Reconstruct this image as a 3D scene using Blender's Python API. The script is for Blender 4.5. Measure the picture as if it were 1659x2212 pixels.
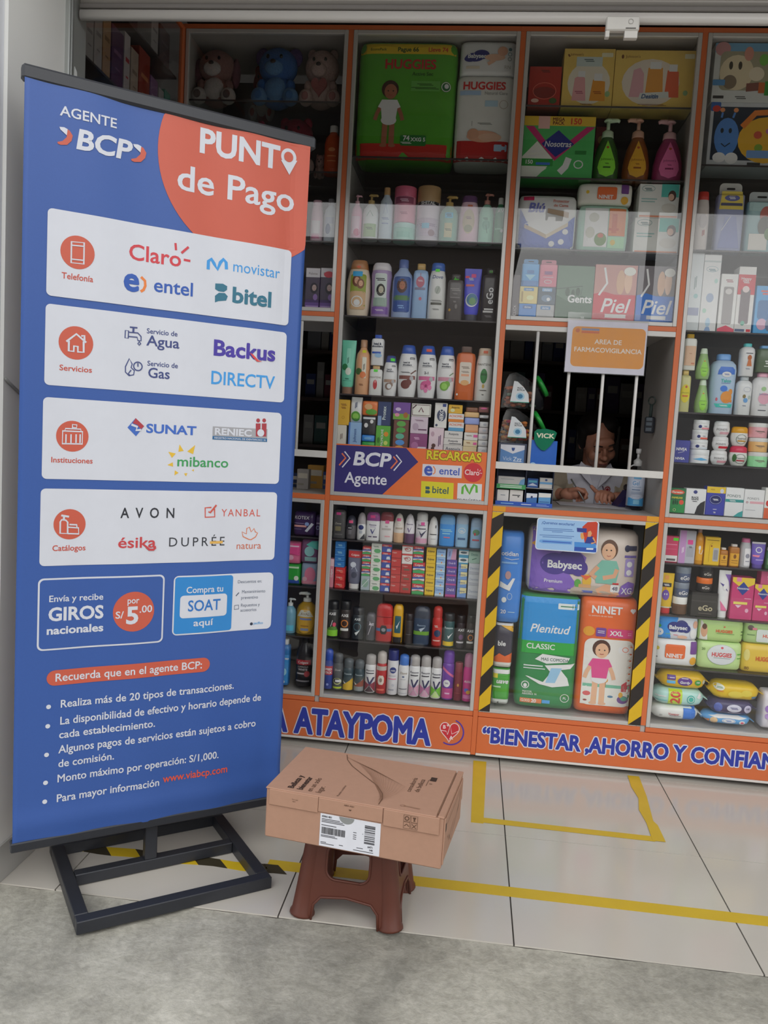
import bpy, bmesh, math, random
import numpy as np
from mathutils import Vector, Matrix
from mathutils.geometry import tessellate_polygon
random.seed(11)
sc = bpy.context.scene
for _o in list(bpy.data.objects):
 bpy.data.objects.remove(_o)
COL = sc.collection

# ---------------------------------------------------------------- camera
cam_d = bpy.data.cameras.new('camera')
cam = bpy.data.objects.new('camera', cam_d)
COL.objects.link(cam)
cam_d.sensor_fit = 'VERTICAL'
cam_d.sensor_height = 24.0
cam_d.lens = 24.0 * 1778.203 / 2212.0
cam_d.clip_start = 0.05
_r, _d, _f, _c = ((0.992476, 0.107723, 0.058204), (0.067833, -0.088000, -0.993808), (-0.101935, 0.990279, -0.094645), (-0.082573, -3.230696, 1.281117))
cam.matrix_world = Matrix(((_r[0], -_d[0], -_f[0], _c[0]), (_r[1], -_d[1], -_f[1], _c[1]),
      (_r[2], -_d[2], -_f[2], _c[2]), (0, 0, 0, 1)))
sc.camera = cam

# ---------------------------------------------------------------- overcast sky
world = bpy.data.worlds.new('overcast_sky')
sc.world = world
world.use_nodes = True
_bg = world.node_tree.nodes['Background']
_bg.inputs['Color'].default_value = (0.93, 0.96, 1.0, 1)
_bg.inputs['Strength'].default_value = 0.8
# thin cloud lets a wide soft sun through, low over the street
_sd = bpy.data.lights.new('veiled_sun', 'SUN')
_sd.energy = 2.1
_sd.angle = math.radians(90)
_sd.color = (1.0, 0.97, 0.93)
_so = bpy.data.objects.new('veiled_sun', _sd)
COL.objects.link(_so)
_so.rotation_euler = (math.radians(66), 0, math.radians(8))

sc.view_settings.view_transform = 'Standard'
sc.view_settings.look = 'None'
sc.view_settings.gamma = 1.0
sc.view_settings.use_curve_mapping = False
sc.view_settings.exposure = 0.34
sc.cycles.transparent_max_bounces = 24

# ---------------------------------------------------------------- materials
def lin(h):
 h = h.lstrip('#')
 out = []
 for i in (0, 2, 4):
  c = int(h[i:i + 2], 16) / 255.0
  out.append(c / 12.92 if c <= 0.04045 else ((c + 0.055) / 1.055) ** 2.4)
 return out
_M = {}
def mat(h, rough=0.45, scale=30.0, amp=0.06, metal=0.0, spec=0.5, bump=0.0, gain=1.0):
 key = (h, rough, scale, amp, metal, spec, bump, gain)
 if key in _M:
  return _M[key]
 m = bpy.data.materials.new('paint_' + h.strip('#'))
 m.use_nodes = True
 nt = m.node_tree
 b = nt.nodes['Principled BSDF']
 c = [min(.86, v * gain) for v in lin(h)]
 tc = nt.nodes.new('ShaderNodeTexCoord')
 no = nt.nodes.new('ShaderNodeTexNoise')
 no.inputs['Scale'].default_value = scale
 no.inputs['Detail'].default_value = 3
 nt.links.new(tc.outputs['Object'], no.inputs['Vector'])
 mx = nt.nodes.new('ShaderNodeMix')
 mx.data_type = 'RGBA'
 mx.inputs[6].default_value = [max(0, x * (1 - amp)) for x in c] + [1]
 mx.inputs[7].default_value = [min(1, x * (1 + amp)) for x in c] + [1]
 nt.links.new(no.outputs['Fac'], mx.inputs[0])
 nt.links.new(mx.outputs[2], b.inputs['Base Color'])
 b.inputs['Roughness'].default_value = rough
 b.inputs['Metallic'].default_value = metal
 b.inputs['Specular IOR Level'].default_value = spec
 if bump:
  bp = nt.nodes.new('ShaderNodeBump')
  bp.inputs['Strength'].default_value = bump
  bp.inputs['Distance'].default_value = 0.004
  nt.links.new(no.outputs['Fac'], bp.inputs['Height'])
  nt.links.new(bp.outputs['Normal'], b.inputs['Normal'])
 _M[key] = m
 return m
def glass_mat(name, tint=(1, 1, 1), f0=0.04, rough=0.0, dirt=0.0):
 if name in _M:
  return _M[name]
 m = bpy.data.materials.new(name)
 m.use_nodes = True
 nt = m.node_tree
 nt.nodes.clear()
 out = nt.nodes.new('ShaderNodeOutputMaterial')
 tr = nt.nodes.new('ShaderNodeBsdfTransparent')
 tr.inputs['Color'].default_value = (*tint, 1)
 gl = nt.nodes.new('ShaderNodeBsdfGlossy')
 gl.inputs['Roughness'].default_value = rough
 lw = nt.nodes.new('ShaderNodeLayerWeight')
 lw.inputs['Blend'].default_value = 0.5
 pw = nt.nodes.new('ShaderNodeMath'); pw.operation = 'POWER'
 pw.inputs[1].default_value = 5
 mr = nt.nodes.new('ShaderNodeMath'); mr.operation = 'MULTIPLY_ADD'
 mr.inputs[1].default_value = 1 - f0
 mr.inputs[2].default_value = f0
 nt.links.new(lw.outputs['Facing'], pw.inputs[0])
 nt.links.new(pw.outputs[0], mr.inputs[0])
 mx = nt.nodes.new('ShaderNodeMixShader')
 nt.links.new(mr.outputs[0], mx.inputs[0])
 nt.links.new(tr.outputs[0], mx.inputs[1])
 nt.links.new(gl.outputs[0], mx.inputs[2])
 last = mx
 if dirt:
  df = nt.nodes.new('ShaderNodeBsdfDiffuse')
  df.inputs['Color'].default_value = (.7, .7, .7, 1)
  no = nt.nodes.new('ShaderNodeTexNoise'); no.inputs['Scale'].default_value = 6
  ml = nt.nodes.new('ShaderNodeMath'); ml.operation = 'MULTIPLY'; ml.inputs[1].default_value = dirt
  nt.links.new(no.outputs['Fac'], ml.inputs[0])
  m2 = nt.nodes.new('ShaderNodeMixShader')
  nt.links.new(ml.outputs[0], m2.inputs[0])
  nt.links.new(mx.outputs[0], m2.inputs[1])
  nt.links.new(df.outputs[0], m2.inputs[2])
  last = m2
 nt.links.new(last.outputs[0], out.inputs['Surface'])
 _M[name] = m
 return m

# ---------------------------------------------------------------- object helpers
def tag(o, label=None, cat=None, group=None, kind=None):
 if label: o['label'] = label
 if cat: o['category'] = cat
 if group: o['group'] = group
 if kind: o['kind'] = kind
 return o
def empty(name, loc=(0, 0, 0), rz=0.0, label=None, cat=None, group=None):
 o = bpy.data.objects.new(name, None)
 o.empty_display_size = 0.02
 COL.objects.link(o)
 o.location = loc
 o.rotation_euler = (0, 0, rz)
 return tag(o, label, cat, group)
def mobj(name, verts, faces, mats, parent=None, fm=None, smooth=False, loc=None, mesh=None):
 if mesh is None:
  mesh = bpy.data.meshes.new(name)
  mesh.from_pydata([tuple(v) for v in verts], [], faces)
  for m in (mats if isinstance(mats, (list, tuple)) else [mats]):
   mesh.materials.append(m)
  if fm:
   mesh.polygons.foreach_set('material_index', fm)
  if smooth:
   mesh.polygons.foreach_set('use_smooth', [True] * len(mesh.polygons))
  mesh.update()
 o = bpy.data.objects.new(name, mesh)
 COL.objects.link(o)
 if parent: o.parent = parent
 if loc: o.location = loc
 return o
class MB:
 """collects simple solids into one mesh"""
 def __init__(s): s.v = []; s.f = []; s.m = []
 def add(s, vs, fs, mi=0, M=None):
  n = len(s.v)
  if M is not None: vs = [M @ Vector(v) for v in vs]
  s.v += [tuple(v) for v in vs]
  s.f += [tuple(i + n for i in f) for f in fs]
  s.m += [mi] * len(fs)
  return s
 def box(s, x0, x1, y0, y1, z0, z1, b=0.0, mi=0, M=None):
  vs, fs = box_geo(x0, x1, y0, y1, z0, z1, b)
  return s.add(vs, fs, mi, M)
 def tube(s, pts, r, seg=10, mi=0, cap=True, M=None):
  vs, fs = tube_geo(pts, r, seg, cap)
  return s.add(vs, fs, mi, M)
 def lathe(s, prof, n=2, seg=20, mi=0, M=None):
  vs, fs = slathe(prof, n, seg)
  return s.add(vs, fs, mi, M)
 def ell(s, c, r, mi=0, seg=16, M=None):
  vs, fs = ell_geo(c, r, seg)
  return s.add(vs, fs, mi, M)
 def prism(s, pts, y0, y1, mi=0, M=None):
  vs, fs = prism_geo(pts, y0, y1)
  return s.add(vs, fs, mi, M)
 def build(s, name, mats, parent=None, smooth=False, loc=None):
  return mobj(name, s.v, s.f, mats, parent, s.m, smooth, loc)
def box_geo(x0, x1, y0, y1, z0, z1, b=0.0):
 if b <= 0:
  vs = [(x, y, z) for x in (x0, x1) for y in (y0, y1) for z in (z0, z1)]
  return vs, [(0, 1, 3, 2), (4, 6, 7, 5), (0, 4, 5, 1), (2, 3, 7, 6), (0, 2, 6, 4), (1, 5, 7, 3)]
 b = min(b, (x1 - x0) * .45, (y1 - y0) * .45, (z1 - z0) * .45)
 vs = []; idx = {}
 for i, x in enumerate((x0, x1)):
  for j, y in enumerate((y0, y1)):
   for k, z in enumerate((z0, z1)):
    sx, sy, sz = (b if i == 0 else -b), (b if j == 0 else -b), (b if k == 0 else -b)
    for a, p in enumerate(((x, y + sy, z + sz), (x + sx, y, z + sz), (x + sx, y + sy, z))):
     idx[(i, j, k, a)] = len(vs); vs.append(p)
 I = idx; f = []
 for i in (0, 1):
  q = [I[i, 0, 0, 0], I[i, 0, 1, 0], I[i, 1, 1, 0], I[i, 1, 0, 0]]; f.append(q if i == 0 else q[::-1])
  q = [I[0, i, 0, 1], I[1, i, 0, 1], I[1, i, 1, 1], I[0, i, 1, 1]]; f.append(q if i == 0 else q[::-1])
  q = [I[0, 0, i, 2], I[0, 1, i, 2], I[1, 1, i, 2], I[1, 0, i, 2]]; f.append(q if i == 0 else q[::-1])
 for i in (0, 1):
  for j in (0, 1):
   q = [I[i, j, 0, 0], I[i, j, 0, 1], I[i, j, 1, 1], I[i, j, 1, 0]]; f.append(q if (i + j) % 2 == 0 else q[::-1])
   q = [I[i, 0, j, 0], I[i, 0, j, 2], I[i, 1, j, 2], I[i, 1, j, 0]]; f.append(q[::-1] if (i + j) % 2 == 0 else q)
   q = [I[0, i, j, 1], I[0, i, j, 2], I[1, i, j, 2], I[1, i, j, 1]]; f.append(q if (i + j) % 2 == 0 else q[::-1])
   for k in (0, 1):
    q = [I[i, j, k, 0], I[i, j, k, 1], I[i, j, k, 2]]; f.append(q if (i + j + k) % 2 == 1 else q[::-1])
 return vs, f
def tube_geo(pts, r, seg=10, cap=True):
 pts = [Vector(p) for p in pts]
 rs = r if isinstance(r, (list, tuple)) else [r] * len(pts)
 vs = []; fs = []
 up = None
 for i, p in enumerate(pts):
  t = (pts[min(i + 1, len(pts) - 1)] - pts[max(i - 1, 0)]).normalized()
  if up is None:
   up = Vector((0, 0, 1)) if abs(t.z) < .9 else Vector((1, 0, 0))
  a = t.cross(up).normalized(); bb = a.cross(t).normalized(); up = bb
  for k in range(seg):
   an = 2 * math.pi * k / seg
   vs.append(p + a * (rs[i] * math.cos(an)) + bb * (rs[i] * math.sin(an)))
 for i in range(len(pts) - 1):
  for k in range(seg):
   k2 = (k + 1) % seg
   fs.append((i * seg + k, i * seg + k2, (i + 1) * seg + k2, (i + 1) * seg + k))
 if cap:
  fs.append(tuple(range(seg))[::-1]); n = (len(pts) - 1) * seg
  fs.append(tuple(range(n, n + seg)))
 return vs, fs
def spow(x, e):
 return math.copysign(abs(x) ** e, x)
def slathe(prof, n=2.0, seg=20):
 """rings of a superellipse; prof = (z, half width, half depth)"""
 vs = []; fs = []
 for p in prof:
  z, w = p[0], p[1]; d = p[2] if len(p) > 2 else w
  for k in range(seg):
   a = 2 * math.pi * k / seg
   vs.append((w * spow(math.cos(a), 2 / n), d * spow(math.sin(a), 2 / n), z))
 for i in range(len(prof) - 1):
  for k in range(seg):
   k2 = (k + 1) % seg
   fs.append((i * seg + k, i * seg + k2, (i + 1) * seg + k2, (i + 1) * seg + k))
 fs.append(tuple(range(seg))[::-1])
 m = (len(prof) - 1) * seg
 fs.append(tuple(range(m, m + seg)))
 return vs, fs
def ell_geo(c, r, seg=16):
 rings = seg // 2
 vs = [(c[0], c[1], c[2] - r[2])]; fs = []
 for i in range(1, rings):
  ph = -math.pi / 2 + math.pi * i / rings
  for k in range(seg):
   a = 2 * math.pi * k / seg
   vs.append((c[0] + r[0] * math.cos(ph) * math.cos(a), c[1] + r[1] * math.cos(ph) * math.sin(a), c[2] + r[2] * math.sin(ph)))
 vs.append((c[0], c[1], c[2] + r[2]))
 for k in range(seg):
  fs.append((0, 1 + (k + 1) % seg, 1 + k))
 for i in range(rings - 2):
  for k in range(seg):
   a = 1 + i * seg
   fs.append((a + k, a + (k + 1) % seg, a + seg + (k + 1) % seg, a + seg + k))
 n = len(vs) - 1; a = 1 + (rings - 2) * seg
 for k in range(seg):
  fs.append((a + k, a + (k + 1) % seg, n))
 return vs, fs
def prism_geo(pts, y0, y1):
 """outline in (x, z), counter-clockwise, pushed from y0 to y1"""
 n = len(pts)
 vs = [(x, y0, z) for x, z in pts] + [(x, y1, z) for x, z in pts]
 tri = tessellate_polygon([[Vector((x, z, 0)) for x, z in pts]])
 fs = []
 for t in tri:
  a, b, c = [pts[i] for i in t]
  cr = (b[0] - a[0]) * (c[1] - a[1]) - (b[1] - a[1]) * (c[0] - a[0])
  t = t if cr > 0 else t[::-1]
  fs.append(tuple(t)); fs.append(tuple(i + n for i in t[::-1]))
 for i in range(n):
  j = (i + 1) % n
  fs.append((i, i + n, j + n, j))
 return vs, fs
def struct(o):
 o['kind'] = 'structure'
 return o
def smooth_by_angle(o, ang=40):
 me = o.data
 me.polygons.foreach_set('use_smooth', [True] * len(me.polygons))
 bm = bmesh.new(); bm.from_mesh(me)
 for e in bm.edges:
  if len(e.link_faces) == 2 and e.calc_face_angle(0) > math.radians(ang):
   e.smooth = False
 bm.to_mesh(me); bm.free()

# ---------------------------------------------------------------- lettering: glyph cache
CHARS = sorted(set("ABCDEFGHIJKLMNOPQRSTUVWXYZabcdefghijklmnopqrstuvwxyz0123456789áéíóúÉ¡!,.:;/+-|%'()&“”?®"))
WEIGHTS = {'r': 0.0, 'b': 0.014, 'x': 0.03, 'k': 0.02}
GL = {}; ADV = {}; BAD = {}
def _glyphs():
 cu = bpy.data.curves.new('glyph', 'FONT')
 cu.resolution_u = 3
 ob = bpy.data.objects.new('glyph', cu)
 COL.objects.link(ob)
 vl = bpy.context.view_layer
 def grab(body, off):
  cu.body = body; cu.offset = off
  vl.update()
  dg = bpy.context.evaluated_depsgraph_get()
  me = ob.evaluated_get(dg).to_mesh()
  vs = [(v.co.x, v.co.y) for v in me.vertices]
  fs = [tuple(p.vertices) for p in me.polygons]
  ob.evaluated_get(dg).to_mesh_clear()
  return vs, fs
 def folded(vs, fs):
  T = np.array([[vs[i] for i in f[:3]] for f in fs if len(f) >= 3])
  if len(T) == 0: return False
  a, b, c = T[:, 0], T[:, 1], T[:, 2]
  ar = (b[:, 0] - a[:, 0]) * (c[:, 1] - a[:, 1]) - (b[:, 1] - a[:, 1]) * (c[:, 0] - a[:, 0])
  lo, hi = T.reshape(-1, 2).min(0), T.reshape(-1, 2).max(0)
  gx, gy = np.meshgrid(np.linspace(lo[0], hi[0], 70), np.linspace(lo[1], hi[1], 70))
  P = np.stack([gx.ravel(), gy.ravel()], 1)[:, None, :]
  def side(p, q): return (q[:, 0] - p[:, 0]) * (P[..., 1] - p[:, 1]) - (q[:, 1] - p[:, 1]) * (P[..., 0] - p[:, 0])
  sg = np.sign(ar)
  ins = (side(a, b) * sg > 1e-7) & (side(b, c) * sg > 1e-7) & (side(c, a) * sg > 1e-7)
  k = ins.sum(1)
  return bool((k > 1).sum() > .004 * max(1, (k > 0).sum()))
 def width(s):
  vs, _ = grab(s, 0)
  return max(v[0] for v in vs)
 hh = width('HH')
 def area(vs, fs):
  t = 0.0
  for f in fs:
   for i in range(1, len(f) - 1):
    (ax, ay), (bx, by), (cx, cy) = vs[f[0]], vs[f[i]], vs[f[i + 1]]
    t += abs((bx - ax) * (cy - ay) - (by - ay) * (cx - ax)) / 2
  return t
 def rim(vs, fs):
  cnt = {}
  for f in fs:
   for i in range(len(f)):
    e = tuple(sorted((f[i], f[i - 1]))); cnt[e] = cnt.get(e, 0) + 1
  return sum(math.hypot(vs[i][0] - vs[j][0], vs[i][1] - vs[j][1]) for (i, j), n in cnt.items() if n == 1)
 for c in CHARS:
  ADV[c] = width('H' + c + 'H') - hh
  g0 = grab(c, 0); GL[c, 'r'] = g0
  a0, l0 = area(*g0), rim(*g0)
  for k, w in WEIGHTS.items():
   if w == 0: continue
   g = grab(c, w)
   if folded(*g) or abs(area(*g) / (a0 + w * l0) - 1) > .07:
    BAD[c, k] = w   # its thickened outline is broken: thicken by shifted copies instead
    g = g0
   GL[c, k] = g
 ADV[' '] = width('H H') - hh
 caps = GL['H', 'r'][0]
 bpy.data.objects.remove(ob); bpy.data.curves.remove(cu)
 return max(v[1] for v in caps)
CAP = _glyphs()

# ---------------------------------------------------------------- flat print: vinyl, ink and stickers on a surface
class Pr:
 """shapes in a surface's own (x, z) metres; layers stack outwards"""
 def __init__(s, nx=1): s.v = []; s.f = []; s.m = []; s.cols = []; s.lay = 0; s.nx = nx; s.ro = 0.5; s.bb = []; s.gain = 1.0
 def ci(s, c):
  if c not in s.cols: s.cols.append(c)
  return s.cols.index(c)
 def tri(s, vs, fs, c, dl=1):
  vs = list(vs); fs = list(fs)
  bx = (min(v[0] for v in vs), min(v[1] for v in vs), max(v[0] for v in vs), max(v[1] for v in vs))
  s.lay = dl + max([0] + [l for (a, b, d, e), l in s.bb if a < bx[2] and d > bx[0] and b < bx[3] and e > bx[1]])
  s.bb.append((bx, s.lay))
  n = len(s.v); ci = s.ci(c)
  s.v += [(x, z, s.lay) for x, z in vs]
  for f in fs:
   a, b, d = vs[f[0]], vs[f[1]], vs[f[2]]
   cr = (b[0] - a[0]) * (d[1] - a[1]) - (b[1] - a[1]) * (d[0] - a[0])
   f = tuple(f) if cr >= 0 else tuple(f)[::-1]
   s.f.append(tuple(i + n for i in f)); s.m.append(ci)
 def rect(s, x0, z0, x1, z1, c):
  nx = s.nx; nz = 1
  vs = [(x0 + (x1 - x0) * i / nx, z0 + (z1 - z0) * j / nz) for j in range(nz + 1) for i in range(nx + 1)]
  fs = []
  for j in range(nz):
   for i in range(nx):
    a = j * (nx + 1) + i
    fs.append((a, a + 1, a + nx + 2, a + nx + 1))
  s.tri(vs, fs, c)
 def ell(s, cx, cz, rx, rz, c, n=28, rot=0.0):
  vs = [(cx, cz)]; fs = []
  cr, sr = math.cos(rot), math.sin(rot)
  for ring in (0.6, 1.0):
   for k in range(n):
    a = 2 * math.pi * k / n
    x, z = rx * ring * math.cos(a), rz * ring * math.sin(a)
    vs.append((cx + x * cr - z * sr, cz + x * sr + z * cr))
  for k in range(n):
   k2 = (k + 1) % n
   fs.append((0, 1 + k, 1 + k2)); fs.append((1 + k, 1 + n + k, 1 + n + k2, 1 + k2))
  s.tri(vs, fs, c)
 def poly(s, pts, c):
  t = tessellate_polygon([[Vector((x, z, 0)) for x, z in pts]])
  s.tri(list(pts), [tuple(q) for q in t], c)
 def rrect(s, x0, z0, x1, z1, r, c):
  s.poly(rr(x0, z0, x1, z1, r), c)
 def line(s, pts, w, c, closed=False):
  n = len(pts); vs = []; fs = []
  for i in range(n):
   if closed: a, b = pts[i - 1], pts[(i + 1) % n]
   else: a, b = pts[max(i - 1, 0)], pts[min(i + 1, n - 1)]
   dx, dz = b[0] - a[0], b[1] - a[1]
   l = math.hypot(dx, dz) or 1
   nx, nz = -dz / l * w / 2, dx / l * w / 2
   vs += [(pts[i][0] + nx, pts[i][1] + nz), (pts[i][0] - nx, pts[i][1] - nz)]
  for i in range(n if closed else n - 1):
   j = (i + 1) % n
   fs.append((2 * i, 2 * j, 2 * j + 1, 2 * i + 1))
  s.tri(vs, fs, c)
 def ring(s, cx, cz, rx, rz, w, c, a0=0, a1=360, n=28):
  full = (a1 - a0) >= 360
  pts = [(cx + rx * math.cos(math.radians(a0 + (a1 - a0) * k / n)), cz + rz * math.sin(math.radians(a0 + (a1 - a0) * k / n))) for k in range(n if full else n + 1)]
  s.line(pts, w, c, full)
 def text(s, t, x, z, cap, c, wt='b', width=None, al='c', rot=0.0, shear=0.0, maxw=None, gap=0.0):
  k = cap / CAP
  adv = [ADV.get(ch, ADV['n']) + gap for ch in t]
  tot = sum(adv) * k
  xs = 1.0
  if width: xs = width / tot
  elif maxw and tot > maxw: xs = maxw / tot
  W = tot * xs
  ox = {'c': -W / 2, 'l': 0.0, 'r': -W}[al]
  cr, sr = math.cos(rot), math.sin(rot)
  vs = []; fs = []; px = 0.0
  for ch, ad in zip(t, adv):
   if ch != ' ' and (ch, wt) in GL:
    gv, gf = GL[ch, wt]
    def put(dx, dz):
     n = len(vs)
     for gx, gy in gv:
      lx = ox + (px + (gx + dx + shear * gy) * k) * xs; lz = (gy + dz) * k
      vs.append((x + lx * cr - lz * sr, z + lx * sr + lz * cr))
     fs.extend(tuple(i + n for i in f) for f in gf)
    bw = BAD.get((ch, wt))
    if bw is None: put(0, 0)
    if bw or wt == 'k':   # fat letters may overlap: each on its own layer
     if vs: s.tri(vs, fs, c); vs.clear(); fs.clear()
    for j in range(8 if bw else 0):
     put(bw * math.cos(j * math.pi / 4), bw * math.sin(j * math.pi / 4))
     s.tri(vs, fs, c, .12 if j else 1); vs.clear(); fs.clear()
   px += ad * k
  if vs: s.tri(vs, fs, c)
 def fat(s, t, x, z, cap, c, r, width, n=10):
  """heavy letters: shifted copies, each on its own thin layer"""
  for k in range(n):
   a = 2 * math.pi * k / n
   s.text(t, x + r * math.cos(a), z + r * math.sin(a), cap, c, 'k', width=width)
 def build(s, name, parent, pos, loc=None, rough=None, eps=0.0006, step=0.00025):
  """pos(x, z, off) gives the 3-D point off metres proud of the surface"""
  if not s.v: return None
  vs = [pos(x, z, eps + step * l) for x, z, l in s.v]
  return mobj(name, vs, s.f, [mat(c, s.ro if rough is None else rough, amp=.03, gain=s.gain) for c in s.cols], parent, s.m, False, loc)
def rr(x0, z0, x1, z1, r, n=5):
 r = min(r, (x1 - x0) / 2, (z1 - z0) / 2)
 pts = []
 for cx, cz, a in ((x1 - r, z0 + r, -90), (x1 - r, z1 - r, 0), (x0 + r, z1 - r, 90), (x0 + r, z0 + r, 180)):
  for i in range(n + 1):
   t = math.radians(a + 90 * i / n)
   pts.append((cx + r * math.cos(t), cz + r * math.sin(t)))
 return pts
def draw(pr, prints, W, H):
 """prints in fractions of a front W wide and H tall, origin at its bottom left"""
 X = lambda a: (a - .5) * W
 Z = lambda a: a * H
 for q in prints:
  k = q[0]
  if k == 'r': pr.rect(X(q[1]), Z(q[2]), X(q[3]), Z(q[4]), q[5])
  elif k == 'R': pr.rrect(X(q[1]), Z(q[2]), X(q[3]), Z(q[4]), .15 * min(W * (q[3] - q[1]), H * (q[4] - q[2])), q[5])
  elif k == 'e': pr.ell(X(q[1]), Z(q[2]), q[3] * W, q[4] * H, q[5], 20)
  elif k == 'o': pr.ring(X(q[1]), Z(q[2]), q[3] * W, q[4] * H, q[6] * W, q[5], n=20)
  elif k == 'p': pr.poly([(X(a), Z(b)) for a, b in q[1]], q[2])
  elif k == 'l': pr.line([(X(a), Z(b)) for a, b in q[1]], q[3] * W, q[2])
  elif k == 't':
   wt = q[6] if len(q) > 6 else 'b'
   mw = q[7] * W if len(q) > 7 and q[7] else .9 * W
   sh = q[8] if len(q) > 8 else 0
   pr.text(q[1], X(q[2]), Z(q[3]) - q[4] * H / 2, q[4] * H, q[5], wt, maxw=mw, shear=sh)
  elif k == 'v': # vertical text reading upwards
   pr.text(q[1], X(q[2]) + q[4] * W / 2, Z(q[3]), q[4] * W, q[5], q[6] if len(q) > 6 else 'b', maxw=.9 * H, rot=math.pi / 2)
  elif k == 'baby': # a small child photographed on the pack: cx, z0, height, skin, hair, shirt
   cx, z0, hh, sk, hr, sh = q[1:7]
   u = hh * H
   x, z = X(cx), Z(z0)
   pr.line([(x - .06 * u, z + .02 * u), (x - .055 * u, z + .38 * u)], .085 * u, sk)
   pr.line([(x + .06 * u, z + .02 * u), (x + .055 * u, z + .38 * u)], .085 * u, sk)
   pr.ell(x - .07 * u, z + .015 * u, .06 * u, .025 * u, sk, 12)
   pr.ell(x + .07 * u, z + .015 * u, .06 * u, .025 * u, sk, 12)
   pr.ell(x, z + .40 * u, .125 * u, .075 * u, '#e9e6e2', 14)
   pr.line([(x - .12 * u, z + .64 * u), (x - .19 * u, z + .50 * u), (x - .22 * u, z + .40 * u)], .06 * u, sk)
   pr.line([(x + .12 * u, z + .64 * u), (x + .19 * u, z + .50 * u), (x + .22 * u, z + .40 * u)], .06 * u, sk)
   pr.poly([(x - .11 * u, z + .41 * u), (x + .11 * u, z + .41 * u), (x + .13 * u, z + .58 * u), (x + .18 * u, z + .60 * u), (x + .12 * u, z + .71 * u), (x - .12 * u, z + .71 * u), (x - .18 * u, z + .60 * u), (x - .13 * u, z + .58 * u)], sh)
   pr.ell(x, z + .87 * u, .135 * u, .135 * u, hr, 18)
   pr.ell(x + .01 * u, z + .835 * u, .10 * u, .115 * u, sk, 16)
   pr.ell(x - .03 * u, z + .845 * u, .012 * u, .012 * u, '#2a1c18', 8)
   pr.ell(x + .05 * u, z + .845 * u, .012 * u, .012 * u, '#2a1c18', 8)
   pr.line([(x - .02 * u, z + .785 * u), (x + .01 * u, z + .777 * u), (x + .04 * u, z + .785 * u)], .012 * u, '#a04a44')
  elif k == 'face': # a portrait on a pack: cx, cz, r, skin, hair
   cx, cz, r, sk, hr = X(q[1]), Z(q[2]), q[3] * W, q[4], q[5]
   pr.ell(cx, cz, r * 1.25, r * 1.7, hr, 18)
   pr.ell(cx + .1 * r, cz + .1 * r, r * .72, r, sk, 16)
   pr.ell(cx - .2 * r, cz + .25 * r, r * .1, r * .07, '#2a1c18', 8)
   pr.ell(cx + .4 * r, cz + .25 * r, r * .1, r * .07, '#2a1c18', 8)
   pr.ell(cx + .1 * r, cz - .4 * r, r * .2, r * .07, '#a8484a', 8)

# ================================================================ the place: floor, walls, street
XL, XR = -1.29, 2.60           # side walls of the recess
TB = [(-1.29, -1.128), (-1.124, -.511), (-.507, .106), (.110, .723), (.727, 1.340), (1.344, 1.957), (1.961, 2.60)]
TY = [(-1.205, -.623), (-.619, -.037), (-.033, .52)]
floor = struct(MB().box(XL, XR, -1.205, .52, -.06, -.004).build('floor', mat('#4e4a46', .95)))
def tile_mat():
 m = mat('#c2bdb4', .14, 3.0, .035, spec=.5)
 return m
for (x0, x1) in TB:
 for (y0, y1) in TY:
  MB().box(x0, x1, y0, y1, -.004, 0).build('tile', tile_mat(), floor)
struct(MB().box(XL, XR, .524, 3.0, -.06, -.001).build('floor_back_room', mat('#8b857c', .4)))

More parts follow.
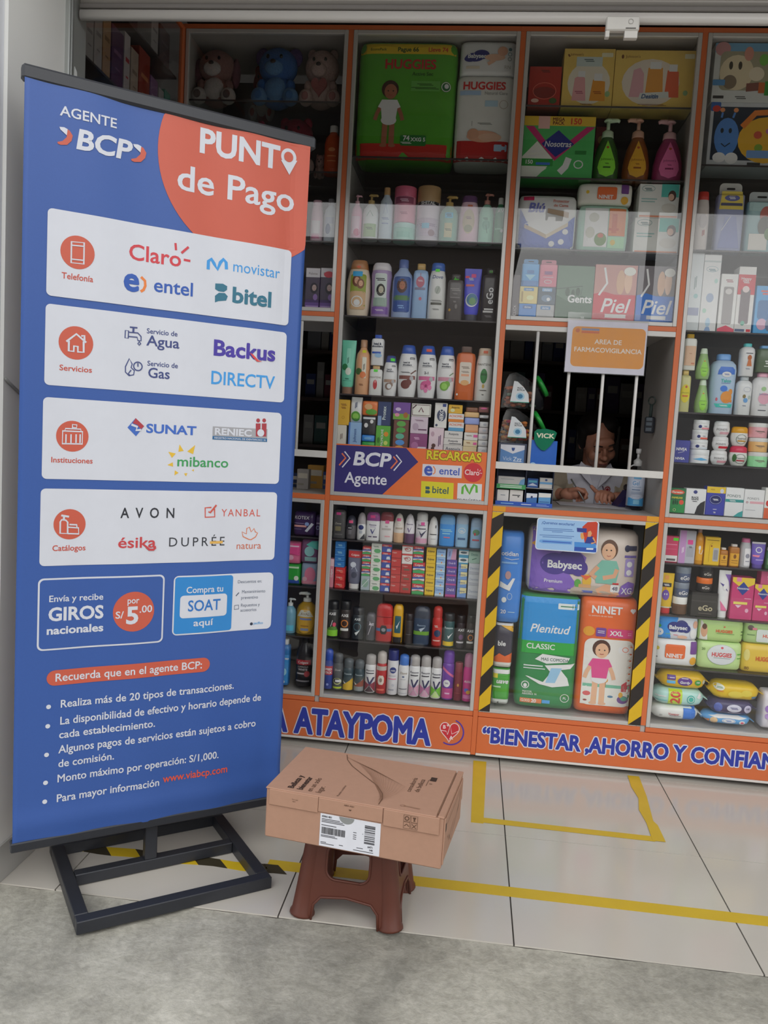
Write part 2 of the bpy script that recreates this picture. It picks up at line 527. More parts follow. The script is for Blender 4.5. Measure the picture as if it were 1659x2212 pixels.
def concrete():
 m = bpy.data.materials.new('worn_concrete'); m.use_nodes = True
 nt = m.node_tree; b = nt.nodes['Principled BSDF']
 tc = nt.nodes.new('ShaderNodeTexCoord')
 def noise(s, d=6, dist=0.0):
  n = nt.nodes.new('ShaderNodeTexNoise'); n.inputs['Scale'].default_value = s; n.inputs['Detail'].default_value = d
  n.inputs['Roughness'].default_value = .62; n.inputs['Distortion'].default_value = dist
  nt.links.new(tc.outputs['Object'], n.inputs['Vector']); return n
 n1, n2, n3 = noise(1.6, 10, .9), noise(20, 10, 2.5), noise(110, 4)
 r1 = nt.nodes.new('ShaderNodeValToRGB')
 e = r1.color_ramp.elements
 e[0].position = .34; e[0].color = (*lin('#8e8c84'), 1)
 e[1].position = .66; e[1].color = (*lin('#c8c5ba'), 1)
 x = r1.color_ramp.elements.new(.5); x.color = (*lin('#b0ada3'), 1)
 nt.links.new(n1.outputs['Fac'], r1.inputs[0])
 r2 = nt.nodes.new('ShaderNodeValToRGB')
 r2.color_ramp.elements[0].position = .35; r2.color_ramp.elements[0].color = (.80, .80, .78, 1)
 r2.color_ramp.elements[1].position = .62; r2.color_ramp.elements[1].color = (1, 1, 1, 1)
 nt.links.new(n2.outputs['Fac'], r2.inputs[0])
 mx = nt.nodes.new('ShaderNodeMix'); mx.data_type = 'RGBA'; mx.blend_type = 'MULTIPLY'; mx.inputs[0].default_value = .75
 nt.links.new(r1.outputs[0], mx.inputs[6]); nt.links.new(r2.outputs[0], mx.inputs[7])
 # trowel scratches: stretched noise
 mp = nt.nodes.new('ShaderNodeMapping'); mp.inputs['Scale'].default_value = (1.2, 4, 1); mp.inputs['Rotation'].default_value = (0, 0, .35)
 nt.links.new(tc.outputs['Object'], mp.inputs['Vector'])
 n4 = nt.nodes.new('ShaderNodeTexNoise'); n4.inputs['Scale'].default_value = 3.2; n4.inputs['Detail'].default_value = 9; n4.inputs['Distortion'].default_value = 2.2
 nt.links.new(mp.outputs[0], n4.inputs['Vector'])
 r4 = nt.nodes.new('ShaderNodeValToRGB')
 r4.color_ramp.elements[0].position = .40; r4.color_ramp.elements[0].color = (.90, .90, .89, 1)
 r4.color_ramp.elements[1].position = .60; r4.color_ramp.elements[1].color = (1.0, 1.0, 1.0, 1)
 nt.links.new(n4.outputs['Fac'], r4.inputs[0])
 m2 = nt.nodes.new('ShaderNodeMix'); m2.data_type = 'RGBA'; m2.blend_type = 'MULTIPLY'; m2.inputs[0].default_value = 1
 nt.links.new(mx.outputs[2], m2.inputs[6]); nt.links.new(r4.outputs[0], m2.inputs[7])
 r5 = nt.nodes.new('ShaderNodeValToRGB'); n5 = noise(60, 5)
 r5.color_ramp.elements[0].position = .36; r5.color_ramp.elements[0].color = (.86, .86, .85, 1)
 r5.color_ramp.elements[1].position = .6; r5.color_ramp.elements[1].color = (1.05, 1.05, 1.04, 1)
 nt.links.new(n5.outputs['Fac'], r5.inputs[0])
 m3 = nt.nodes.new('ShaderNodeMix'); m3.data_type = 'RGBA'; m3.blend_type = 'MULTIPLY'; m3.inputs[0].default_value = 1
 nt.links.new(m2.outputs[2], m3.inputs[6]); nt.links.new(r5.outputs[0], m3.inputs[7])
 nt.links.new(m3.outputs[2], b.inputs['Base Color'])
 b.inputs['Roughness'].default_value = .78
 bp = nt.nodes.new('ShaderNodeBump'); bp.inputs['Strength'].default_value = .35; bp.inputs['Distance'].default_value = .006
 ad = nt.nodes.new('ShaderNodeMath'); ad.operation = 'ADD'
 nt.links.new(n2.outputs['Fac'], ad.inputs[0]); nt.links.new(n3.outputs['Fac'], ad.inputs[1])
 nt.links.new(ad.outputs[0], bp.inputs['Height']); nt.links.new(bp.outputs[0], b.inputs['Normal'])
 return m
def rough_slab():
 """trowelled concrete apron whose far edge laps unevenly against the tiles"""
 rnd = random.Random(5)
 nx, ny = 150, 40
 xs = [-4 + 9 * i / nx for i in range(nx + 1)]
 vs = []; fs = []
 for j in range(ny + 1):
  for i, x in enumerate(xs):
   y = -1.2055 - 3.2 * (j / ny) ** 1.3
   if j == 0: z = -.0035 - .003 * rnd.random() * (1 if XL - .1 < x < XR else 0)
   else: z = -.0085 + .0022 * math.sin(x * 3.1 + y * 5) * math.sin(y * 3.3 - x) + .0012 * rnd.random()
   vs.append((x, y, z))
 for j in range(ny):
  for i in range(nx):
   a = j * (nx + 1) + i
   fs.append((a, a + nx + 1, a + nx + 2, a + 1))
 n = len(vs)
 vs += [(-4, -1.2055, -.06), (5, -1.2055, -.06), (5, -4.4055, -.06), (-4, -4.4055, -.06)]
 fs.append((n, n + 1, n + 2, n + 3))
 return vs, fs
_v, _f = rough_slab()
CONC = concrete()
struct(mobj('pavement', _v, _f, CONC, smooth=True))
struct(MB().box(-30, 30, -40, -4.41, -.25, -.12).build('street', mat('#86847f', .85, 4, .12)))
struct(MB().box(-30, -4, -4.41, -1.2, -.25, -.02).build('pavement_far', CONC))

WALLM = mat('#e4e4e0', .55, 2.0, .05, bump=.15)
WHITEW = mat('#d9dbe0', .6, 3.0, .04)
wl = struct(MB().box(-1.49, XL, -1.215, -.935, 0, 2.62).build('wall_left', WALLM))
struct(MB().box(XL, XL + .006, -1.213, -.937, 0, .105, .001).build('baseboard_left', mat('#a9a8a4', .35, 4)))
struct(MB().box(-1.49, XL, -.835, .52, 0, .02).build('wall_left_sill', WALLM))
struct(MB().box(-6, -1.30, -1.30, -1.216, 0, 5.6).build('wall_facade_left', WHITEW))
struct(MB().box(XL - .2, 6, -1.30, -1.0, 2.62, 5.6).build('wall_lintel', WHITEW))
struct(MB().box(XR, 6, -1.30, 3.0, 0, 2.86).build('wall_right', WALLM))
struct(MB().box(-1.85, XR, -1.0, 3.05, 2.86, 2.96).build('ceiling', mat('#b9b4ac', .7)))
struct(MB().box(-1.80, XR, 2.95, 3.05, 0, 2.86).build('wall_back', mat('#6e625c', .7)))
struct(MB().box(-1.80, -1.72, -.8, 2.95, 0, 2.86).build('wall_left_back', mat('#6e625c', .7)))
struct(MB().box(1.31, XR, .0, .06, 0, 2.86).build('wall_front', mat('#b9b4ac', .6)))
struct(MB().box(XL, 1.31, .0, .40, 2.815, 2.858).build('trim_top', mat('#2b2523', .6)))

# shutter guide on the left wall, its torn white film, and the rolled shutter above
g = empty('shutter_guide', (XL + .0005, -.885, 0), 0, 'grey metal shutter guide channel upright on the left wall beside the perfume case', 'rail')
MB().box(-.004, .012, -.05, .05, 0, 2.60, .003).build('channel', mat('#a7aaa7', .32, 5, .05, metal=.4), g)
MB().box(.012, .018, -.046, -.034, 0, 2.60, .002).build('lip', mat('#8c8e8c', .35, 5, .05, metal=.4), g)
rnd = random.Random(3)
for k in range(5):
 zz = 2.22 - .055 * k
 pts = [(-.022, zz), (.002 + .01 * rnd.random(), zz - .03), (-.004, zz + .035), (-.018, zz + .045)]
 vs, fs = prism_geo(pts, 0, .0006)
 vs = [(.0125 + y, x, z) for x, y, z in vs]
 mobj('torn_film', vs, fs, mat('#e9ecea', .25), g)
sh = empty('roller_shutter', (0, -.885, 0), 0, 'grey corrugated roller shutter drawn up under the ceiling with light bottom bar', 'shutter')
slat_v, slat_f = [], []
prof = []
for k in range(9):
 t = k / 8
 prof.append((-.007 * math.sin(t * math.pi), t * .034))
n = len(prof)
for x in (XL + .02, XR - .02):
 for (y, z) in prof: slat_v.append((x, y, z))
 for (y, z) in prof[::-1]: slat_v.append((x, y + .003, z))
m = 2 * n
for i in range(m):
 slat_f.append((i, (i + 1) % m, m + (i + 1) % m, m + i))
slat_f.append(tuple(range(m))[::-1]); slat_f.append(tuple(range(m, 2 * m)))
sm = None
for k in range(8):
 o = mobj('slat', slat_v, slat_f, mat('#8f8a84', .4, 8, .06, metal=.3), sh, mesh=sm, loc=(0, 0, 2.438 + .035 * k))
 sm = o.data
MB().box(XL + .02, XR - .02, -.012, .012, 2.426, 2.439, .002).build('seal_strip', mat('#6f6a66', .5), sh)
MB().lathe([(0, .0145, .011), (XR - XL - .04, .0145, .011)], 2.6, 16, M=Matrix.Translation((XL + .02, 0, 2.412)) @ Matrix.Rotation(math.pi / 2, 4, 'Y')).build('bottom_bar', mat('#c9c5c0', .3, 6, .04), sh, smooth=True)
lk = empty('shutter_lock', (.232, -.90, 2.352), 0, 'white plastic lock box clipped on the shutter bottom bar', 'lock')
MB().box(-.043, .043, -.016, .002, .016, .052, .003).build('case', mat('#cfccc6', .35), lk)
MB().box(-.043, -.032, -.014, .002, 0, .016, .001).build('foot', mat('#cfccc6', .35), lk)
MB().box(.006, .040, -.014, .002, -.002, .016, .001).build('foot', mat('#cfccc6', .35), lk)
pr = Pr(); pr.ring(.02, .038, .006, .006, .0012, '#9a9690'); pr.rect(.008, .020, .034, .0225, '#55514e')
pr.build('mark', lk, lambda x, z, o: (x, -.016 - o, z))

# cable on the left wall
def cable(y):
 return (XL + .004, y, 1.365 + .9 * (y + 1.213) ** 1 * -.55 + .35 * (y + 1.213) ** 2)
MB().tube([cable(-1.213 + .27 * i / 8) for i in range(9)], .004, 8).build('wall_cable', mat('#8d8d8b', .5), smooth=True)
tag(bpy.data.objects['wall_cable'], 'thin grey cable drooping across the left wall behind the banner', 'cable')

# street opposite, seen only as reflections in the shop glass
def house(name, x0, x1, z1, colr, label, win):
 e = empty(name, ((x0 + x1) / 2, -14, 0), 0, label, 'building')
 w = (x1 - x0) / 2
 MB().box(-w, w, -3, 0, -.12, z1).build('wall', mat(colr, .7, 2, .06), e)
 for i in range(win):
  cx = -w + 2 * w * (i + .5) / win
  f = MB().box(cx - .55, cx + .55, 0, .05, 1.0, 2.3).build('window', mat('#8a8d90', .4), e)
  MB().box(cx - .48, cx + .48, .05, .06, 1.07, 2.23).build('pane', mat('#2d343a', .1), f)
 MB().box(-w - .1, w + .1, -3, .15, z1, z1 + .12).build('parapet', mat('#8d8a86', .7), e)
house('street_house', -9.5, .5, 5.1, '#94877e', 'brown house across the street mirrored in the shop glass', 4)
house('street_house', .7, 7.5, 3.7, '#b4b5b6', 'low grey house across the street mirrored in the shop glass', 4)
house('street_house', 7.7, 15.0, 4.9, '#b0a594', 'tall beige house across the street mirrored in the shop glass', 3)
pole = empty('street_pole', (2.7, -11.5, -.12), 0, 'dark concrete lamp pole across the street', 'pole')
MB().tube([(0, 0, 0), (0, 0, 6.5)], [.11, .07], 12).build('shaft', mat('#5d5a57', .8), pole, smooth=True)
MB().tube([(0, 0, 6.2), (.4, .3, 6.5), (.9, .6, 6.55)], .03, 8).build('arm', mat('#5d5a57', .8), pole, smooth=True)

# ================================================================ cabinets
PX = [-1.300, -.645, 0.0, .652, 1.300]
ORANGE = mat('#cf6c3e', .38, 20, .03)
ALU = mat('#c3c1be', .33, 40, .03, metal=.25)
GREYP = mat('#b2ada8', .45, 12, .04)
BACKP = mat('#6e6464', .55, 8, .06)
SHELFM = mat('#453f40', .28, 14, .05)
PANE = glass_mat('clear_pane', (.985, .99, .99), .04)
SHELFG = glass_mat('shelf_glass', (.90, .93, .92), .05)
SHELF_UP_A = [2.546, 2.284, 2.020]          # bays one and three
SHELF_UP_B = [2.345, 2.036, 1.738, 1.431]   # bays two and four
SHELF_LOW = [.847, .642, .435]
DEP = .50
def door(parent, x0, x1, z0, z1, name='glass_door'):
 w = .015
 d = MB()
 d.box(x0, x0 + w, -.006, .012, z0, z1, .0015)
 d.box(x1 - w, x1, -.006, .012, z0, z1, .0015)
 d.box(x0 + w, x1 - w, -.006, .012, z0, z0 + w, .0015)
 d.box(x0 + w, x1 - w, -.006, .012, z1 - w, z1, .0015)
 o = d.build(name, ALU, parent)
 MB().box(x0 + w - .003, x1 - w + .003, .002, .006, z0 + w - .003, z1 - w + .003).build('pane', PANE, o)
 return o
def shelf(parent, x0, x1, z, y1=DEP - .02):
 o = MB().box(x0, x1, .040, y1, z - .0065, z - .0005).build('shelf', SHELFG, parent)
 MB().box(x0, x1, .036, .0398, z - .0068, z - .0006, .0006).build('front_edge', SHELFM, o)
def cabinet(i, label, upper, window, shelves, low_extra=True):
 xa, xb = PX[i], PX[i + 1]
 c = empty('display_cabinet', ((xa + xb) / 2, 0, 0), 0, label, 'cabinet', 'shop front display cabinets')
 ox = (xa + xb) / 2
 X0, X1 = xa - ox + .0102, xb - ox - .0102
 # left partition, orange front edge
 def part(name, m, *a, b=.001):
  return MB().box(*a, b).build(name, m, c)
 def partition(x):
  p = part('side_panel', GREYP, x - .0095, x + .0095, .002, DEP, .0305, 2.79)
  MB().box(x - .0098, x + .0098, -.004, .002, .205, 2.79, .0008).build('edge_band', ORANGE, p)
  if abs(x + ox) < .01 or abs(x + ox) > 1.2:
   MB().box(x - .0098, x + .0098, -.008, .002, .022, .205, .0008).build('edge_band', ORANGE, p)
 partition(xa - ox)
 if i == 3: partition(xb - ox)
 def rail(z0, z1, y1=DEP, mm=GREYP):
  p = part('rail', mm, X0, X1, .002, y1, z0, z1)
  MB().box(X0, X1, -.004, .002, z0, z1, .0008).build('edge_band', ORANGE, p)
 tp_ = part('top_panel', GREYP, xa - ox - .0098, xb - ox - .0098 if i < 3 else xb - ox + .0098, .002, .40, 2.7905, 2.808)
 MB().box(xa - ox - .0098, xb - ox - .0098 if i < 3 else xb - ox + .0098, -.004, .002, 2.7905, 2.808, .0008).build('edge_band', ORANGE, tp_)
 rail(1.005, 1.026)
 rail(.180, .1985)
 part('back_panel', BACKP, X0, X1, DEP - .018, DEP, .20, 1.004)
 if window:
  rail(1.723, 1.741)
  part('back_panel', BACKP, X0, X1, DEP - .018, DEP, 1.742, 2.79)
  # serving window: light bars in an aluminium frame
  part('window_head', ALU, X0, X1, -.006, .014, 1.703, 1.7225)
  part('window_rail', mat('#d6d4d0', .35), X0 - .001, X1, -.006, .014, 1.172, 1.199)
  for bx in window:
   MB().tube([(bx - ox, .004, 1.199), (bx - ox, .004, 1.703)], .0062, 12).build('window_bar', mat('#dcdad8', .3), c, smooth=True)
  door(c, X0, X1, 1.7415, 2.790)
 else:
  part('back_panel', BACKP, X0, X1, DEP - .018, DEP, 1.027, 2.79)
  door(c, X0, X1, 1.0265, 2.790)
 for z in shelves: shelf(c, X0, X1, z)
 for z in (SHELF_LOW if i != 2 else []): shelf(c, X0, X1, z)
 d = door(c, X0, X1, .1995, 1.0045)
 k = None
 if i in (1, 2):  # one long board under two bays
  ka, kb = (PX[0] + .0105 - ox, PX[2] - .0105 - ox) if i == 1 else (PX[2] + .0105 - ox, PX[4] - .0105 - ox)
  k = part('kick_board', ORANGE, ka, kb, -.010, .0015, .031, .1785, b=.0015)
  part('white_trim', mat('#d8d4cf', .4), ka, kb, -.012, .0015, .0215, .0305)
 part('plinth', mat('#4a423f', .7), X0, X1, .05, DEP, 0, .0297)
 return c, d, k, ox
C1 = cabinet(0, 'leftmost orange-edged display cabinet half hidden by the standing banner', True, [-1.165, -1.035, -.910, -.782], SHELF_UP_A)
C2 = cabinet(1, 'orange-edged display cabinet of bottles with the blue and orange agent sign', True, None, SHELF_UP_B + [1.215])
C3 = cabinet(2, 'orange-edged cabinet holding the barred serving window', True, [.135, .262, .390, .515], SHELF_UP_A)
C4 = cabinet(3, 'rightmost orange-edged display cabinet with toy boxes and baby bottles', True, None, SHELF_UP_B + [1.237])

# kick board lettering
def front_pos(y, ox=0.0):
 return lambda x, z, o: (x - ox, y - o, z)
pr = Pr()
LB = '#2c3aa0'
def word(t, x0, x1, z, cap, wt='x', xs=None):
 pr.fat(t, (x0 + x1) / 2, z, cap, '#d8d4dc', .030 * cap + .0042, x1 - x0, 12)
 pr.fat(t, (x0 + x1) / 2, z, cap, LB, .030 * cap, x1 - x0, 6)
word('ATAYPOMA', -.7275, -.1766, .0466, .1002)
word('A', -.8303, -.7643, .0466, .1002)
HX, HZ = -.0986, .1073
pr.ring(HX + .004, HZ, .052, .052, .006, '#5a3a9a', -120, 70)
_h = [(HX + .0024 * 16 * math.sin(t) ** 3, HZ + .0028 * (13 * math.cos(t) - 5 * math.cos(2 * t) - 2 * math.cos(3 * t) - math.cos(4 * t)) + .004) for t in [2 * math.pi * i / 40 for i in range(40)]]
pr.poly(_h, '#c8303a')
pr.line(_h, .003, '#ecd8d8', True)
pr.line([(HX - .036, HZ + .004), (HX - .014, HZ + .002), (HX - .008, HZ - .012), (HX + .002, HZ + .026), (HX + .010, HZ - .008), (HX + .034, HZ + .006)], .0028, '#ecd8d8')
pr.text('B', HX - .022, HZ + .012, .014, '#ecd8d8', 'x')
pr.text('+', HX - .008, HZ + .020, .014, '#ecd8d8', 'x')
pr.text('A', HX + .008, HZ - .030, .014, '#ecd8d8', 'x')
pr.build('lettering', C2[2], front_pos(-.010, C2[3]), step=.00003)
pr = Pr()
word('“BIENESTAR ,AHORRO Y CONFIAN', .0323, 1.1613, .0804, .0582)
pr.build('lettering', C3[2], front_pos(-.010, C3[3]), step=.00003)

# side case along the left wall (perfume), facing right
sc_ = empty('perfume_case', (XL, -.41, 0), 0, 'dark glass side case of perfume boxes along the left wall', 'cabinet')
MB().box(-.42, -.40, -.42, .40, .02, 2.86).build('back_panel', BACKP, sc_)
MB().box(-.42, -.006, -.422, -.405, .02, 2.86).build('side_panel', GREYP, sc_)
MB().box(-.012, .0, .372, .399, .02, 2.79, .001).build('edge_band', ORANGE, sc_)
MB().box(-.012, .0, -.405, .372, 2.775, 2.79, .001).build('edge_band', ORANGE, sc_)
MB().box(-.012, .0, -.405, .372, .02, .05, .001).build('edge_band', ORANGE, sc_)
MB().box(-.007, -.003, -.403, .371, .05, 2.774).build('pane', PANE, sc_)
for z in (2.605, 2.363, 2.10, 1.8, 1.5, 1.2, .9, .6, .3):
 MB().box(-.40, -.03, -.403, .398, z - .008, z - .0005).build('shelf', SHELFM, sc_)

# ================================================================ goods on the shelves
def P_(*a): return list(a)
KIND = {
# parts: (part name, colour index, [(z, half width, half depth)...] as fractions)
'can':   dict(n=2, parts=[('body', 0, [(0, .93), (.012, 1), (.70, 1), (.735, .90), (.75, .80)]), ('cap', 1, [(.75, .90), (.757, .93), (.93, .90), (.975, .78), (1, .40)])]),
'canf':  dict(n=2, parts=[('body', 0, [(0, .93), (.012, 1), (.74, 1), (.77, .93)]), ('cap', 1, [(.77, .93), (.775, .95), (.985, .93), (1, .85)])]),
'canc':  dict(n=2, parts=[('body', 0, [(0, .93), (.012, 1), (.66, 1), (.72, .82), (.76, .74)]), ('cap', 1, [(.72, .86), (.74, .9), (.90, .9), (.97, .74), (1, .3)])]),
'roll':  dict(n=2, parts=[('body', 0, [(0, .86), (.02, .95), (.25, 1), (.5, .98), (.58, .9)]), ('cap', 1, [(.58, .92), (.62, .95), (.8, .86), (.92, .64), (.98, .36), (1, .12)])]),
'rollu': dict(n=2, parts=[('cap', 1, [(0, .92), (.02, .98), (.30, 1), (.33, .97)]), ('body', 0, [(.33, .97), (.4, 1), (.62, .94), (.82, .76), (.94, .5), (1, .16)])], label=1),
'stick': dict(n=3, parts=[('body', 0, [(0, .95), (.015, 1), (.68, 1), (.70, .97)]), ('cap', 1, [(.70, .98), (.72, 1), (.86, .98), (.95, .88), (1, .62)])]),
'sham':  dict(n=2.5, parts=[('body', 0, [(0, .80), (.02, .85), (.2, .95), (.45, 1), (.65, .96), (.78, .84), (.83, .76)]), ('cap', 1, [(.83, .74), (.84, .76), (.93, .68), (.99, .60), (1, .5)])]),
'shamw': dict(n=2.5, parts=[('body', 0, [(0, .84), (.02, .90), (.22, .93), (.45, .86), (.65, .95), (.78, 1), (.86, .92)]), ('cap', 1, [(.86, .9), (.87, .93), (.95, .88), (1, .72)])]),
'bot':   dict(n=2.4, parts=[('body', 0, [(0, .93), (.015, 1), (.55, .98), (.75, .9), (.86, .76)]), ('cap', 1, [(.86, .74), (.865, .77), (.98, .72), (1, .64)])]),
'botr':  dict(n=4, parts=[('body', 0, [(0, .95), (.015, 1), (.80, 1), (.86, .9), (.89, .5)]), ('cap', 1, [(.89, .52), (.895, .55), (.99, .55), (1, .48)])]),
'neck':  dict(n=2.2, parts=[('body', 0, [(0, .93), (.015, 1), (.62, 1), (.74, .88), (.82, .52), (.86, .42)]), ('cap', 1, [(.86, .44), (.865, .48), (.99, .46), (1, .4)])]),
'talc':  dict(n=3, parts=[('body', 0, [(0, .88), (.015, .94), (.5, .97), (.72, 1), (.82, .93), (.88, .70), (.90, .46)]), ('cap', 1, [(.90, .48), (.905, .52), (.985, .52), (1, .46)])]),
'drop':  dict(n=2.4, parts=[('body', 0, [(0, .80), (.02, .88), (.16, 1), (.35, .97), (.6, .74), (.78, .56), (.82, .5)]), ('cap', 1, [(.82, .5), (.825, .54), (.97, .44), (1, .38)])]),
'pump':  dict(n=2.4, pump=True, parts=[('body', 0, [(0, .86), (.015, .94), (.14, 1), (.30, .98), (.52, .78), (.66, .50), (.70, .40)]), ('collar', 1, [(.70, .42), (.705, .46), (.79, .42), (.82, .22)])]),
'pumps': dict(n=2.2, pump=True, parts=[('body', 0, [(0, .92), (.015, 1), (.58, 1), (.68, .86), (.76, .5), (.78, .36)]), ('collar', 1, [(.78, .38), (.785, .42), (.86, .4), (.87, .2)])]),
'jar':   dict(n=2, parts=[('body', 0, [(0, .88), (.04, .97), (.5, 1), (.60, .97)]), ('lid', 1, [(.60, .99), (.62, 1.0), (.96, 1.0), (1, .95)])]),
'jart':  dict(n=2, parts=[('body', 0, [(0, .90), (.02, .98), (.66, 1), (.72, .97)]), ('lid', 1, [(.72, .99), (.73, 1.0), (.98, 1.0), (1, .96)])]),
'jarb':  dict(n=2, parts=[('body', 0, [(0, .62), (.05, .74), (.3, .96), (.5, 1), (.68, .94)]), ('lid', 1, [(.68, .93), (.70, .95), (.92, .9), (1, .72)])]),
'tube':  dict(n=2.2, parts=[('cap', 1, [(0, .66, .66), (.012, .70, .70), (.13, .70, .70)]), ('body', 0, [(.13, .70, .72), (.17, .84, .80), (.45, .92, .62), (.75, .97, .36), (.93, 1, .10), (1, 1, .06)])], label=1),
'pack':  dict(n=7, parts=[('body', 0, [(0, .90, .80), (.012, .96, .92), (.05, .99, .99), (.12, 1, 1), (.88, 1, 1), (.95, .99, .98), (.988, .96, .90), (1, .90, .76)])]),
'soft':  dict(n=5, parts=[('body', 0, [(0, .80, .55), (.02, .93, .80), (.08, .98, .95), (.25, 1, 1), (.75, 1, 1), (.92, .98, .93), (.98, .93, .75), (1, .80, .5)])]),
'sachet': dict(n=4, parts=[('body', 0, [(0, .97, .08), (.03, 1, .2), (.15, 1, .8), (.4, 1, 1), (.65, .99, .95), (.88, .97, .5), (.97, .96, .14), (1, .95, .08)])]),
'tab':   dict(n=6, tab=True, parts=[('body', 0, [(0, .97, .9), (.02, 1, 1), (.80, 1, 1), (.82, .96, .8)])]),
}
def interp(prof, z):
 for a, b in zip(prof, prof[1:]):
  if a[0] <= z <= b[0]:
   t = (z - a[0]) / max(1e-9, b[0] - a[0])
   return a[1] + (b[1] - a[1]) * t, a[2] + (b[2] - a[2]) * t
 e = prof[0] if z < prof[0][0] else prof[-1]
 return e[1], e[2]
GAIN = 1.3   # inks and plastics are purer than they look in the dim cases
_cache = {}
def product(row):
 (name, kind, x, y, z, w, h, D, cols, prints, label, cat, group) = row
 root = empty(name, (x, y + D / 2, z), 0, label, cat, group)
 key = (kind, round(w, 4), round(h, 4), round(D, 4), tuple(cols), repr(prints))
 if key in _cache:   # a repeat: copies of the parts sharing their meshes
  for src in _cache[key]:
   c = src.copy(); COL.objects.link(c); c.parent = root
  return root
 made = []
 pr = Pr(1); pr.ro = .4; pr.gain = GAIN
 if kind == 'box':
  made.append(MB().box(-w / 2, w / 2, -D / 2, D / 2, 0, h, .0012).build('carton', mat(cols[0], .45, gain=GAIN), root))
  draw(pr, prints, w, h)
  o = pr.build('printed_front', root, lambda a, b, e: (a, -D / 2 - e, b), eps=.0004)
  if o: made.append(o)
 elif kind == 'pillow':  # flow-wrapped pack lying on its back, crimped at both ends
  L = w / 2
  prof = [(0, .06), (.035, .12), (.05, .35), (.13, .82), (.22, .97), (.5, 1), (.78, .97), (.87, .82), (.95, .35), (.965, .12), (1, .06)]
  prof = [(q[0] * w - L, max(.0015, q[1] * h / 2), max(.0015, q[1] * D / 2)) for q in prof]
  vs, fs = slathe(prof, 3.2, 24)
  vs = [(vz, vy, -vx + h / 2) for vx, vy, vz in vs]
  # crimps keep their full depth but lie flat
  vs = [(a, (D * .42 * (1 if b > 0 else -1) * min(1, abs(b) / (D * .03)) if abs(a) > L * .93 else b), c) for a, b, c in vs]
  made.append(mobj('wrapper', vs, fs, mat(cols[0], .3, 18, .10, bump=.25, gain=GAIN), root, smooth=True))
  draw(pr, prints, w, h)
  if pr.v: subdiv_print(pr, h / 6)
  def pos(a, b, e):
   hz, hd = interp(prof, a)
   t = min(.98, abs(b - h / 2) / hz)
   return (a, -hd * (1 - t ** 3.2) ** (1 / 3.2) - e - .0015, b)
  o = pr.build('print', root, pos)
  if o: made.append(o)
 else:
  K = KIND[kind]; n = K['n']
  lab = K.get('label', 0); surf = None
  for pi, (pn, ci, prof) in enumerate(K['parts']):
   pf = [(q[0] * h, q[1] * w / 2, (q[2] if len(q) > 2 else q[1]) * D / 2) for q in prof]
   vs, fs = slathe(pf, n, 28 if n < 4 else 36)
   rgh = .3 if kind not in ('pack', 'soft', 'sachet') else .32
   bm_ = .3 if kind in ('pack', 'soft', 'sachet') else 0
   cc = cols[min(ci, len(cols) - 1)]
   mm = glass_mat('clear_plastic_' + cc[1:], lin(cc[1:]), .05, .1) if cc[0] == '~' else mat(cc, rgh, 14 if bm_ else 30, .07, bump=bm_, gain=GAIN)
   o = mobj(pn, vs, fs, mm, root, smooth=True)
   smooth_by_angle(o, 50)
   made.append(o)
   if pi == lab: surf = pf
  if K.get('pump'):
   p = MB()
   z0 = .82 * h if kind == 'pump' else .87 * h
   p.tube([(0, 0, z0 - .01), (0, 0, .955 * h)], w * .07, 10)
   zt = .955 * h
   p.lathe([(zt, w * .16), (zt + .012 * h, w * .18), (h - .004, w * .15), (h, w * .10)], 2, 14)
   sgn = -1 if (len(cols) > 2 and cols[2] == 'L') else 1
   p.tube([(0, 0, zt + .018 * h), (sgn * w * .34, -w * .05, zt + .018 * h), (sgn * w * .42, -w * .06, zt - .002 * h)], [w * .10, w * .075, w * .06], 8)
   made.append(p.build('pump_head', mat(cols[1], .3, gain=GAIN), root, smooth=True))
  if K.get('tab'):
   pts = rr(-w * .42, .80 * h, w * .42, h, .06 * h)
   t = MB().prism(pts, -.0006, .0006)
   made.append(t.build('hang_tab', mat(cols[1] if len(cols) > 1 else cols[0], .4), root))
   q = Pr(); q.rrect(-w * .16, .905 * h, w * .16, .935 * h, .01, '#2c2828')
   made.append(q.build('hang_slot', root, lambda a, b, e: (a, -.0007 - e, b)))
  draw(pr, prints, w, h)
  soft_ = kind in ('pack', 'soft', 'sachet')
  if pr.v: subdiv_print(pr, min(w, h) / (9 if soft_ else 7))
  def pos(a, b, e):
   hw, hd = interp(surf, b)
   t = min(.985, abs(a) / hw)
   return (a, -hd * (1 - t ** n) ** (1 / n) - e - (.0016 if soft_ else .0005), b)
  o = pr.build('label_print', root, pos)
  if o: made.append(o)
 _cache[key] = made
 return root

def subdiv_print(pr, step=.03):
 """long ink shapes follow the folds of the cloth"""
 bm = bmesh.new()
 vv = [bm.verts.new((x, z, l)) for x, z, l in pr.v]
 for f, m in zip(pr.f, pr.m):
  try:
   ff = bm.faces.new([vv[i] for i in f]); ff.material_index = m
  except ValueError: pass
 bmesh.ops.triangulate(bm, faces=bm.faces[:])
 for _ in range(5):
  ed = [e for e in bm.edges if math.hypot(e.verts[0].co.x - e.verts[1].co.x, e.verts[0].co.y - e.verts[1].co.y) > step]
  if not ed: break
  bmesh.ops.subdivide_edges(bm, edges=ed, cuts=1)
  bmesh.ops.triangulate(bm, faces=bm.faces[:])
 bm.verts.ensure_lookup_table()
 bm.verts.index_update()
 pr.v = [tuple(v.co) for v in bm.verts]
 pr.f = [tuple(v.index for v in f.verts) for f in bm.faces]
 pr.m = [f.material_index for f in bm.faces]
 bm.free()
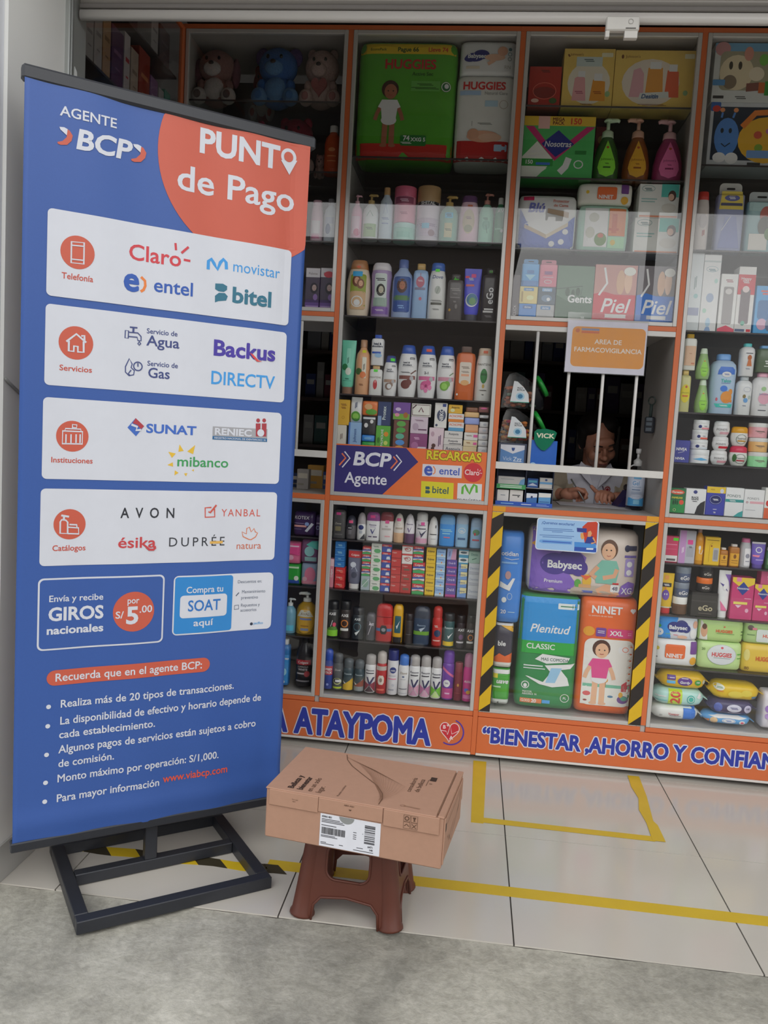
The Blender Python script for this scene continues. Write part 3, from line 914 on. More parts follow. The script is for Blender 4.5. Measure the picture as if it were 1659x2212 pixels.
PRODUCTS = [
('diaper_pack','pack',-.4313,.06,2.345,.3827,.4375,.2,['#4f9a2b'],[('r',.01,0,.99,.125,'#b32a20'),('r',.02,.885,.98,.975,'#d6b52a'),('t','EconoPack',.2,.925,.022,'#3c5a18'),('t','Pague 66',.5,.925,.035,'#2a4a18','x'),('t','Lleve 74',.8,.925,.035,'#c2502a','x'),('t','HUGGIES',.53,.8,.075,'#b5292b','x',.62),('t','Active Sec',.66,.72,.03,'#2c5a1e'),('r',.55,.575,.84,.66,'#63a84a'),('r',.608,.632,.756,.638,'#2c5a1e'),('r',.632,.622,.772,.628,'#2c5a1e'),('r',.551,.602,.801,.608,'#2c5a1e'),('r',.593,.592,.829,.598,'#2c5a1e'),('e',.9,.615,.05,.045,'#2a6a3a'),('o',.9,.615,.043,.038,'#cfe0c8',.008),('e',.905,.62,.022,.02,'#dfe8d8'),('baby',.34,.1,.56,'#9c6248','#3a2018','#dcd8d4'),('R',.47,.11,.73,.2,'#22702f'),('t','74',.53,.175,.04,'#e4e2de','x'),('r',.475,.137,.574,.142,'#e4e2de'),('r',.491,.128,.585,.133,'#e4e2de'),('t','XXG 5',.65,.165,.03,'#e4e2de','x')],'big green diaper pack with yellow top band and standing toddler','pack',None),
('diaper_pack','pack',-.126,.06,2.345,.2217,.3162,.18,['#dcd8d0'],[('r',.01,0,.99,.225,'#b02424'),('t','HUGGIES',.47,.87,.085,'#c22a2a','x',.8),('r',.06,.76,.42,.81,'#9fb8d4'),('t','Natural Care',.68,.785,.035,'#9a9a98'),('r',.5,.63,.72,.7,'#a8c4dc'),('o',.82,.655,.07,.048,'#b8aca4',.012),('e',.5,.28,.28,.07,'#d3a084'),('e',.33,.31,.1,.06,'#c99578'),('e',.62,.27,.2,.05,'#dcae94'),('l',[(.3,.46),(.3,.4)],'#a8a8a4',.01),('r',.396,.433,.619,.44,'#8c8c88'),('r',.434,.42,.644,.427,'#8c8c88'),('R',.7,.11,.92,.19,'#9fbcd8')],'white diaper pack with red base and lying baby picture','pack',None),
('diaper_pack','pack',-.1252,.06,2.6618,.2143,.1232,.18,['#e0dcd4'],[('e',.26,.5,.16,.13,'#2c2f72'),('e',.38,.58,.14,.14,'#2c2f72'),('e',.18,.46,.1,.1,'#2c2f72'),('t','Babysec',.3,.54,.12,'#e4e2de','x',.38),('e',.62,.5,.18,.1,'#d9ab90'),('e',.75,.68,.09,.14,'#cf9c80'),('l',[(.5,.3),(.62,.42)],'#d9ab90',.06),('e',.88,.74,.03,.05,'#4a7078'),('o',.88,.6,.03,.05,'#6a8a8e',.01),('o',.88,.46,.03,.05,'#77807e',.01),('R',.12,.16,.36,.24,'#cfc4b0'),('t','RN',.85,.22,.1,'#a8a49c','r')],'small white newborn diaper pack with navy cloud stacked up high','pack',None),
('lotion_bottle','pumps',-.6003,.06,2.036,.0429,.1744,.05,['#d79ab4','#d8a8b4'],[('r',.15,.12,.85,.5,'#e4b4c6'),('e',.62,.15,.28,.08,'#c04a78')],'slim pink lotion bottle with pump, leftmost of the middle lotion row','bottle','lotions on the mirrored shelf'),
('lotion_bottle','pumps',-.5449,.06,2.036,.0618,.1791,.055,['#cfdcd6','#b49a62'],[('r',.1,.06,.9,.34,'#8fae7c'),('r',.281,.246,.675,.263,'#3f5a34'),('r',.347,.217,.719,.234,'#3f5a34'),('l',[(.3,.5),(.5,.62),(.7,.5)],'#7a9a8a',.03)],'pale bottle with gold pump and olive-green label','bottle','lotions on the mirrored shelf'),
('lotion_bottle','neck',-.4842,.06,2.036,.0515,.2045,.05,['#b9c8de','#b08a5a'],[('l',[(.5,.7),(.35,.5),(.65,.5),(.5,.7)],'#8a9cc0',.03),('r',.218,.405,.726,.418,'#7d90b8'),('r',.302,.382,.782,.395,'#7d90b8'),('r',.25,.3,.75,.32,'#8a9cc0')],'tall pale blue lotion bottle with bronze neck cap','bottle','lotions on the mirrored shelf'),
('cream_tub','jart',-.4104,.06,2.036,.0877,.0707,.0877,['#93cdbd','#a9dccf'],[('r',.2,.2,.8,.5,'#7abfae')],'turquoise cream tub under the tall pink tub','tub','lotions on the mirrored shelf'),
('cream_tub','jart',-.4126,.06,2.1073,.0873,.1383,.0873,['#d78aa2','#c8627e'],[('r',.1,.52,.9,.7,'#8c4660'),('r',.306,.61,.655,.636,'#e8b4c4'),('r',.364,.564,.694,.59,'#e8b4c4'),('r',.328,.258,.638,.282,'#b4587a'),('r',.379,.218,.672,.242,'#b4587a')],'tall pink cream tub with rose lid on a turquoise tub','tub','lotions on the mirrored shelf'),
('cream_tub','jart',-.3196,.06,2.036,.091,.2132,.091,['#c9bfcc','#a98a62'],[('r',.06,.66,.94,.72,'#26262c'),('t','SHITAL',.5,.69,.055,'#d8d8de','x'),('r',.04,.1,.96,.42,'#b7a8bc'),('r',.08,.306,.836,.323,'#8a7494'),('r',.206,.277,.92,.294,'#8a7494'),('e',.7,.16,.14,.06,'#8a6878'),('R',.28,.235,.6,.33,'#6fb6ec')],'large cream tub with gold lid and black band','tub','lotions on the mirrored shelf'),
('lotion_bottle','pumps',-.2369,.06,2.036,.0717,.1822,.065,['#7fae9e','#b89a5e'],[('R',.3,.5,.74,.62,'#58b4f0'),('r',.374,.567,.637,.587,'#1d4a6a'),('r',.418,.533,.666,.553,'#1d4a6a'),('r',.3,.1,.72,.4,'#b9b48c'),('r',.333,.265,.652,.28,'#5a6a4a'),('r',.386,.24,.687,.255,'#5a6a4a')],'sea-green lotion bottle with gold pump and bright blue sticker','bottle','lotions on the mirrored shelf'),
('lotion_bottle','bot',-.1591,.06,2.036,.0778,.1812,.065,['#d4b3c2','#6a4a72'],[('e',.5,.45,.3,.26,'#b9a98e'),('r',.352,.526,.618,.542,'#7d5a70'),('r',.396,.497,.648,.514,'#7d5a70'),('R',.42,.76,.66,.8,'#e87a5a'),('e',.5,.3,.2,.08,'#8a8a6a')],'rosy oval lotion bottle with purple cap and orange sticker','bottle','lotions on the mirrored shelf'),
('lotion_bottle','pumps',-.091,.06,2.036,.0556,.1937,.05,['#8fcab2','#b07a6e'],[('e',.5,.36,.26,.1,'#6fae98'),('l',[(.5,.36),(.6,.2)],'#3f7a66',.04),('r',.277,.485,.589,.498,'#3f7a66'),('r',.329,.462,.623,.475,'#3f7a66')],'mint green lotion bottle with rosy pump','bottle','lotions on the mirrored shelf'),
('lotion_bottle','neck',-.0386,.06,2.036,.0424,.177,.045,['#3f8f66','#dad8d2'],[('t','AV',.5,.7,.07,'#e4e2de','r'),('r',.1,.3,.9,.34,'#7fc0a0'),('e',.7,.28,.12,.04,'#cfe4d4')],'dark green lotion bottle at the right end of the middle lotion row','bottle','lotions on the mirrored shelf'),
('shampoo_bottle','sham',-.579,.06,1.738,.097,.2223,.085,['#d5c5b0','#a8744a'],[('R',.2,.12,.84,.74,'#8f9a3a'),('face',.45,.62,.14,'#c9987a','#6a3a20'),('face',.62,.57,.12,'#d2a384','#7a4a28'),('R',.2,.12,.84,.44,'#c9a680'),('o',.5,.26,.22,.09,'#f0e6d4',.04),('e',.5,.24,.13,.055,'#f2e8d6'),('R',.28,.7,.68,.79,'#3aa0ee'),('e',.5,.87,.09,.022,'#f0603a')],'cream shampoo bottle with brown cap, blue sticker and coconut label','bottle','shampoos on the third shelf'),
('shampoo_bottle','shamw',-.4881,.06,1.738,.0821,.2126,.075,['#a08ab0','#cfc9cc'],[('R',.22,.2,.8,.8,'#c4ccc8'),('r',.266,.696,.687,.712,'#2a2630'),('r',.337,.667,.734,.684,'#2a2630'),('face',.52,.5,.17,'#b9b4a0','#2a2a24'),('R',.18,.2,.84,.36,'#8fa498'),('r',.12,.06,.9,.19,'#7d5aa2'),('r',.288,.134,.67,.144,'#d8c8e4'),('r',.351,.117,.712,.126,'#d8c8e4')],'lilac shampoo bottle with silver label and dark-haired portrait','bottle','shampoos on the third shelf'),
('shampoo_bottle','neck',-.4029,.06,1.738,.0815,.2311,.08,['#9db0d2','#5a6fa8'],[('R',.1,.1,.9,.7,'#3d5a96'),('face',.5,.54,.2,'#a4684a','#4a2a20'),('r',.12,.3,.88,.38,'#4f7a4a'),('r',.12,.12,.88,.28,'#2e4f96'),('r',.34,.197,.628,.217,'#7fa4d8'),('r',.388,.163,.66,.183,'#7fa4d8')],'light blue bottle with blue neck and portrait of a smiling woman','bottle','shampoos on the third shelf'),
('shampoo_bottle','botr',-.3313,.06,1.738,.0589,.2158,.06,['#94b0d2','#b9985e'],[('e',.5,.66,.28,.1,'#b4687a'),('r',.329,.684,.637,.694,'#e8c8d0'),('r',.38,.667,.671,.676,'#e8c8d0'),('l',[(.5,.82),(.5,.76)],'#b46a78',.03),('r',.15,.52,.85,.56,'#7f7f98'),('e',.55,.36,.1,.03,'#c26a7a')],'sky blue bottle with gold cap and pink round emblem','bottle','shampoos on the third shelf'),
('shampoo_bottle','bot',-.2651,.06,1.738,.0706,.2205,.07,['#dad7d2','#3f67b4'],[('t','Dove',.5,.75,.06,'#2f4a86','r',.6,.2),('R',.36,.84,.6,.89,'#56d43a'),('e',.55,.52,.16,.07,'#aab0a8'),('l',[(.5,.46),(.62,.58)],'#8a9088',.03),('r',.2,.26,.8,.3,'#56564f'),('r',.179,.333,.757,.341,'#7a7a78'),('r',.275,.319,.821,.327,'#7a7a78'),('r',.308,.183,.653,.191,'#8a8a88'),('r',.366,.169,.692,.177,'#8a8a88')],'white shampoo bottle with blue cap and green price sticker','bottle','shampoos on the third shelf'),
('shampoo_bottle','botr',-.1924,.06,1.738,.0615,.1798,.055,['#5a5656','#4a4646'],[('R',.36,.87,.68,.94,'#52d83c'),('r',.191,.667,.747,.687,'#9a9694'),('r',.284,.633,.809,.653,'#9a9694'),('r',.339,.573,.628,.581,'#9a9694'),('r',.388,.559,.661,.567,'#9a9694'),('r',.2,.48,.8,.5,'#8a8684'),('e',.2,.22,.07,.03,'#b48a3a'),('r',.408,.404,.574,.414,'#9a9694'),('r',.435,.387,.592,.396,'#9a9694'),('e',.6,.3,.08,.05,'#7a7674')],'short charcoal hair bottle with lime price sticker','bottle','shampoos on the third shelf'),
('shampoo_bottle','tube',-.1271,.06,1.738,.0665,.2052,.055,['#5356c8','#4a4c58'],[('R',.4,.83,.68,.9,'#e85a8a'),('r',.06,.82,.3,.86,'#e84a5a'),('r',.253,.806,.518,.823,'#c8ccf0'),('r',.297,.778,.547,.794,'#c8ccf0'),('r',.12,.66,.6,.7,'#c86a6a'),('e',.5,.4,.36,.13,'#dfe4ec'),('e',.52,.41,.32,.115,'#4f7a9a'),('e',.55,.38,.2,.07,'#6f9a6a')],'violet-blue hair gel tube with pale globe picture','tube','shampoos on the third shelf'),
('shampoo_bottle','botr',-.0589,.06,1.738,.0594,.2077,.055,['#3a3638','#2c2a2a'],[('v','eGo',.52,.48,.42,'#e4e2de','b'),('R',.42,.91,.72,.96,'#5ae03a'),('r',.2,.22,.8,.245,'#d8d6d4'),('r',.14,.17,.78,.205,'#c8c6c4'),('r',.278,.104,.677,.114,'#8a8686'),('r',.345,.087,.722,.096,'#8a8686')],'black bottle with white upright lettering and lime price sticker','bottle','shampoos on the third shelf'),
('conditioner_tube','tube',-.6027,.06,1.431,.0574,.2141,.055,['#6fc4a8','#8a6a58'],[('R',.38,.42,.66,.85,'#8fd4bc'),('r',.452,.558,.488,.67,'#2f6a58'),('r',.512,.577,.548,.682,'#2f6a58'),('e',.3,.5,.2,.06,'#2f7a4a'),('e',.56,.42,.2,.07,'#cfdcc8'),('r',.352,.283,.619,.291,'#2f6a58'),('r',.396,.269,.648,.277,'#2f6a58'),('r',.2,.24,.8,.25,'#4f9a84')],'mint conditioner tube standing on a brown cap','tube','hair care on the fourth shelf'),
('shampoo_bottle','neck',-.5435,.06,1.431,.0583,.2183,.065,['#d8a27c','#b48a6c'],[('R',.5,.3,.78,.68,'#e2d2c2'),('r',.592,.438,.628,.549,'#5a4a40'),('r',.652,.457,.688,.562,'#5a4a40'),('e',.28,.42,.22,.06,'#4a6a3a'),('e',.58,.36,.2,.06,'#d87a4a'),('R',.46,.76,.72,.81,'#e0d43a'),('r',.356,.184,.615,.194,'#8a5a3a'),('r',.399,.166,.644,.176,'#8a5a3a')],'peach bottle with a long neck and yellow price sticker','bottle','hair care on the fourth shelf'),
('shampoo_bottle','botr',-.4873,.06,1.431,.0513,.1185,.045,['#dcd8d2','#c9a878'],[('R',.34,.78,.66,.86,'#4fd63a'),('t','PANTENE',.5,.6,.06,'#8a8074','r'),('e',.5,.36,.16,.16,'#b4343a'),('e',.5,.46,.07,.05,'#e08a8a')],'small white shampoo bottle with red capsule emblem below a blue-capped one','bottle','hair care on the fourth shelf'),
('shampoo_bottle','botr',-.486,.06,1.5501,.0505,.1202,.045,['#dcdcdc','#2f55b0'],[('t','head &',.5,.7,.07,'#23304a','x',.6),('t','shoulders',.5,.62,.06,'#23304a','x'),('r',.1,.38,.8,.44,'#2f55b0'),('e',.6,.32,.28,.07,'#8fb4dc')],'small white dandruff shampoo with blue cap perched on another bottle','bottle','hair care on the fourth shelf'),
('shampoo_bottle','sham',-.4309,.06,1.431,.0568,.1605,.065,['#dcdbd9','#3a4a88'],[('t','head &',.45,.66,.03,'#2a3448','x',.5),('t','shoulders',.5,.615,.03,'#2a3448','x',.6),('r',.25,.58,.8,.585,'#8a8a90'),('R',.62,.72,.86,.76,'#4a4a52'),('t','new',.74,.74,.03,'#e4e2de'),('r',.1,.34,.92,.41,'#a88a78'),('e',.75,.36,.1,.045,'#a8a8ac'),('e',.45,.24,.24,.085,'#8a7468'),('e',.6,.28,.16,.06,'#8a7468'),('e',.5,.24,.16,.06,'#e8e4de'),('R',.5,.86,.8,.93,'#4fd63a')],'short white dandruff shampoo with coconut picture and lime sticker','bottle','hair care on the fourth shelf'),
('shampoo_bottle','sham',-.3626,.06,1.431,.0771,.2058,.075,['#dcdbd9','#2f55a8'],[('t','head &',.45,.66,.03,'#2a3448','x',.5),('t','shoulders',.5,.615,.03,'#2a3448','x',.6),('r',.25,.58,.8,.585,'#8a8a90'),('R',.62,.72,.86,.76,'#4a4a52'),('t','new',.74,.74,.03,'#e4e2de'),('r',.1,.34,.92,.41,'#7a4a44'),('e',.75,.36,.1,.045,'#a8a8ac'),('e',.45,.24,.24,.085,'#6a3a34'),('e',.6,.28,.16,.06,'#6a3a34'),('r',.165,.472,.624,.479,'#5a5a60'),('r',.242,.461,.675,.468,'#5a5a60'),('l',[(.7,.44),(.95,.52)],'#6a4a44',.06)],'white dandruff shampoo with blue cap and brown cinnamon picture','bottle','hair care on the fourth shelf'),
('shampoo_bottle','sham',-.2846,.06,1.431,.0761,.2067,.075,['#dcdbd9','#2f55a8'],[('t','head &',.45,.66,.03,'#2a3448','x',.5),('t','shoulders',.5,.615,.03,'#2a3448','x',.6),('r',.25,.58,.8,.585,'#8a8a90'),('R',.62,.72,.86,.76,'#4a4a52'),('t','new',.74,.74,.03,'#e4e2de'),('r',.1,.34,.92,.41,'#c86a94'),('e',.75,.36,.1,.045,'#a8a8ac'),('e',.45,.24,.24,.085,'#c4588a'),('e',.6,.28,.16,.06,'#c4588a'),('t','2-1',.5,.475,.045,'#3a3a44','x'),('R',.42,.88,.7,.93,'#f0503a'),('e',.3,.2,.1,.05,'#d47aa4'),('e',.7,.2,.1,.05,'#d47aa4'),('e',.5,.15,.1,.05,'#d47aa4'),('e',.5,.23,.06,.03,'#8a2a5a')],'white two-in-one shampoo with blue cap and pink flower','bottle','hair care on the fourth shelf'),
('shampoo_bottle','sham',-.2085,.06,1.431,.0733,.2077,.075,['#dcdbd9','#2f55a8'],[('t','head &',.45,.66,.03,'#2a3448','x',.5),('t','shoulders',.5,.615,.03,'#2a3448','x',.6),('r',.25,.58,.8,.585,'#8a8a90'),('R',.62,.72,.86,.76,'#4a4a52'),('t','new',.74,.74,.03,'#e4e2de'),('r',.1,.34,.92,.41,'#c48a9c'),('e',.75,.36,.1,.045,'#a8a8ac'),('e',.45,.24,.24,.085,'#6fa040'),('e',.6,.28,.16,.06,'#6fa040'),('e',.45,.24,.16,.06,'#8fc05a'),('l',[(.7,.44),(.9,.5)],'#6a8a64',.05)],'white dandruff shampoo with blue cap and green lime picture','bottle','hair care on the fourth shelf'),
('shampoo_bottle','botr',-.1327,.06,1.431,.0756,.2111,.075,['#c46230','#6a5a54'],[('R',.2,.3,.8,.7,'#cfc4b8'),('r',.296,.605,.663,.618,'#7a6a5c'),('r',.357,.582,.704,.595,'#7a6a5c'),('r',.3,.44,.7,.48,'#d89a7a'),('r',.296,.524,.663,.533,'#7a6a5c'),('r',.357,.507,.704,.516,'#7a6a5c'),('e',.5,.32,.22,.05,'#d0a06a'),('e',.14,.1,.05,.02,'#e8dcd0')],'orange herbal shampoo bottle with paper-look label','bottle','hair care on the fourth shelf'),
('shampoo_bottle','bot',-.0596,.06,1.431,.0678,.2068,.07,['#dad6d0','#cdb9a4'],[('t','PANTENE',.5,.69,.04,'#5a5650','r',.8),('R',.4,.9,.66,.95,'#f06a4a'),('e',.5,.47,.2,.14,'#2f7a3a'),('r',.34,.48,.66,.52,'#1f5a2a'),('e',.5,.28,.07,.04,'#b89a4a'),('r',.279,.202,.677,.209,'#5a5650'),('r',.345,.191,.721,.198,'#5a5650'),('r',.43,.122,.556,.129,'#5a5650'),('r',.451,.111,.57,.118,'#5a5650')],'white shampoo bottle with beige cap and green capsule emblem','bottle','hair care on the fourth shelf'),
('soap_bar','box',-.6114,.06,1.215,.037,.0904,.035,['#d8cfc4'],[('r',.38,.365,.47,.608,'#8a7a70'),('r',.53,.405,.62,.635,'#8a7a70')],'cream soap carton under the yellow one','soap','soap bars over the agent sign'),
('soap_bar','box',-.6085,.06,1.306,.0476,.1013,.035,['#d6a83c'],[('r',.246,.81,.703,.836,'#8a5a2a'),('r',.322,.764,.754,.79,'#8a5a2a'),('r',.293,.69,.666,.716,'#8a5a2a'),('r',.355,.644,.707,.67,'#8a5a2a'),('o',.5,.3,.1,.05,'#a87a2a',.03)],'tall yellow soap carton at the left end of the soap row','soap','soap bars over the agent sign'),
('soap_bar','box',-.5578,.06,1.215,.0509,.1041,.035,['#8fb0dc'],[('v','Johnson',.5,.5,.22,'#33508e'),('r',0,0,.12,1,'#4a70b8')],'pale blue upright soap wrapper beside the green flower pack','soap','soap bars over the agent sign'),
('soap_bar','sachet',-.5581,.06,1.3197,.0465,.1008,.05,['#dfe2dc'],[('e',.5,.24,.4,.2,'#5a9a3a'),('e',.5,.24,.26,.12,'#8fc45a'),('r',.42,.553,.48,.782,'#3a4a6a'),('r',.52,.591,.58,.807,'#3a4a6a')],'white soap pack with green flower, top of the second pile','soap','soap bars over the agent sign'),
('soap_bar','soft',-.5013,.06,1.215,.0536,.0297,.035,['#3a9a4a'],[],'green soap at the very bottom of the third pile','soap','soap bars over the agent sign'),
('soap_bar','soft',-.5034,.06,1.2453,.0519,.0261,.035,['#3f86d0'],[('e',.5,.5,.3,.2,'#6fa8e4')],'bright blue soap third from the top of its pile','soap','soap bars over the agent sign'),
('soap_bar','soft',-.5026,.06,1.2719,.0551,.077,.035,['#3a3a3c'],[('e',.3,.5,.14,.12,'#d8d8d4'),('e',.7,.7,.12,.1,'#d8d8d4'),('r',.05,.82,.95,.92,'#c8ccd0')],'black and white soap pack under the orange one','soap','soap bars over the agent sign'),
('soap_bar','soft',-.5017,.06,1.3495,.0624,.0581,.035,['#d8743c'],[('e',.6,.25,.36,.2,'#5a9a3a'),('e',.4,.6,.26,.2,'#e8a878')],'orange and green rounded soap wrapper topping the third pile','soap','soap bars over the agent sign'),
('soap_bar','box',-.4439,.06,1.215,.0571,.0972,.035,['#5aa83a'],[('v','PALMOLIVE',.44,.5,.16,'#e8ecd8'),('e',.72,.66,.16,.1,'#e88a2a'),('e',.72,.3,.14,.09,'#c8d86a'),('e',.2,.4,.1,.12,'#3a7a2a')],'green and orange soap wrapper upright under the navy one','soap','soap bars over the agent sign'),
('soap_bar','box',-.4434,.06,1.3128,.0515,.0951,.035,['#2c3c66'],[('v','Protex',.5,.52,.26,'#c8d4ec'),('r',.02,0,.3,.4,'#7f9ac0')],'navy antibacterial soap carton tilted over the green one','soap','soap bars over the agent sign'),
('soap_tray','box',-.3726,.06,1.215,.0606,.1236,.035,['#6a4038'],[('e',.5,.88,.3,.09,'#5aa04a'),('e',.5,.68,.3,.09,'#4f9a48'),('e',.45,.48,.28,.09,'#5aa890'),('e',.47,.28,.3,.09,'#4f8fd0'),('e',.44,.1,.3,.08,'#e09a4a')],'brown tray of small round soaps in five colours','soap','soap bars over the agent sign'),
('soap_bar','box',-.3743,.06,1.3392,.0684,.0699,.035,['#6f4a94'],[('r',.02,.02,.98,.35,'#6fa03a'),('e',.3,.6,.16,.1,'#c8b4dc'),('e',.75,.28,.14,.16,'#a0622e'),('e',.25,.28,.14,.1,'#d88aa4')],'purple and green children soap carton on the round soap tray','soap','soap bars over the agent sign'),
('soap_bar','box',-.3005,.06,1.215,.0699,.0735,.035,['#8a4a78'],[('r',.241,.764,.527,.804,'#d8a8c8'),('r',.289,.696,.559,.736,'#d8a8c8'),('r',.4,.2,.95,.3,'#e0c8d8'),('e',.3,.35,.2,.2,'#a86a98')],'purple bath soap carton at the bottom of its pile','soap','soap bars over the agent sign'),
('soap_bar','box',-.3014,.06,1.2891,.0682,.0668,.035,['#c8b8c4'],[('r',.238,.791,.71,.821,'#8a6a80'),('r',.316,.74,.762,.769,'#8a6a80'),('r',.45,.2,.95,.28,'#6a4a60'),('e',.3,.4,.18,.22,'#b09aac')],'pale lilac bath soap carton in the middle of its pile','soap','soap bars over the agent sign'),
('soap_bar','box',-.2966,.06,1.3565,.0766,.051,.035,['#e0d4cc'],[('l',[(.05,.1),(.95,.1),(.95,.9),(.05,.9),(.05,.1)],'#5a3040',.03),('l',[(.38,.35),(.5,.7),(.62,.35)],'#6a3a48',.05),('l',[(.05,.6),(.25,.9)],'#3a2028',.05)],'white soap carton with dark red border and line drawing','soap','soap bars over the agent sign'),
('soap_bar','box',-.2305,.06,1.215,.0583,.1014,.035,['#d4c0c8'],[('r',.66,.279,.72,.677,'#6a4a6a'),('r',.76,.345,.82,.721,'#6a4a6a'),('e',.35,.3,.14,.08,'#5a3a34'),('e',.3,.18,.12,.07,'#4a2e2a'),('e',.25,.75,.12,.1,'#b89aa8')],'pale pink soap wrapper with brown bonbon picture','soap','soap bars over the agent sign'),
('soap_bar','box',-.2179,.06,1.317,.0487,.0979,.035,['#d4d2ce'],[('e',.55,.5,.36,.24,'#4a5068'),('v','NEKO',.56,.5,.28,'#e4e2de','x'),('r',.62,.85,.9,.97,'#3a4a86'),('e',.2,.1,.1,.05,'#4a5068')],'white soap carton with slate oval badge','soap','soap bars over the agent sign'),
('soap_bar','box',-.1616,.06,1.215,.0756,.0364,.035,['#c9c6c2'],[('t','Asepxia',.5,.6,.35,'#5a5a62')],'grey-white acne soap carton, lowest of three','soap','soap bars over the agent sign'),
('soap_bar','box',-.1632,.06,1.252,.0735,.0264,.035,['#d2cfcb'],[('t','Asepxia',.5,.62,.32,'#5a5a62'),('r',.3,.15,.95,.25,'#3a3a42')],'grey-white acne soap carton, middle of three','soap','soap bars over the agent sign'),
('soap_bar','box',-.1624,.06,1.279,.0724,.0281,.035,['#cdcac6'],[('t','Asepxia',.5,.6,.3,'#5a5a62')],'grey-white acne soap carton, top of three','soap','soap bars over the agent sign'),
('soap_bar','box',-.1545,.06,1.3077,.0606,.0348,.035,['#dedbd6'],[('t','ACNOMEL',.5,.72,.25,'#d8703a'),('r',0,0,1,.38,'#5a98c0')],'white and blue acne soap carton over the grey ones','soap','soap bars over the agent sign'),
('soap_bar','box',-.1567,.06,1.343,.0607,.0331,.035,['#dedbd6'],[('t','ACNOMEL',.5,.7,.25,'#d8703a'),('r',0,0,1,.35,'#e0803a')],'white and orange acne soap carton','soap','soap bars over the agent sign'),
('soap_bar','box',-.1613,.06,1.3767,.0548,.0339,.035,['#d8a83a'],[('t','Asepxia',.5,.7,.2,'#5a4a20'),('e',.3,.35,.16,.2,'#e8d8a0')],'yellow soap carton topping the acne soaps','soap','soap bars over the agent sign'),
('soap_bar','box',-.0953,.06,1.215,.0543,.0345,.035,['#dcc49a'],[],'beige soap carton, lowest right pile','soap','soap bars over the agent sign'),
('soap_bar','box',-.0943,.06,1.2501,.0548,.0238,.035,['#dcc6a4'],[('r',.7,.3,.95,.7,'#e85a9a'),('r',.198,.626,.471,.699,'#9a6a3a'),('r',.244,.501,.502,.574,'#9a6a3a')],'beige soap carton with pink tab','soap','soap bars over the agent sign'),
('soap_bar','box',-.0935,.06,1.2746,.0537,.0301,.035,['#dcd2cc'],[('r',.68,.4,.98,.75,'#f0589a'),('r',.108,.619,.544,.672,'#8a7a70'),('r',.18,.528,.592,.581,'#8a7a70')],'white soap carton with bright pink tab','soap','soap bars over the agent sign'),
('soap_bar','box',-.0928,.06,1.3053,.0509,.0306,.035,['#e0a078'],[('r',.05,.1,.95,.25,'#d88a5a')],'apricot soap carton in the right pile','soap','soap bars over the agent sign'),
('soap_bar','soft',-.0936,.06,1.3365,.0584,.0273,.035,['#8f9ed8'],[],'lavender soap wrapper in the right pile','soap','soap bars over the agent sign'),
('soap_bar','soft',-.0957,.06,1.3645,.0586,.0214,.035,['#d8b07a'],[],'tan soap wrapper in the right pile','soap','soap bars over the agent sign'),
('soap_bar','soft',-.0962,.06,1.3864,.0488,.0183,.035,['#7a4f38'],[],'brown soap topping the right pile','soap','soap bars over the agent sign'),
('soap_bar','soft',-.0449,.06,1.215,.0389,.0375,.035,['#dcdcdc'],[('e',.6,.5,.2,.2,'#b8bcc4')],'small white wrapped guest soap, lowest in the end pile','soap','soap bars over the agent sign'),
('soap_bar','soft',-.0454,.06,1.2531,.0389,.0237,.035,['#d4d8dc'],[('e',.6,.5,.2,.2,'#b8bcc4')],'small white wrapped guest soap, second from bottom in the end pile','soap','soap bars over the agent sign'),
('soap_bar','soft',-.0461,.06,1.2774,.0388,.0258,.035,['#dcdada'],[('e',.6,.5,.2,.2,'#b8bcc4')],'small white wrapped guest soap, third from bottom in the end pile','soap','soap bars over the agent sign'),
('soap_bar','soft',-.0463,.06,1.3038,.0378,.0241,.035,['#c9c2c4'],[('e',.6,.5,.2,.2,'#b8bcc4')],'small white wrapped guest soap, third from top in the end pile','soap','soap bars over the agent sign'),
('soap_bar','soft',-.0455,.06,1.3286,.035,.022,.035,['#d4d6d8'],[('e',.6,.5,.2,.2,'#b8bcc4')],'small white wrapped guest soap, second from top in the end pile','soap','soap bars over the agent sign'),
('soap_bar','soft',-.0468,.06,1.3645,.0365,.012,.035,['#dcdcdc'],[('e',.6,.5,.2,.2,'#b8bcc4')],'small white wrapped guest soap, topmost in the end pile','soap','soap bars over the agent sign'),
('soap_bar','soft',-.05,.06,1.3864,.0409,.0228,.035,['#8a5a58'],[('e',.5,.7,.3,.16,'#e85a90')],'dusky pink wrapped soap topping the end pile','soap','soap bars over the agent sign'),
('boxed_set','box',.0943,.06,2.546,.1194,.1481,.09,['#a32a22'],[('r',.357,.887,.614,.907,'#5a1a18'),('r',.4,.853,.643,.873,'#5a1a18'),('e',.5,.36,.36,.14,'#7a2420'),('o',.5,.4,.36,.2,'#d06a5a',.02),('e',.22,.16,.12,.05,'#e0b0a0'),('e',.78,.16,.12,.07,'#3a5a2a'),('r',0,0,1,.05,'#c23a30')],'small red gift carton at the left of the yellow baby sets','box',None),
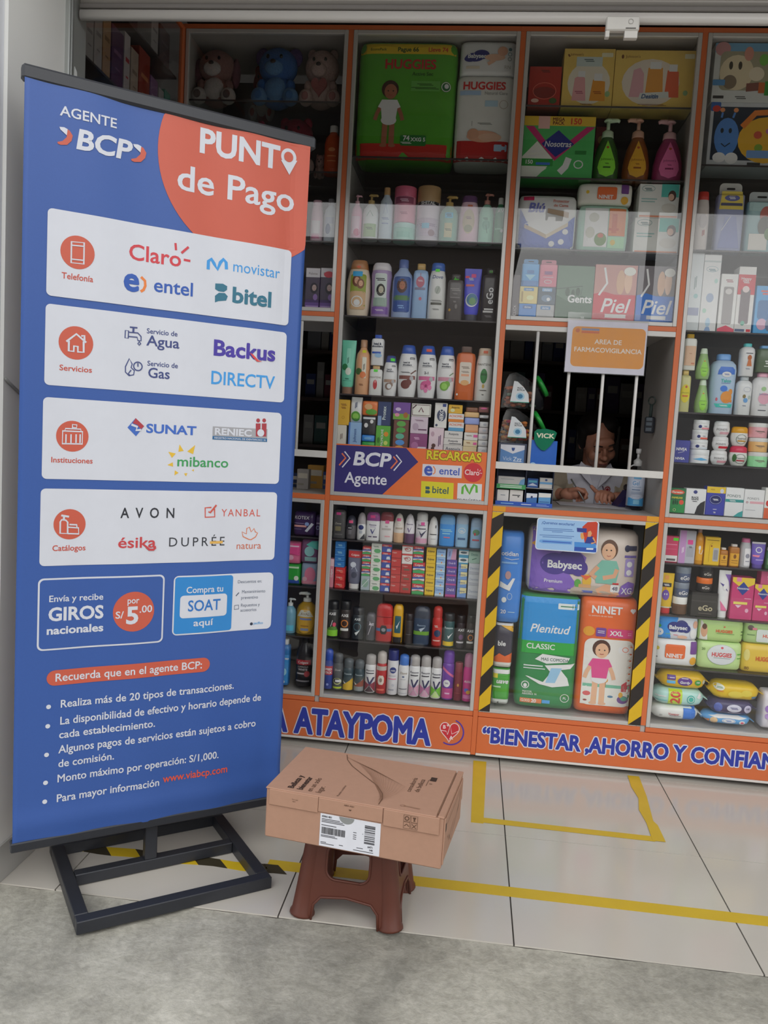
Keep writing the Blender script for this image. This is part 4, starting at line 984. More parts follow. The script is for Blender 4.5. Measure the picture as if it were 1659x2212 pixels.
('baby_gift_set','box',.2527,.06,2.546,.1872,.2138,.1,['#dcb55c'],[('l',[(.08,.9),(.11,.86)],'#7a4a2a',.03),('t',"Johnson's",.25,.9,.04,'#8a5a2a','r',.3),('e',.52,.42,.42,.36,'#d8cdbc'),('r',.25,.7,.76,.86,'#b8c4c0'),('r',.401,.806,.579,.823,'#5a6a6a'),('r',.431,.778,.599,.794,'#5a6a6a'),('p',[(.2,.12),(.48,.12),(.44,.5),(.36,.56),(.24,.5)],'#d49a9c'),('r',.3,.52,.44,.62,'#e4dcd6'),('p',[(.55,.12),(.86,.12),(.84,.45),(.6,.48)],'#dc8f30'),('r',.62,.46,.78,.58,'#e4dcd6'),('r',.257,.266,.406,.283,'#a85a6a'),('r',.282,.238,.423,.254,'#a85a6a'),('r',.617,.266,.766,.283,'#a85a20'),('r',.642,.238,.783,.254,'#a85a20'),('e',.9,.24,.05,.05,'#8fae7a'),('r',.378,.063,.598,.071,'#8a5a2a'),('r',.415,.049,.622,.057,'#8a5a2a'),('R',.74,.86,.96,.93,'#ddd0b0')],'narrow yellow baby gift set with two printed bottles','box',None),
('baby_gift_set','box',.4944,.06,2.546,.2923,.2105,.1,['#dcb55c'],[('e',.09,.885,.015,.035,'#7a4a2a'),('t',"Johnson's",.22,.89,.045,'#8a5a2a','r',.22),('e',.46,.45,.36,.4,'#d3c8ba'),('p',[(.2,.2),(.38,.2),(.37,.6),(.32,.7),(.24,.66)],'#cf9ea6'),('p',[(.4,.25),(.62,.25),(.6,.7),(.42,.7)],'#dd9440'),('p',[(.64,.2),(.82,.2),(.8,.64),(.66,.66)],'#d4603e'),('r',.44,.68,.58,.8,'#e4dcd6'),('r',.68,.64,.78,.76,'#e4dcd6'),('p',[(.32,.16),(.7,.2),(.69,.3),(.34,.27)],'#c8ccc8'),('t','Desitin',.46,.215,.07,'#3a5a86','x',.22,.2),('e',.9,.28,.03,.045,'#8fae7a'),('r',.322,.073,.643,.081,'#8a5a2a'),('r',.375,.059,.678,.067,'#8a5a2a'),('R',.86,.86,.98,.94,'#ddd0b0')],'wide yellow baby gift set with three printed bottles','box',None),
('pad_box','box',.1614,.06,2.284,.266,.2294,.12,['#3fa050'],[('p',[(0,0),(1,0),(1,.85),(0,.85)],'#4aa85a'),('p',[(0,.35),(.2,.6),(.45,.3),(.2,0),(0,0)],'#d4d8cc'),('r',0,.85,1,1,'#d6b13a'),('r',.2,.8,.36,1,'#dca8a0'),('t','MEGA',.48,.955,.05,'#6a2a24','x'),('t','PACK',.48,.895,.05,'#6a2a24','x'),('t','150',.72,.925,.09,'#c8402a','x'),('p',[(.02,.84),(.14,.84),(.46,.42),(.46,.29)],'#b92a6a'),('p',[(1,.84),(.88,.84),(.46,.42),(.46,.29)],'#b92a6a'),('p',[(.47,.35),(.72,.56),(.49,.78),(.26,.56)],'#26307e'),('t','Nosotras',.49,.56,.09,'#e4e2de','b',.38,.15),('t','diarios',.2,.44,.05,'#dfe4d8','r'),('t','protección',.17,.37,.03,'#dfe4d8'),('r',0,.2,.44,.32,'#2f8a3a'),('t','150',.1,.265,.06,'#e4e2de','x'),('r',.2,.22,.4,.26,'#3a6ac0'),('l',[(.54,.1),(.62,.2),(.66,.34)],'#d8dcd4',.09),('o',.8,.24,.06,.06,'#d8dcd4',.015),('p',[(.06,.17),(.36,.17),(.2,.03)],'#cfd4c8'),('R',.74,.4,.9,.46,'#2f7a3a')],'green pantyliner mega pack carton with pink V and navy diamond','box',None),
('dark_carton','box',.3381,.22,2.284,.0439,.2535,.05,['#7a2a2a'],[('e',.5,.8,.3,.06,'#b08a4a')],'dark red carton standing back between the green carton and pump bottle','box',None),
('baby_shampoo','pump',.3475,.06,2.284,.0979,.2387,.085,['#2c5522','#b8ccb0','R'],[('p',[(.5,.64),(.64,.48),(.8,.3),(.84,.2),(.76,.1),(.5,.055),(.24,.1),(.16,.2),(.2,.3),(.36,.48)],'#86d43e'),('e',.5,.52,.05,.02,'#b04a2a'),('t',"Johnson's",.5,.33,.035,'#2f5a1e','r',.58),('r',.421,.263,.563,.27,'#2f5a1e'),('r',.445,.25,.579,.257,'#2f5a1e'),('r',.36,.19,.64,.215,'#2f5a1e')],'green baby shampoo pump bottle with lime drop label','bottle','pump baby shampoos'),
('baby_shampoo','pump',.4606,.06,2.284,.0995,.2407,.085,['#7a4016','#c49a86','L'],[('p',[(.5,.64),(.64,.48),(.8,.3),(.84,.2),(.76,.1),(.5,.055),(.24,.1),(.16,.2),(.2,.3),(.36,.48)],'#f0a030'),('e',.5,.52,.05,.02,'#b04a2a'),('t',"Johnson's",.5,.33,.035,'#8a4a1a','r',.58),('r',.421,.263,.563,.27,'#8a4a1a'),('r',.445,.25,.579,.257,'#8a4a1a'),('r',.36,.19,.64,.215,'#8a4a1a')],'amber baby shampoo pump bottle with orange drop label','bottle','pump baby shampoos'),
('baby_shampoo','pump',.5778,.06,2.284,.1082,.237,.085,['#8a2a58','#c9a0a4','L'],[('p',[(.5,.64),(.64,.48),(.8,.3),(.84,.2),(.76,.1),(.5,.055),(.24,.1),(.16,.2),(.2,.3),(.36,.48)],'#dc6a9c'),('e',.5,.52,.05,.02,'#b04a2a'),('t',"Johnson's",.5,.33,.035,'#7a1f4a','r',.58),('r',.427,.263,.558,.27,'#7a1f4a'),('r',.449,.25,.573,.257,'#7a1f4a'),('r',.36,.19,.64,.215,'#7a1f4a')],'pink baby shampoo pump bottle with heart drop label','bottle','pump baby shampoos'),
('bed_pad_pack','soft',.1402,.06,2.02,.2227,.2084,.12,['#dad6d4'],[('p',[(.03,.04),(.97,.04),(.97,.62),(.8,.45),(.5,.3),(.15,.5),(.03,.75)],'#4a62b4'),('t','Blú',.3,.75,.16,'#5f64a8','x',.34,.2),('R',.08,.88,.26,.96,'#c22a5a'),('t','Protector',.72,.88,.05,'#c06a5a'),('t','de Cama',.72,.8,.05,'#c06a5a'),('p',[(.12,.45),(.5,.27),(.86,.5),(.5,.66)],'#e8e6e2'),('p',[(.12,.45),(.5,.27),(.5,.2),(.12,.38)],'#b8a48c'),('p',[(.86,.5),(.5,.27),(.5,.2),(.86,.43)],'#cabba4'),('p',[(.5,.66),(.86,.58),(.86,.68),(.5,.74)],'#a89078'),('e',.82,.33,.05,.05,'#e4e2de'),('e',.76,.15,.05,.05,'#e4e2de'),('e',.6,.11,.05,.05,'#e4e2de')],'white and blue bed protector pack with printed bed','pack',None),
('diaper_pack','soft',.354,.06,2.02,.1884,.1754,.1,['#a3c9b8'],[('r',.12,.1,.58,.92,'#dcdcd4'),('e',.3,.72,.1,.1,'#b4b4a8'),('e',.24,.4,.09,.12,'#bcbcb0'),('e',.45,.26,.12,.14,'#6a8a4a'),('e',.45,.34,.06,.05,'#c05a3a'),('r',.6,.34,.93,.92,'#e07c48'),('r',.66,.4,.76,.8,'#c85a2e'),('r',.6,.45,.8,.5,'#c85a2e'),('r',.6,.08,.93,.32,'#9fd0a8'),('e',.7,.2,.05,.06,'#e0b84a')],'pastel diaper pack with animals and orange panel','pack',None),
('wipes_pack','soft',.3536,.06,2.196,.2014,.0795,.1,['#d9d2c8'],[('R',.34,.22,.7,.8,'#d8622a'),('t','NINET',.5,.34,.16,'#e4e2de','x',.28),('R',.78,.5,.92,.96,'#6a3a80'),('e',.85,.2,.07,.17,'#e0a02e'),('e',.16,.55,.03,.08,'#e0b030')],'cream wet-wipes pack with orange badge lying on the pastel diapers','pack',None),
('pad_box','box',.5522,.06,2.02,.1665,.1308,.12,['#d4d4d0'],[('r',.131,.85,.291,.876,'#4a6a6a'),('r',.158,.804,.309,.83,'#4a6a6a'),('o',.22,.86,.16,.09,'#7a9a98',.01),('p',[(.55,.62),(.98,.62),(.98,1),(.55,1)],'#4fb4a8'),('e',.82,.66,.1,.16,'#4a3028'),('e',.8,.62,.07,.1,'#d8ac94'),('e',.76,.3,.18,.14,'#c8c4bc'),('r',.04,.02,.98,.07,'#d8805a'),('r',.06,.46,.4,.49,'#8ab0ac'),('r',.06,.54,.45,.57,'#8ab0ac')],'white nursing pad carton with teal corner, lower of two','box','nursing pad cartons'),
('pad_box','box',.5507,.06,2.1514,.1469,.1241,.12,['#d4d4d0'],[('r',.126,.85,.295,.876,'#4a6a6a'),('r',.154,.804,.314,.83,'#4a6a6a'),('o',.22,.86,.16,.09,'#7a9a98',.01),('p',[(.55,.62),(.98,.62),(.98,1),(.55,1)],'#4fb4a8'),('e',.82,.66,.1,.16,'#4a3028'),('e',.8,.62,.07,.1,'#d8ac94'),('e',.76,.3,.18,.14,'#c8c4bc'),('r',.04,.02,.98,.07,'#d8805a'),('r',.06,.46,.4,.49,'#8ab0ac'),('r',.06,.54,.45,.57,'#8ab0ac')],'white nursing pad carton with teal corner, upper of two','box','nursing pad cartons'),
('slim_carton','box',.0381,.06,1.7415,.0345,.1807,.05,['#4f4548'],[('v','CLICK',.6,.25,.3,'#b8b0b2','r')],'slim dark grey carton with upright lettering beside the small packs','box',None),
('small_pack','box',.0908,.06,1.7415,.0663,.0722,.03,['#3f7fc4'],[('R',.22,.74,.78,.92,'#2f5f9e'),('t','durex',.5,.83,.1,'#e4e2de'),('r',.35,0,.65,.2,'#e0a83a')],'small blue pack, bottom left of six','box','small packs beside the green carton'),
('small_pack','box',.1589,.06,1.7415,.0671,.0713,.03,['#a9a9a9'],[('R',.22,.74,.78,.92,'#4f7fae'),('t','durex',.5,.83,.1,'#e4e2de'),('r',.1,.2,.9,.35,'#8a8a8a')],'small silver pack, bottom right of six','box','small packs beside the green carton'),
('small_pack','box',.0909,.06,1.8143,.0683,.0651,.03,['#cdbb78'],[('R',.22,.74,.78,.92,'#4f7fae'),('t','durex',.5,.83,.1,'#e4e2de'),('r',.1,.1,.2,.7,'#a48a4a'),('e',.6,.35,.2,.14,'#e0d4a0')],'small gold pack, middle left of six','box','small packs beside the green carton'),
('small_pack','box',.1606,.06,1.8134,.067,.0669,.03,['#4a5866'],[('R',.22,.74,.78,.92,'#7fa4c8'),('t','durex',.5,.83,.1,'#e4e2de'),('e',.5,.35,.3,.2,'#6a8098'),('e',.6,.3,.1,.1,'#d8dce4')],'small slate pack, middle right of six','box','small packs beside the green carton'),
('small_pack','tab',.0926,.06,1.88,.0662,.1052,.03,['#5b9fd4','#5b9fd4'],[('R',.3,.46,.7,.58,'#3f74b0'),('p',[(.2,.42),(.8,.42),(.5,.22)],'#8fbfe8'),('r',0,0,1,.2,'#4a7ab4')],'light blue pack with hang tab, top left of six','box','small packs beside the green carton'),
('small_pack','tab',.161,.06,1.8809,.0677,.1037,.03,['#d27f92','#d27f92'],[('R',.28,.44,.72,.56,'#8a5a86'),('r',.2,.34,.8,.36,'#e8c4cc'),('o',.5,.18,.2,.06,'#e8d0d4',.03)],'pink pack with hang tab, top right of six','box','small packs beside the green carton'),
('glove_box','box',.2663,.06,1.7415,.1401,.2226,.1,['#5f7a66'],[('p',[(0,0),(1,0),(1,.42),(.7,.5),(.3,.4),(0,.5)],'#3f5f46'),('e',.3,.55,.06,.07,'#38503c'),('e',.45,.52,.05,.08,'#38503c'),('e',.58,.56,.06,.07,'#38503c'),('l',[(.02,.6),(.7,.66),(.66,.5)],'#38483c',.015),('t','Gents',.64,.44,.12,'#dfe2de','x',.66),('t','20',.75,.12,.04,'#c8d0c8')],'grey-green carton with white bold lettering and dark trees','box',None),
('razor_box','box',.4164,.06,1.7415,.1574,.231,.1,['#c23a48'],[('r',0,.52,1,1,'#b9847c'),('p',[(0,0),(1,0),(1,.42),(.6,.5),(.25,.56),(0,.52)],'#c2303e'),('e',.62,.72,.1,.2,'#c9a080'),('e',.8,.74,.09,.2,'#d3ac90'),('e',.82,.9,.14,.07,'#dcd4cc'),('t','Piel',.5,.34,.22,'#e0dcd8','b',.8,.25),('l',[(.22,.95),(.3,.7),(.12,.5)],'#dcd8d4',.05),('r',.3,.14,.8,.2,'#d8d4d0')],'red hair-removal cream carton with white script','box','hair-removal cartons'),
('razor_box','box',.5695,.06,1.7415,.142,.2319,.1,['#2f6fc0'],[('r',0,.52,1,1,'#6a6468'),('p',[(0,0),(1,0),(1,.42),(.6,.5),(.25,.56),(0,.52)],'#2a6cc0'),('e',.62,.72,.1,.2,'#c9a080'),('e',.8,.74,.09,.2,'#d3ac90'),('e',.82,.9,.14,.07,'#dcd4cc'),('t','Piel',.5,.34,.22,'#e0dcd8','b',.8,.25),('l',[(.22,.95),(.3,.7),(.12,.5)],'#dcd8d4',.05),('r',.3,.14,.8,.2,'#d8d4d0')],'blue hair-removal cream carton with white script','box','hair-removal cartons'),
('toy_box','box',.8563,.06,2.345,.2937,.2298,.14,['#b9bcc0'],[('r',.04,.1,.96,.93,'#1f2a3a'),('R',-0,.86,.12,1,'#2f5a9e'),('e',.07,.9,.05,.05,'#c2382e'),('e',.22,.46,.15,.3,'#4f7fc0'),('e',.16,.56,.02,.04,'#26303a'),('e',.26,.56,.02,.04,'#26303a'),('l',[(.14,.76),(.15,.84)],'#4f7fc0',.025),('l',[(.28,.76),(.3,.84)],'#4f7fc0',.025),('e',.145,.88,.03,.035,'#e08a5a'),('e',.31,.88,.03,.035,'#e08a5a'),('l',[(.16,.36),(.21,.31),(.27,.37)],'#1f2a3a',.015),('e',.7,.42,.34,.36,'#dca432'),('l',[(.4,.62),(.55,.84),(.8,.86)],'#e07a32',.07),('e',.6,.5,.05,.06,'#c0503a'),('e',.75,.56,.06,.05,'#b06a94'),('e',.62,.3,.05,.06,'#7a9a3a'),('e',.8,.36,.05,.05,'#c0503a'),('R',.48,.14,.96,.26,'#6f93c4'),('e',.15,.14,.08,.08,'#d8dcdc'),('e',.3,.13,.08,.09,'#d8dcdc'),('R',.5,.03,.66,.07,'#3a3a3a')],'white toy box with a blue caterpillar toy in its window','toy box',None),
('toy_box','box',.8438,.06,2.5754,.2748,.2089,.14,['#c4c6c4'],[('r',0,.84,1,1,'#6fa0c0'),('e',.1,.9,.1,.12,'#c08a8a'),('R',.08,.2,.97,.86,'#9a937a'),('e',.3,.5,.22,.3,'#cfc0a0'),('e',.22,.62,.025,.07,'#3a3226'),('e',.34,.62,.025,.07,'#3a3226'),('e',.22,.34,.09,.12,'#7a6a56'),('e',.44,.82,.06,.12,'#c98a7a'),('e',.64,.72,.06,.1,'#6fae4a'),('e',.56,.48,.1,.12,'#d8c8b0'),('p',[(.44,.18),(.6,.2),(.6,.34),(.44,.32)],'#7a4a40'),('p',[(.6,.16),(.68,.16),(.68,.34),(.6,.34)],'#c0622e'),('p',[(.68,.12),(.9,.12),(.9,.36),(.68,.36)],'#3a8a3a'),('R',0,.28,.16,.38,'#4f88b8'),('R',.02,.06,.16,.11,'#3a3a3a'),('r',.308,.086,.438,.103,'#5a5a5a'),('r',.329,.057,.452,.074,'#5a5a5a')],'white toy box with a cream cow toy in its window','toy box',None),
('baby_bottle','bot',.7176,.06,2.036,.0528,.22,.05,['#cfc6c2','#c0392e'],[('e',.5,.5,.3,.12,'#bcb4b4'),('r',.52,.247,.58,.342,'#b0605a'),('r',.62,.263,.68,.353,'#b0605a')],'baby bottle with red cap in the right cabinet','bottle',None),
('hanging_pack','tab',.8166,.06,2.036,.0973,.2577,.06,['#9aa0c0','#dcdad4'],[('p',[(.05,.6),(.95,.6),(.88,.86),(.12,.86)],'#d9bf56'),('e',.5,.76,.28,.045,'#5a5f9a'),('r',.378,.764,.598,.776,'#e4e2de'),('r',.415,.744,.622,.756,'#e4e2de'),('R',.1,.65,.9,.69,'#4a4a66'),('p',[(.1,.05),(.9,.05),(.7,.5),(.3,.5)],'#7f88b8'),('l',[(.2,.3),(.5,.5)],'#d8dce8',.02)],'hanging blister pack with yellow header card','pack',None),
('hanging_pack','tab',.9324,.06,2.036,.1099,.2287,.06,['#8fb0b4','#cfd6d6'],[('R',.04,.66,.96,.8,'#a8c4c4'),('e',.6,.6,.2,.14,'#b0645a'),('e',.58,.42,.22,.16,'#5a5a50'),('r',.1,.04,.7,.3,'#d4d0c8'),('e',.75,.3,.16,.1,'#6a8a5a')],'hanging blister pack with pale blue header card','pack',None),
('slim_carton','box',.7117,.06,1.738,.0494,.2895,.045,['#cdd2d4'],[('r',.1,.2,.9,.3,'#8f95b0'),('r',.42,.535,.48,.688,'#8a9a9c'),('r',.52,.561,.58,.705,'#8a9a9c'),('e',.6,.45,.16,.03,'#9ac0c0')],'tall white carton with grey print at the left of the feeding bottles','box',None),
('slim_carton','box',.769,.06,1.738,.0622,.2859,.05,['#d8dbdb'],[('r',.29,.804,.668,.814,'#6a8a94'),('r',.353,.787,.71,.796,'#6a8a94'),('o',.5,.81,.34,.035,'#8aa4ac',.02),('e',.78,.66,.1,.03,'#a8c8c0'),('e',.5,.44,.22,.06,'#9aa8c0'),('e',.24,.27,.12,.03,'#a8c8b8'),('e',.5,.12,.14,.06,'#a9c2dc'),('p',[(.3,0),(.7,0),(.6,.06),(.4,.06)],'#8aa4c8'),('r',0,.9,1,.92,'#b0b8b8')],'tall white carton with blue brush picture','box',None),
('bottle_box','box',.836,.06,1.738,.0611,.217,.07,['#d8d4d2'],[('R',.2,.14,.8,.78,'#8f8a8a'),('e',.5,.7,.2,.05,'#c4c0be'),('p',[(0,0),(1,0),(1,.06),(.5,.12),(0,.06)],'#d8566a'),('r',.285,.886,.672,.902,'#a0606a'),('r',.349,.858,.715,.874,'#a0606a')],'white feeding bottle box with pink base','box',None),
('bottle_box','box',.8988,.06,1.738,.062,.2461,.07,['#d6d2d0','#d9a8a6'],[('r',0,.58,1,.88,'#c2323e'),('t','Happy',.45,.82,.04,'#e4e2de'),('r',.255,.775,.606,.788,'#e4e2de'),('r',.314,.752,.645,.765,'#e4e2de'),('R',.2,.14,.76,.66,'#6f6468'),('e',.48,.66,.2,.05,'#e0c4c2'),('e',.45,.15,.12,.035,'#5aa08a'),('r',.04,.02,.6,.06,'#5a6a8a'),('r',.7,.02,.95,.06,'#c2323e')],'white feeding bottle box with red band','box',None),
('toy_carton','box',.9843,.06,1.738,.0943,.1781,.08,['#4f9cd0'],[('R',.1,.3,.9,.7,'#2f6aa0'),('r',.172,.872,.582,.905,'#e05a4a'),('r',.241,.815,.628,.848,'#e05a4a'),('e',.3,.2,.2,.12,'#c8a0b8'),('e',.6,.2,.16,.14,'#5a6a8a')],'bright blue small toy carton at the right edge of the bottle boxes','box',None),
('baby_oil','botr',.7111,.06,1.431,.0417,.1595,.05,['#c3bf86','#cdb26a'],[('e',.5,.44,.42,.22,'#dcc42c'),('t',"Johnson's",.5,.46,.03,'#5a5a20','r'),('r',.25,.36,.75,.4,'#c8702a'),('e',.55,.6,.1,.03,'#c05a3a')],'clear yellow baby oil bottle with yellow oval label','bottle','baby toiletries'),
('baby_lotion','botr',.7173,.06,1.5911,.0481,.1372,.05,['#dcd6cc','#d8a824'],[('r',.08,.12,.92,.66,'#e2b092'),('r',.382,.453,.594,.461,'#b07a5a'),('r',.417,.439,.618,.447,'#b07a5a'),('r',.6,.16,.85,.2,'#c47a5a')],'small baby lotion with yellow cap and peach label','bottle','baby toiletries'),
('baby_shampoo','drop',.7803,.06,1.431,.0498,.1282,.055,['#8fae72','#c2d0bc'],[('p',[(.5,.68),(.66,.5),(.8,.3),(.7,.12),(.5,.06),(.3,.12),(.2,.3),(.34,.5)],'#8fc84a'),('e',.5,.58,.06,.02,'#c05a3a'),('t',"Johnson's",.5,.36,.035,'#3f6a1e','r',.5),('r',.36,.24,.64,.26,'#4f7a2a')],'small green baby shampoo with lime drop label, lower of two','bottle','baby toiletries'),
('baby_shampoo','drop',.774,.06,1.5598,.051,.1169,.055,['#8fae72','#c2d0bc'],[('p',[(.5,.68),(.66,.5),(.8,.3),(.7,.12),(.5,.06),(.3,.12),(.2,.3),(.34,.5)],'#8fc84a'),('e',.5,.58,.06,.02,'#c05a3a'),('t',"Johnson's",.5,.36,.035,'#3f6a1e','r',.5),('r',.36,.24,.64,.26,'#4f7a2a')],'small green baby shampoo with lime drop label, upper of two','bottle','baby toiletries'),
('talc_bottle','talc',.8543,.06,1.431,.0954,.2292,.1,['#a9bee6','#6f9ee0'],[('p',[(.2,.65),(.86,.66),(.86,.74),(.76,.78),(.3,.78),(.22,.72)],'#3f6fc4'),('e',.54,.655,.18,.045,'#d8dcf0'),('r',.437,.658,.622,.666,'#5a6aa8'),('r',.468,.644,.643,.652,'#5a6aa8'),('t','Talco',.54,.55,.05,'#3aa8a0','x'),('r',.36,.505,.72,.512,'#5a6aa8'),('e',.48,.42,.14,.05,'#3f74cc'),('e',.6,.28,.22,.1,'#dc8a34'),('e',.75,.37,.08,.05,'#dc8a34'),('r',.48,.2,.84,.24,'#d07e2c'),('p',[(.16,.17),(.88,.17),(.82,.11),(.24,.11)],'#3fb4a8'),('r',.355,.142,.652,.149,'#e4e2de'),('r',.404,.131,.685,.138,'#e4e2de'),('e',.24,.24,.04,.03,'#c05a6a')],'large pale blue baby talc bottle with orange dog','bottle','baby toiletries'),
('talc_bottle','talc',.9324,.06,1.431,.058,.1474,.06,['#d3d6dc','#a8aeb0'],[('o',.6,.66,.22,.06,'#9aa0b8',.015),('e',.45,.48,.1,.05,'#7a6a3a'),('e',.55,.38,.14,.06,'#5f94c8'),('e',.78,.46,.08,.05,'#a8b8b0'),('r',.375,.244,.6,.254,'#8a90a0'),('r',.413,.226,.625,.236,'#8a90a0')],'small white talc bottle with cartoon child, lower of its pile','bottle','baby toiletries'),
('talc_bottle','talc',.9326,.06,1.579,.0544,.1237,.055,['#d8dce4','#4fb4b4'],[('e',.56,.56,.14,.08,'#b0602e'),('p',[(.4,.3),(.74,.3),(.66,.5),(.48,.5)],'#c4703a'),('r',.3,.68,.76,.7,'#3a3a44'),('r',.349,.224,.621,.234,'#8a90a0'),('r',.394,.206,.651,.216,'#8a90a0')],'small white talc bottle with teal cap and brown bear','bottle','baby toiletries'),
('talc_bottle','talc',.9987,.06,1.431,.072,.1653,.065,['#dcd4d8','#dc9cb0'],[('e',.56,.4,.3,.13,'#e2a0b0'),('t',"Johnson's",.56,.5,.04,'#4a5a8a','r',.6),('e',.5,.62,.12,.05,'#9ac08a'),('r',.3,.12,.7,.14,'#4a4a52'),('r',.35,.24,.7,.26,'#9a9aa0')],'white and pink baby talc bottle at the right','bottle','baby toiletries'),
('oil_bottle','botr',.996,.06,1.5969,.0587,.1003,.06,['#5a6a52','#6fa4dc'],[('r',.448,.377,.721,.423,'#d8dcd4'),('r',.494,.297,.752,.343,'#d8dcd4'),('r',.4,.2,.9,.23,'#c8ccc4')],'dark green bottle with light blue cap','bottle','baby toiletries'),
('cream_display','box',.7189,.06,1.237,.0571,.0859,.05,['#3c3f8c'],[('t','NIVEA',.45,.6,.12,'#e4e2de','x',.7,.1),('t','NIVEA',.4,.18,.1,'#e4e2de','x',.65),('l',[(.25,.42),(.65,.5)],'#d8d8e4',.02)],'navy blue cream counter display with white lettering','display',None),
('cream_jar','jar',.7927,.06,1.237,.0752,.054,.0752,['#dcdee2','#d2d4da'],[('p',[(.12,.3),(.5,.42),(.88,.28),(.5,.22)],'#5fa8dc')],'white cream jar with bright blue stripe in the jar pile by the navy display','jar','cream jars'),
('cream_jar','jar',.7871,.06,1.2916,.0658,.0371,.0658,['#dcdee2','#d2d4da'],[('e',.32,.32,.1,.16,'#2c3470'),('r',.562,.372,.738,.405,'#9a9aa0'),('r',.592,.315,.758,.348,'#9a9aa0'),('r',.42,.05,.97,.22,'#c4ccd4')],'white cream jar with no coloured stripe in the jar pile by the navy display','jar','cream jars'),
('cream_jar','jar',.7875,.06,1.3293,.058,.0374,.058,['#dcdee2','#d2d4da'],[('e',.32,.32,.1,.16,'#2c3470'),('r',.551,.372,.747,.405,'#9a9aa0'),('r',.584,.315,.769,.348,'#9a9aa0'),('r',.42,.05,.97,.22,'#d8604e')],'white cream jar with orange-red stripe in the jar pile by the navy display','jar','cream jars'),
('cream_jar','jar',.7897,.06,1.3673,.0586,.0371,.0586,['#dcdee2','#d2d4da'],[('e',.32,.32,.1,.16,'#2c3470'),('r',.553,.372,.746,.405,'#9a9aa0'),('r',.585,.315,.767,.348,'#9a9aa0'),('r',.42,.05,.97,.22,'#e08a94')],'white cream jar with pink stripe in the jar pile by the navy display','jar','cream jars'),
('cream_jar','jarb',.8658,.06,1.237,.0625,.0549,.0625,['#dcdad8','#d8d6d4'],[('t',"POND'S",.42,.45,.13,'#7a7678','r'),('r',.3,.14,.9,.3,'#e09aa4')],'round white cream jar with pink stripe at the bottom of its pile','jar','cream jars'),
('cream_jar','jarb',.8666,.06,1.2925,.0608,.0529,.0608,['#dcdad8','#dcdad8'],[('t',"POND'S",.42,.45,.13,'#7a7678','r'),('r',.3,.14,.9,.3,'#c8303e')],'round white cream jar with red stripe in the middle of its pile','jar','cream jars'),
('cream_jar','jarb',.8665,.06,1.346,.0603,.0578,.0603,['#dcdad8','#d8d6d4'],[('t',"POND'S",.42,.45,.13,'#7a7678','r'),('r',.3,.14,.9,.3,'#e0a4ae')],'round white cream jar with pink stripe at the top of its pile','jar','cream jars'),
('cream_jar','jarb',.9375,.06,1.237,.0671,.0748,.0671,['#dad8d0','#c83a56'],[('o',.52,.36,.3,.24,'#3a4a3a',.02),('t','Teatrical',.52,.4,.09,'#4a4a48','r',.5),('r',.3,.24,.75,.3,'#b0303c'),('e',.2,.4,.1,.2,'#3f6a3a')],'potbellied cream jar with crimson lid','jar','cream jars'),
('cream_jar','jarb',.9346,.06,1.3124,.0636,.0741,.0636,['#dad8d0','#d89a28'],[('o',.52,.36,.3,.24,'#3a4a3a',.02),('t','Teatrical',.52,.4,.09,'#4a4a48','r',.5),('r',.3,.24,.75,.3,'#c8922e')],'potbellied cream jar with mustard yellow lid','jar','cream jars'),
('cream_jar','jart',1.0117,.06,1.237,.0728,.0568,.0728,['#8fcf98','#dad6d2'],[('r',.244,.432,.705,.465,'#7a6a60'),('r',.321,.375,.756,.408,'#7a6a60'),('r',.4,.3,.6,.32,'#7a6a60')],'green body-butter tub with white lid at the right of the jars','jar','cream jars'),
('cream_jar','jart',1.0075,.06,1.2944,.0703,.054,.0703,['#e0a868','#dad6d2'],[('r',.248,.432,.702,.465,'#7a6a60'),('r',.323,.375,.752,.408,'#7a6a60'),('r',.4,.3,.6,.32,'#7a6a60')],'apricot body-butter tub with white lid at the right of the jars','jar','cream jars'),
('cream_jar','jart',1.0025,.06,1.349,.0695,.0556,.0695,['#d69aa0','#dad6d2'],[('r',.238,.432,.71,.465,'#7a6a60'),('r',.317,.375,.762,.408,'#7a6a60'),('r',.4,.3,.6,.32,'#7a6a60')],'rose body-butter tub with white lid at the right of the jars','jar','cream jars'),
('carton','box',.7165,.06,1.0415,.0626,.095,.04,['#2f8a48'],[('r',0,.52,1,1,'#2f6a44'),('e',.5,.85,.42,.1,'#d8543a'),('t','Florenzo',.5,.85,.08,'#f0dcc8','x',.7),('t','FAMILIAR',.5,.62,.07,'#d8cc3a','x',.8,.2),('e',.3,.42,.05,.1,'#1f4a2c'),('e',.42,.44,.05,.11,'#1f4a2c'),('e',.54,.42,.05,.1,'#1f4a2c'),('e',.78,.44,.14,.1,'#d8503a'),('o',.4,.12,.08,.05,'#e8d8a0',.02)],'green family-size carton with red oval','box','cartons on the lowest upper shelf'),
('carton','box',.787,.06,1.0415,.0755,.0979,.045,['#d6d6d6'],[('p',[(.5,0),(.97,0),(.97,.55),(.75,.45),(.6,.3)],'#2c2a2c'),('e',.46,.87,.1,.07,'#343a76'),('t','BLACK',.46,.66,.06,'#2c2c30','x'),('t','WHITE',.46,.58,.06,'#2c2c30','x'),('r',.328,.504,.566,.516,'#4a4a50'),('r',.367,.484,.592,.496,'#4a4a50')],'white carton with black swirl and navy disc','box','cartons on the lowest upper shelf'),
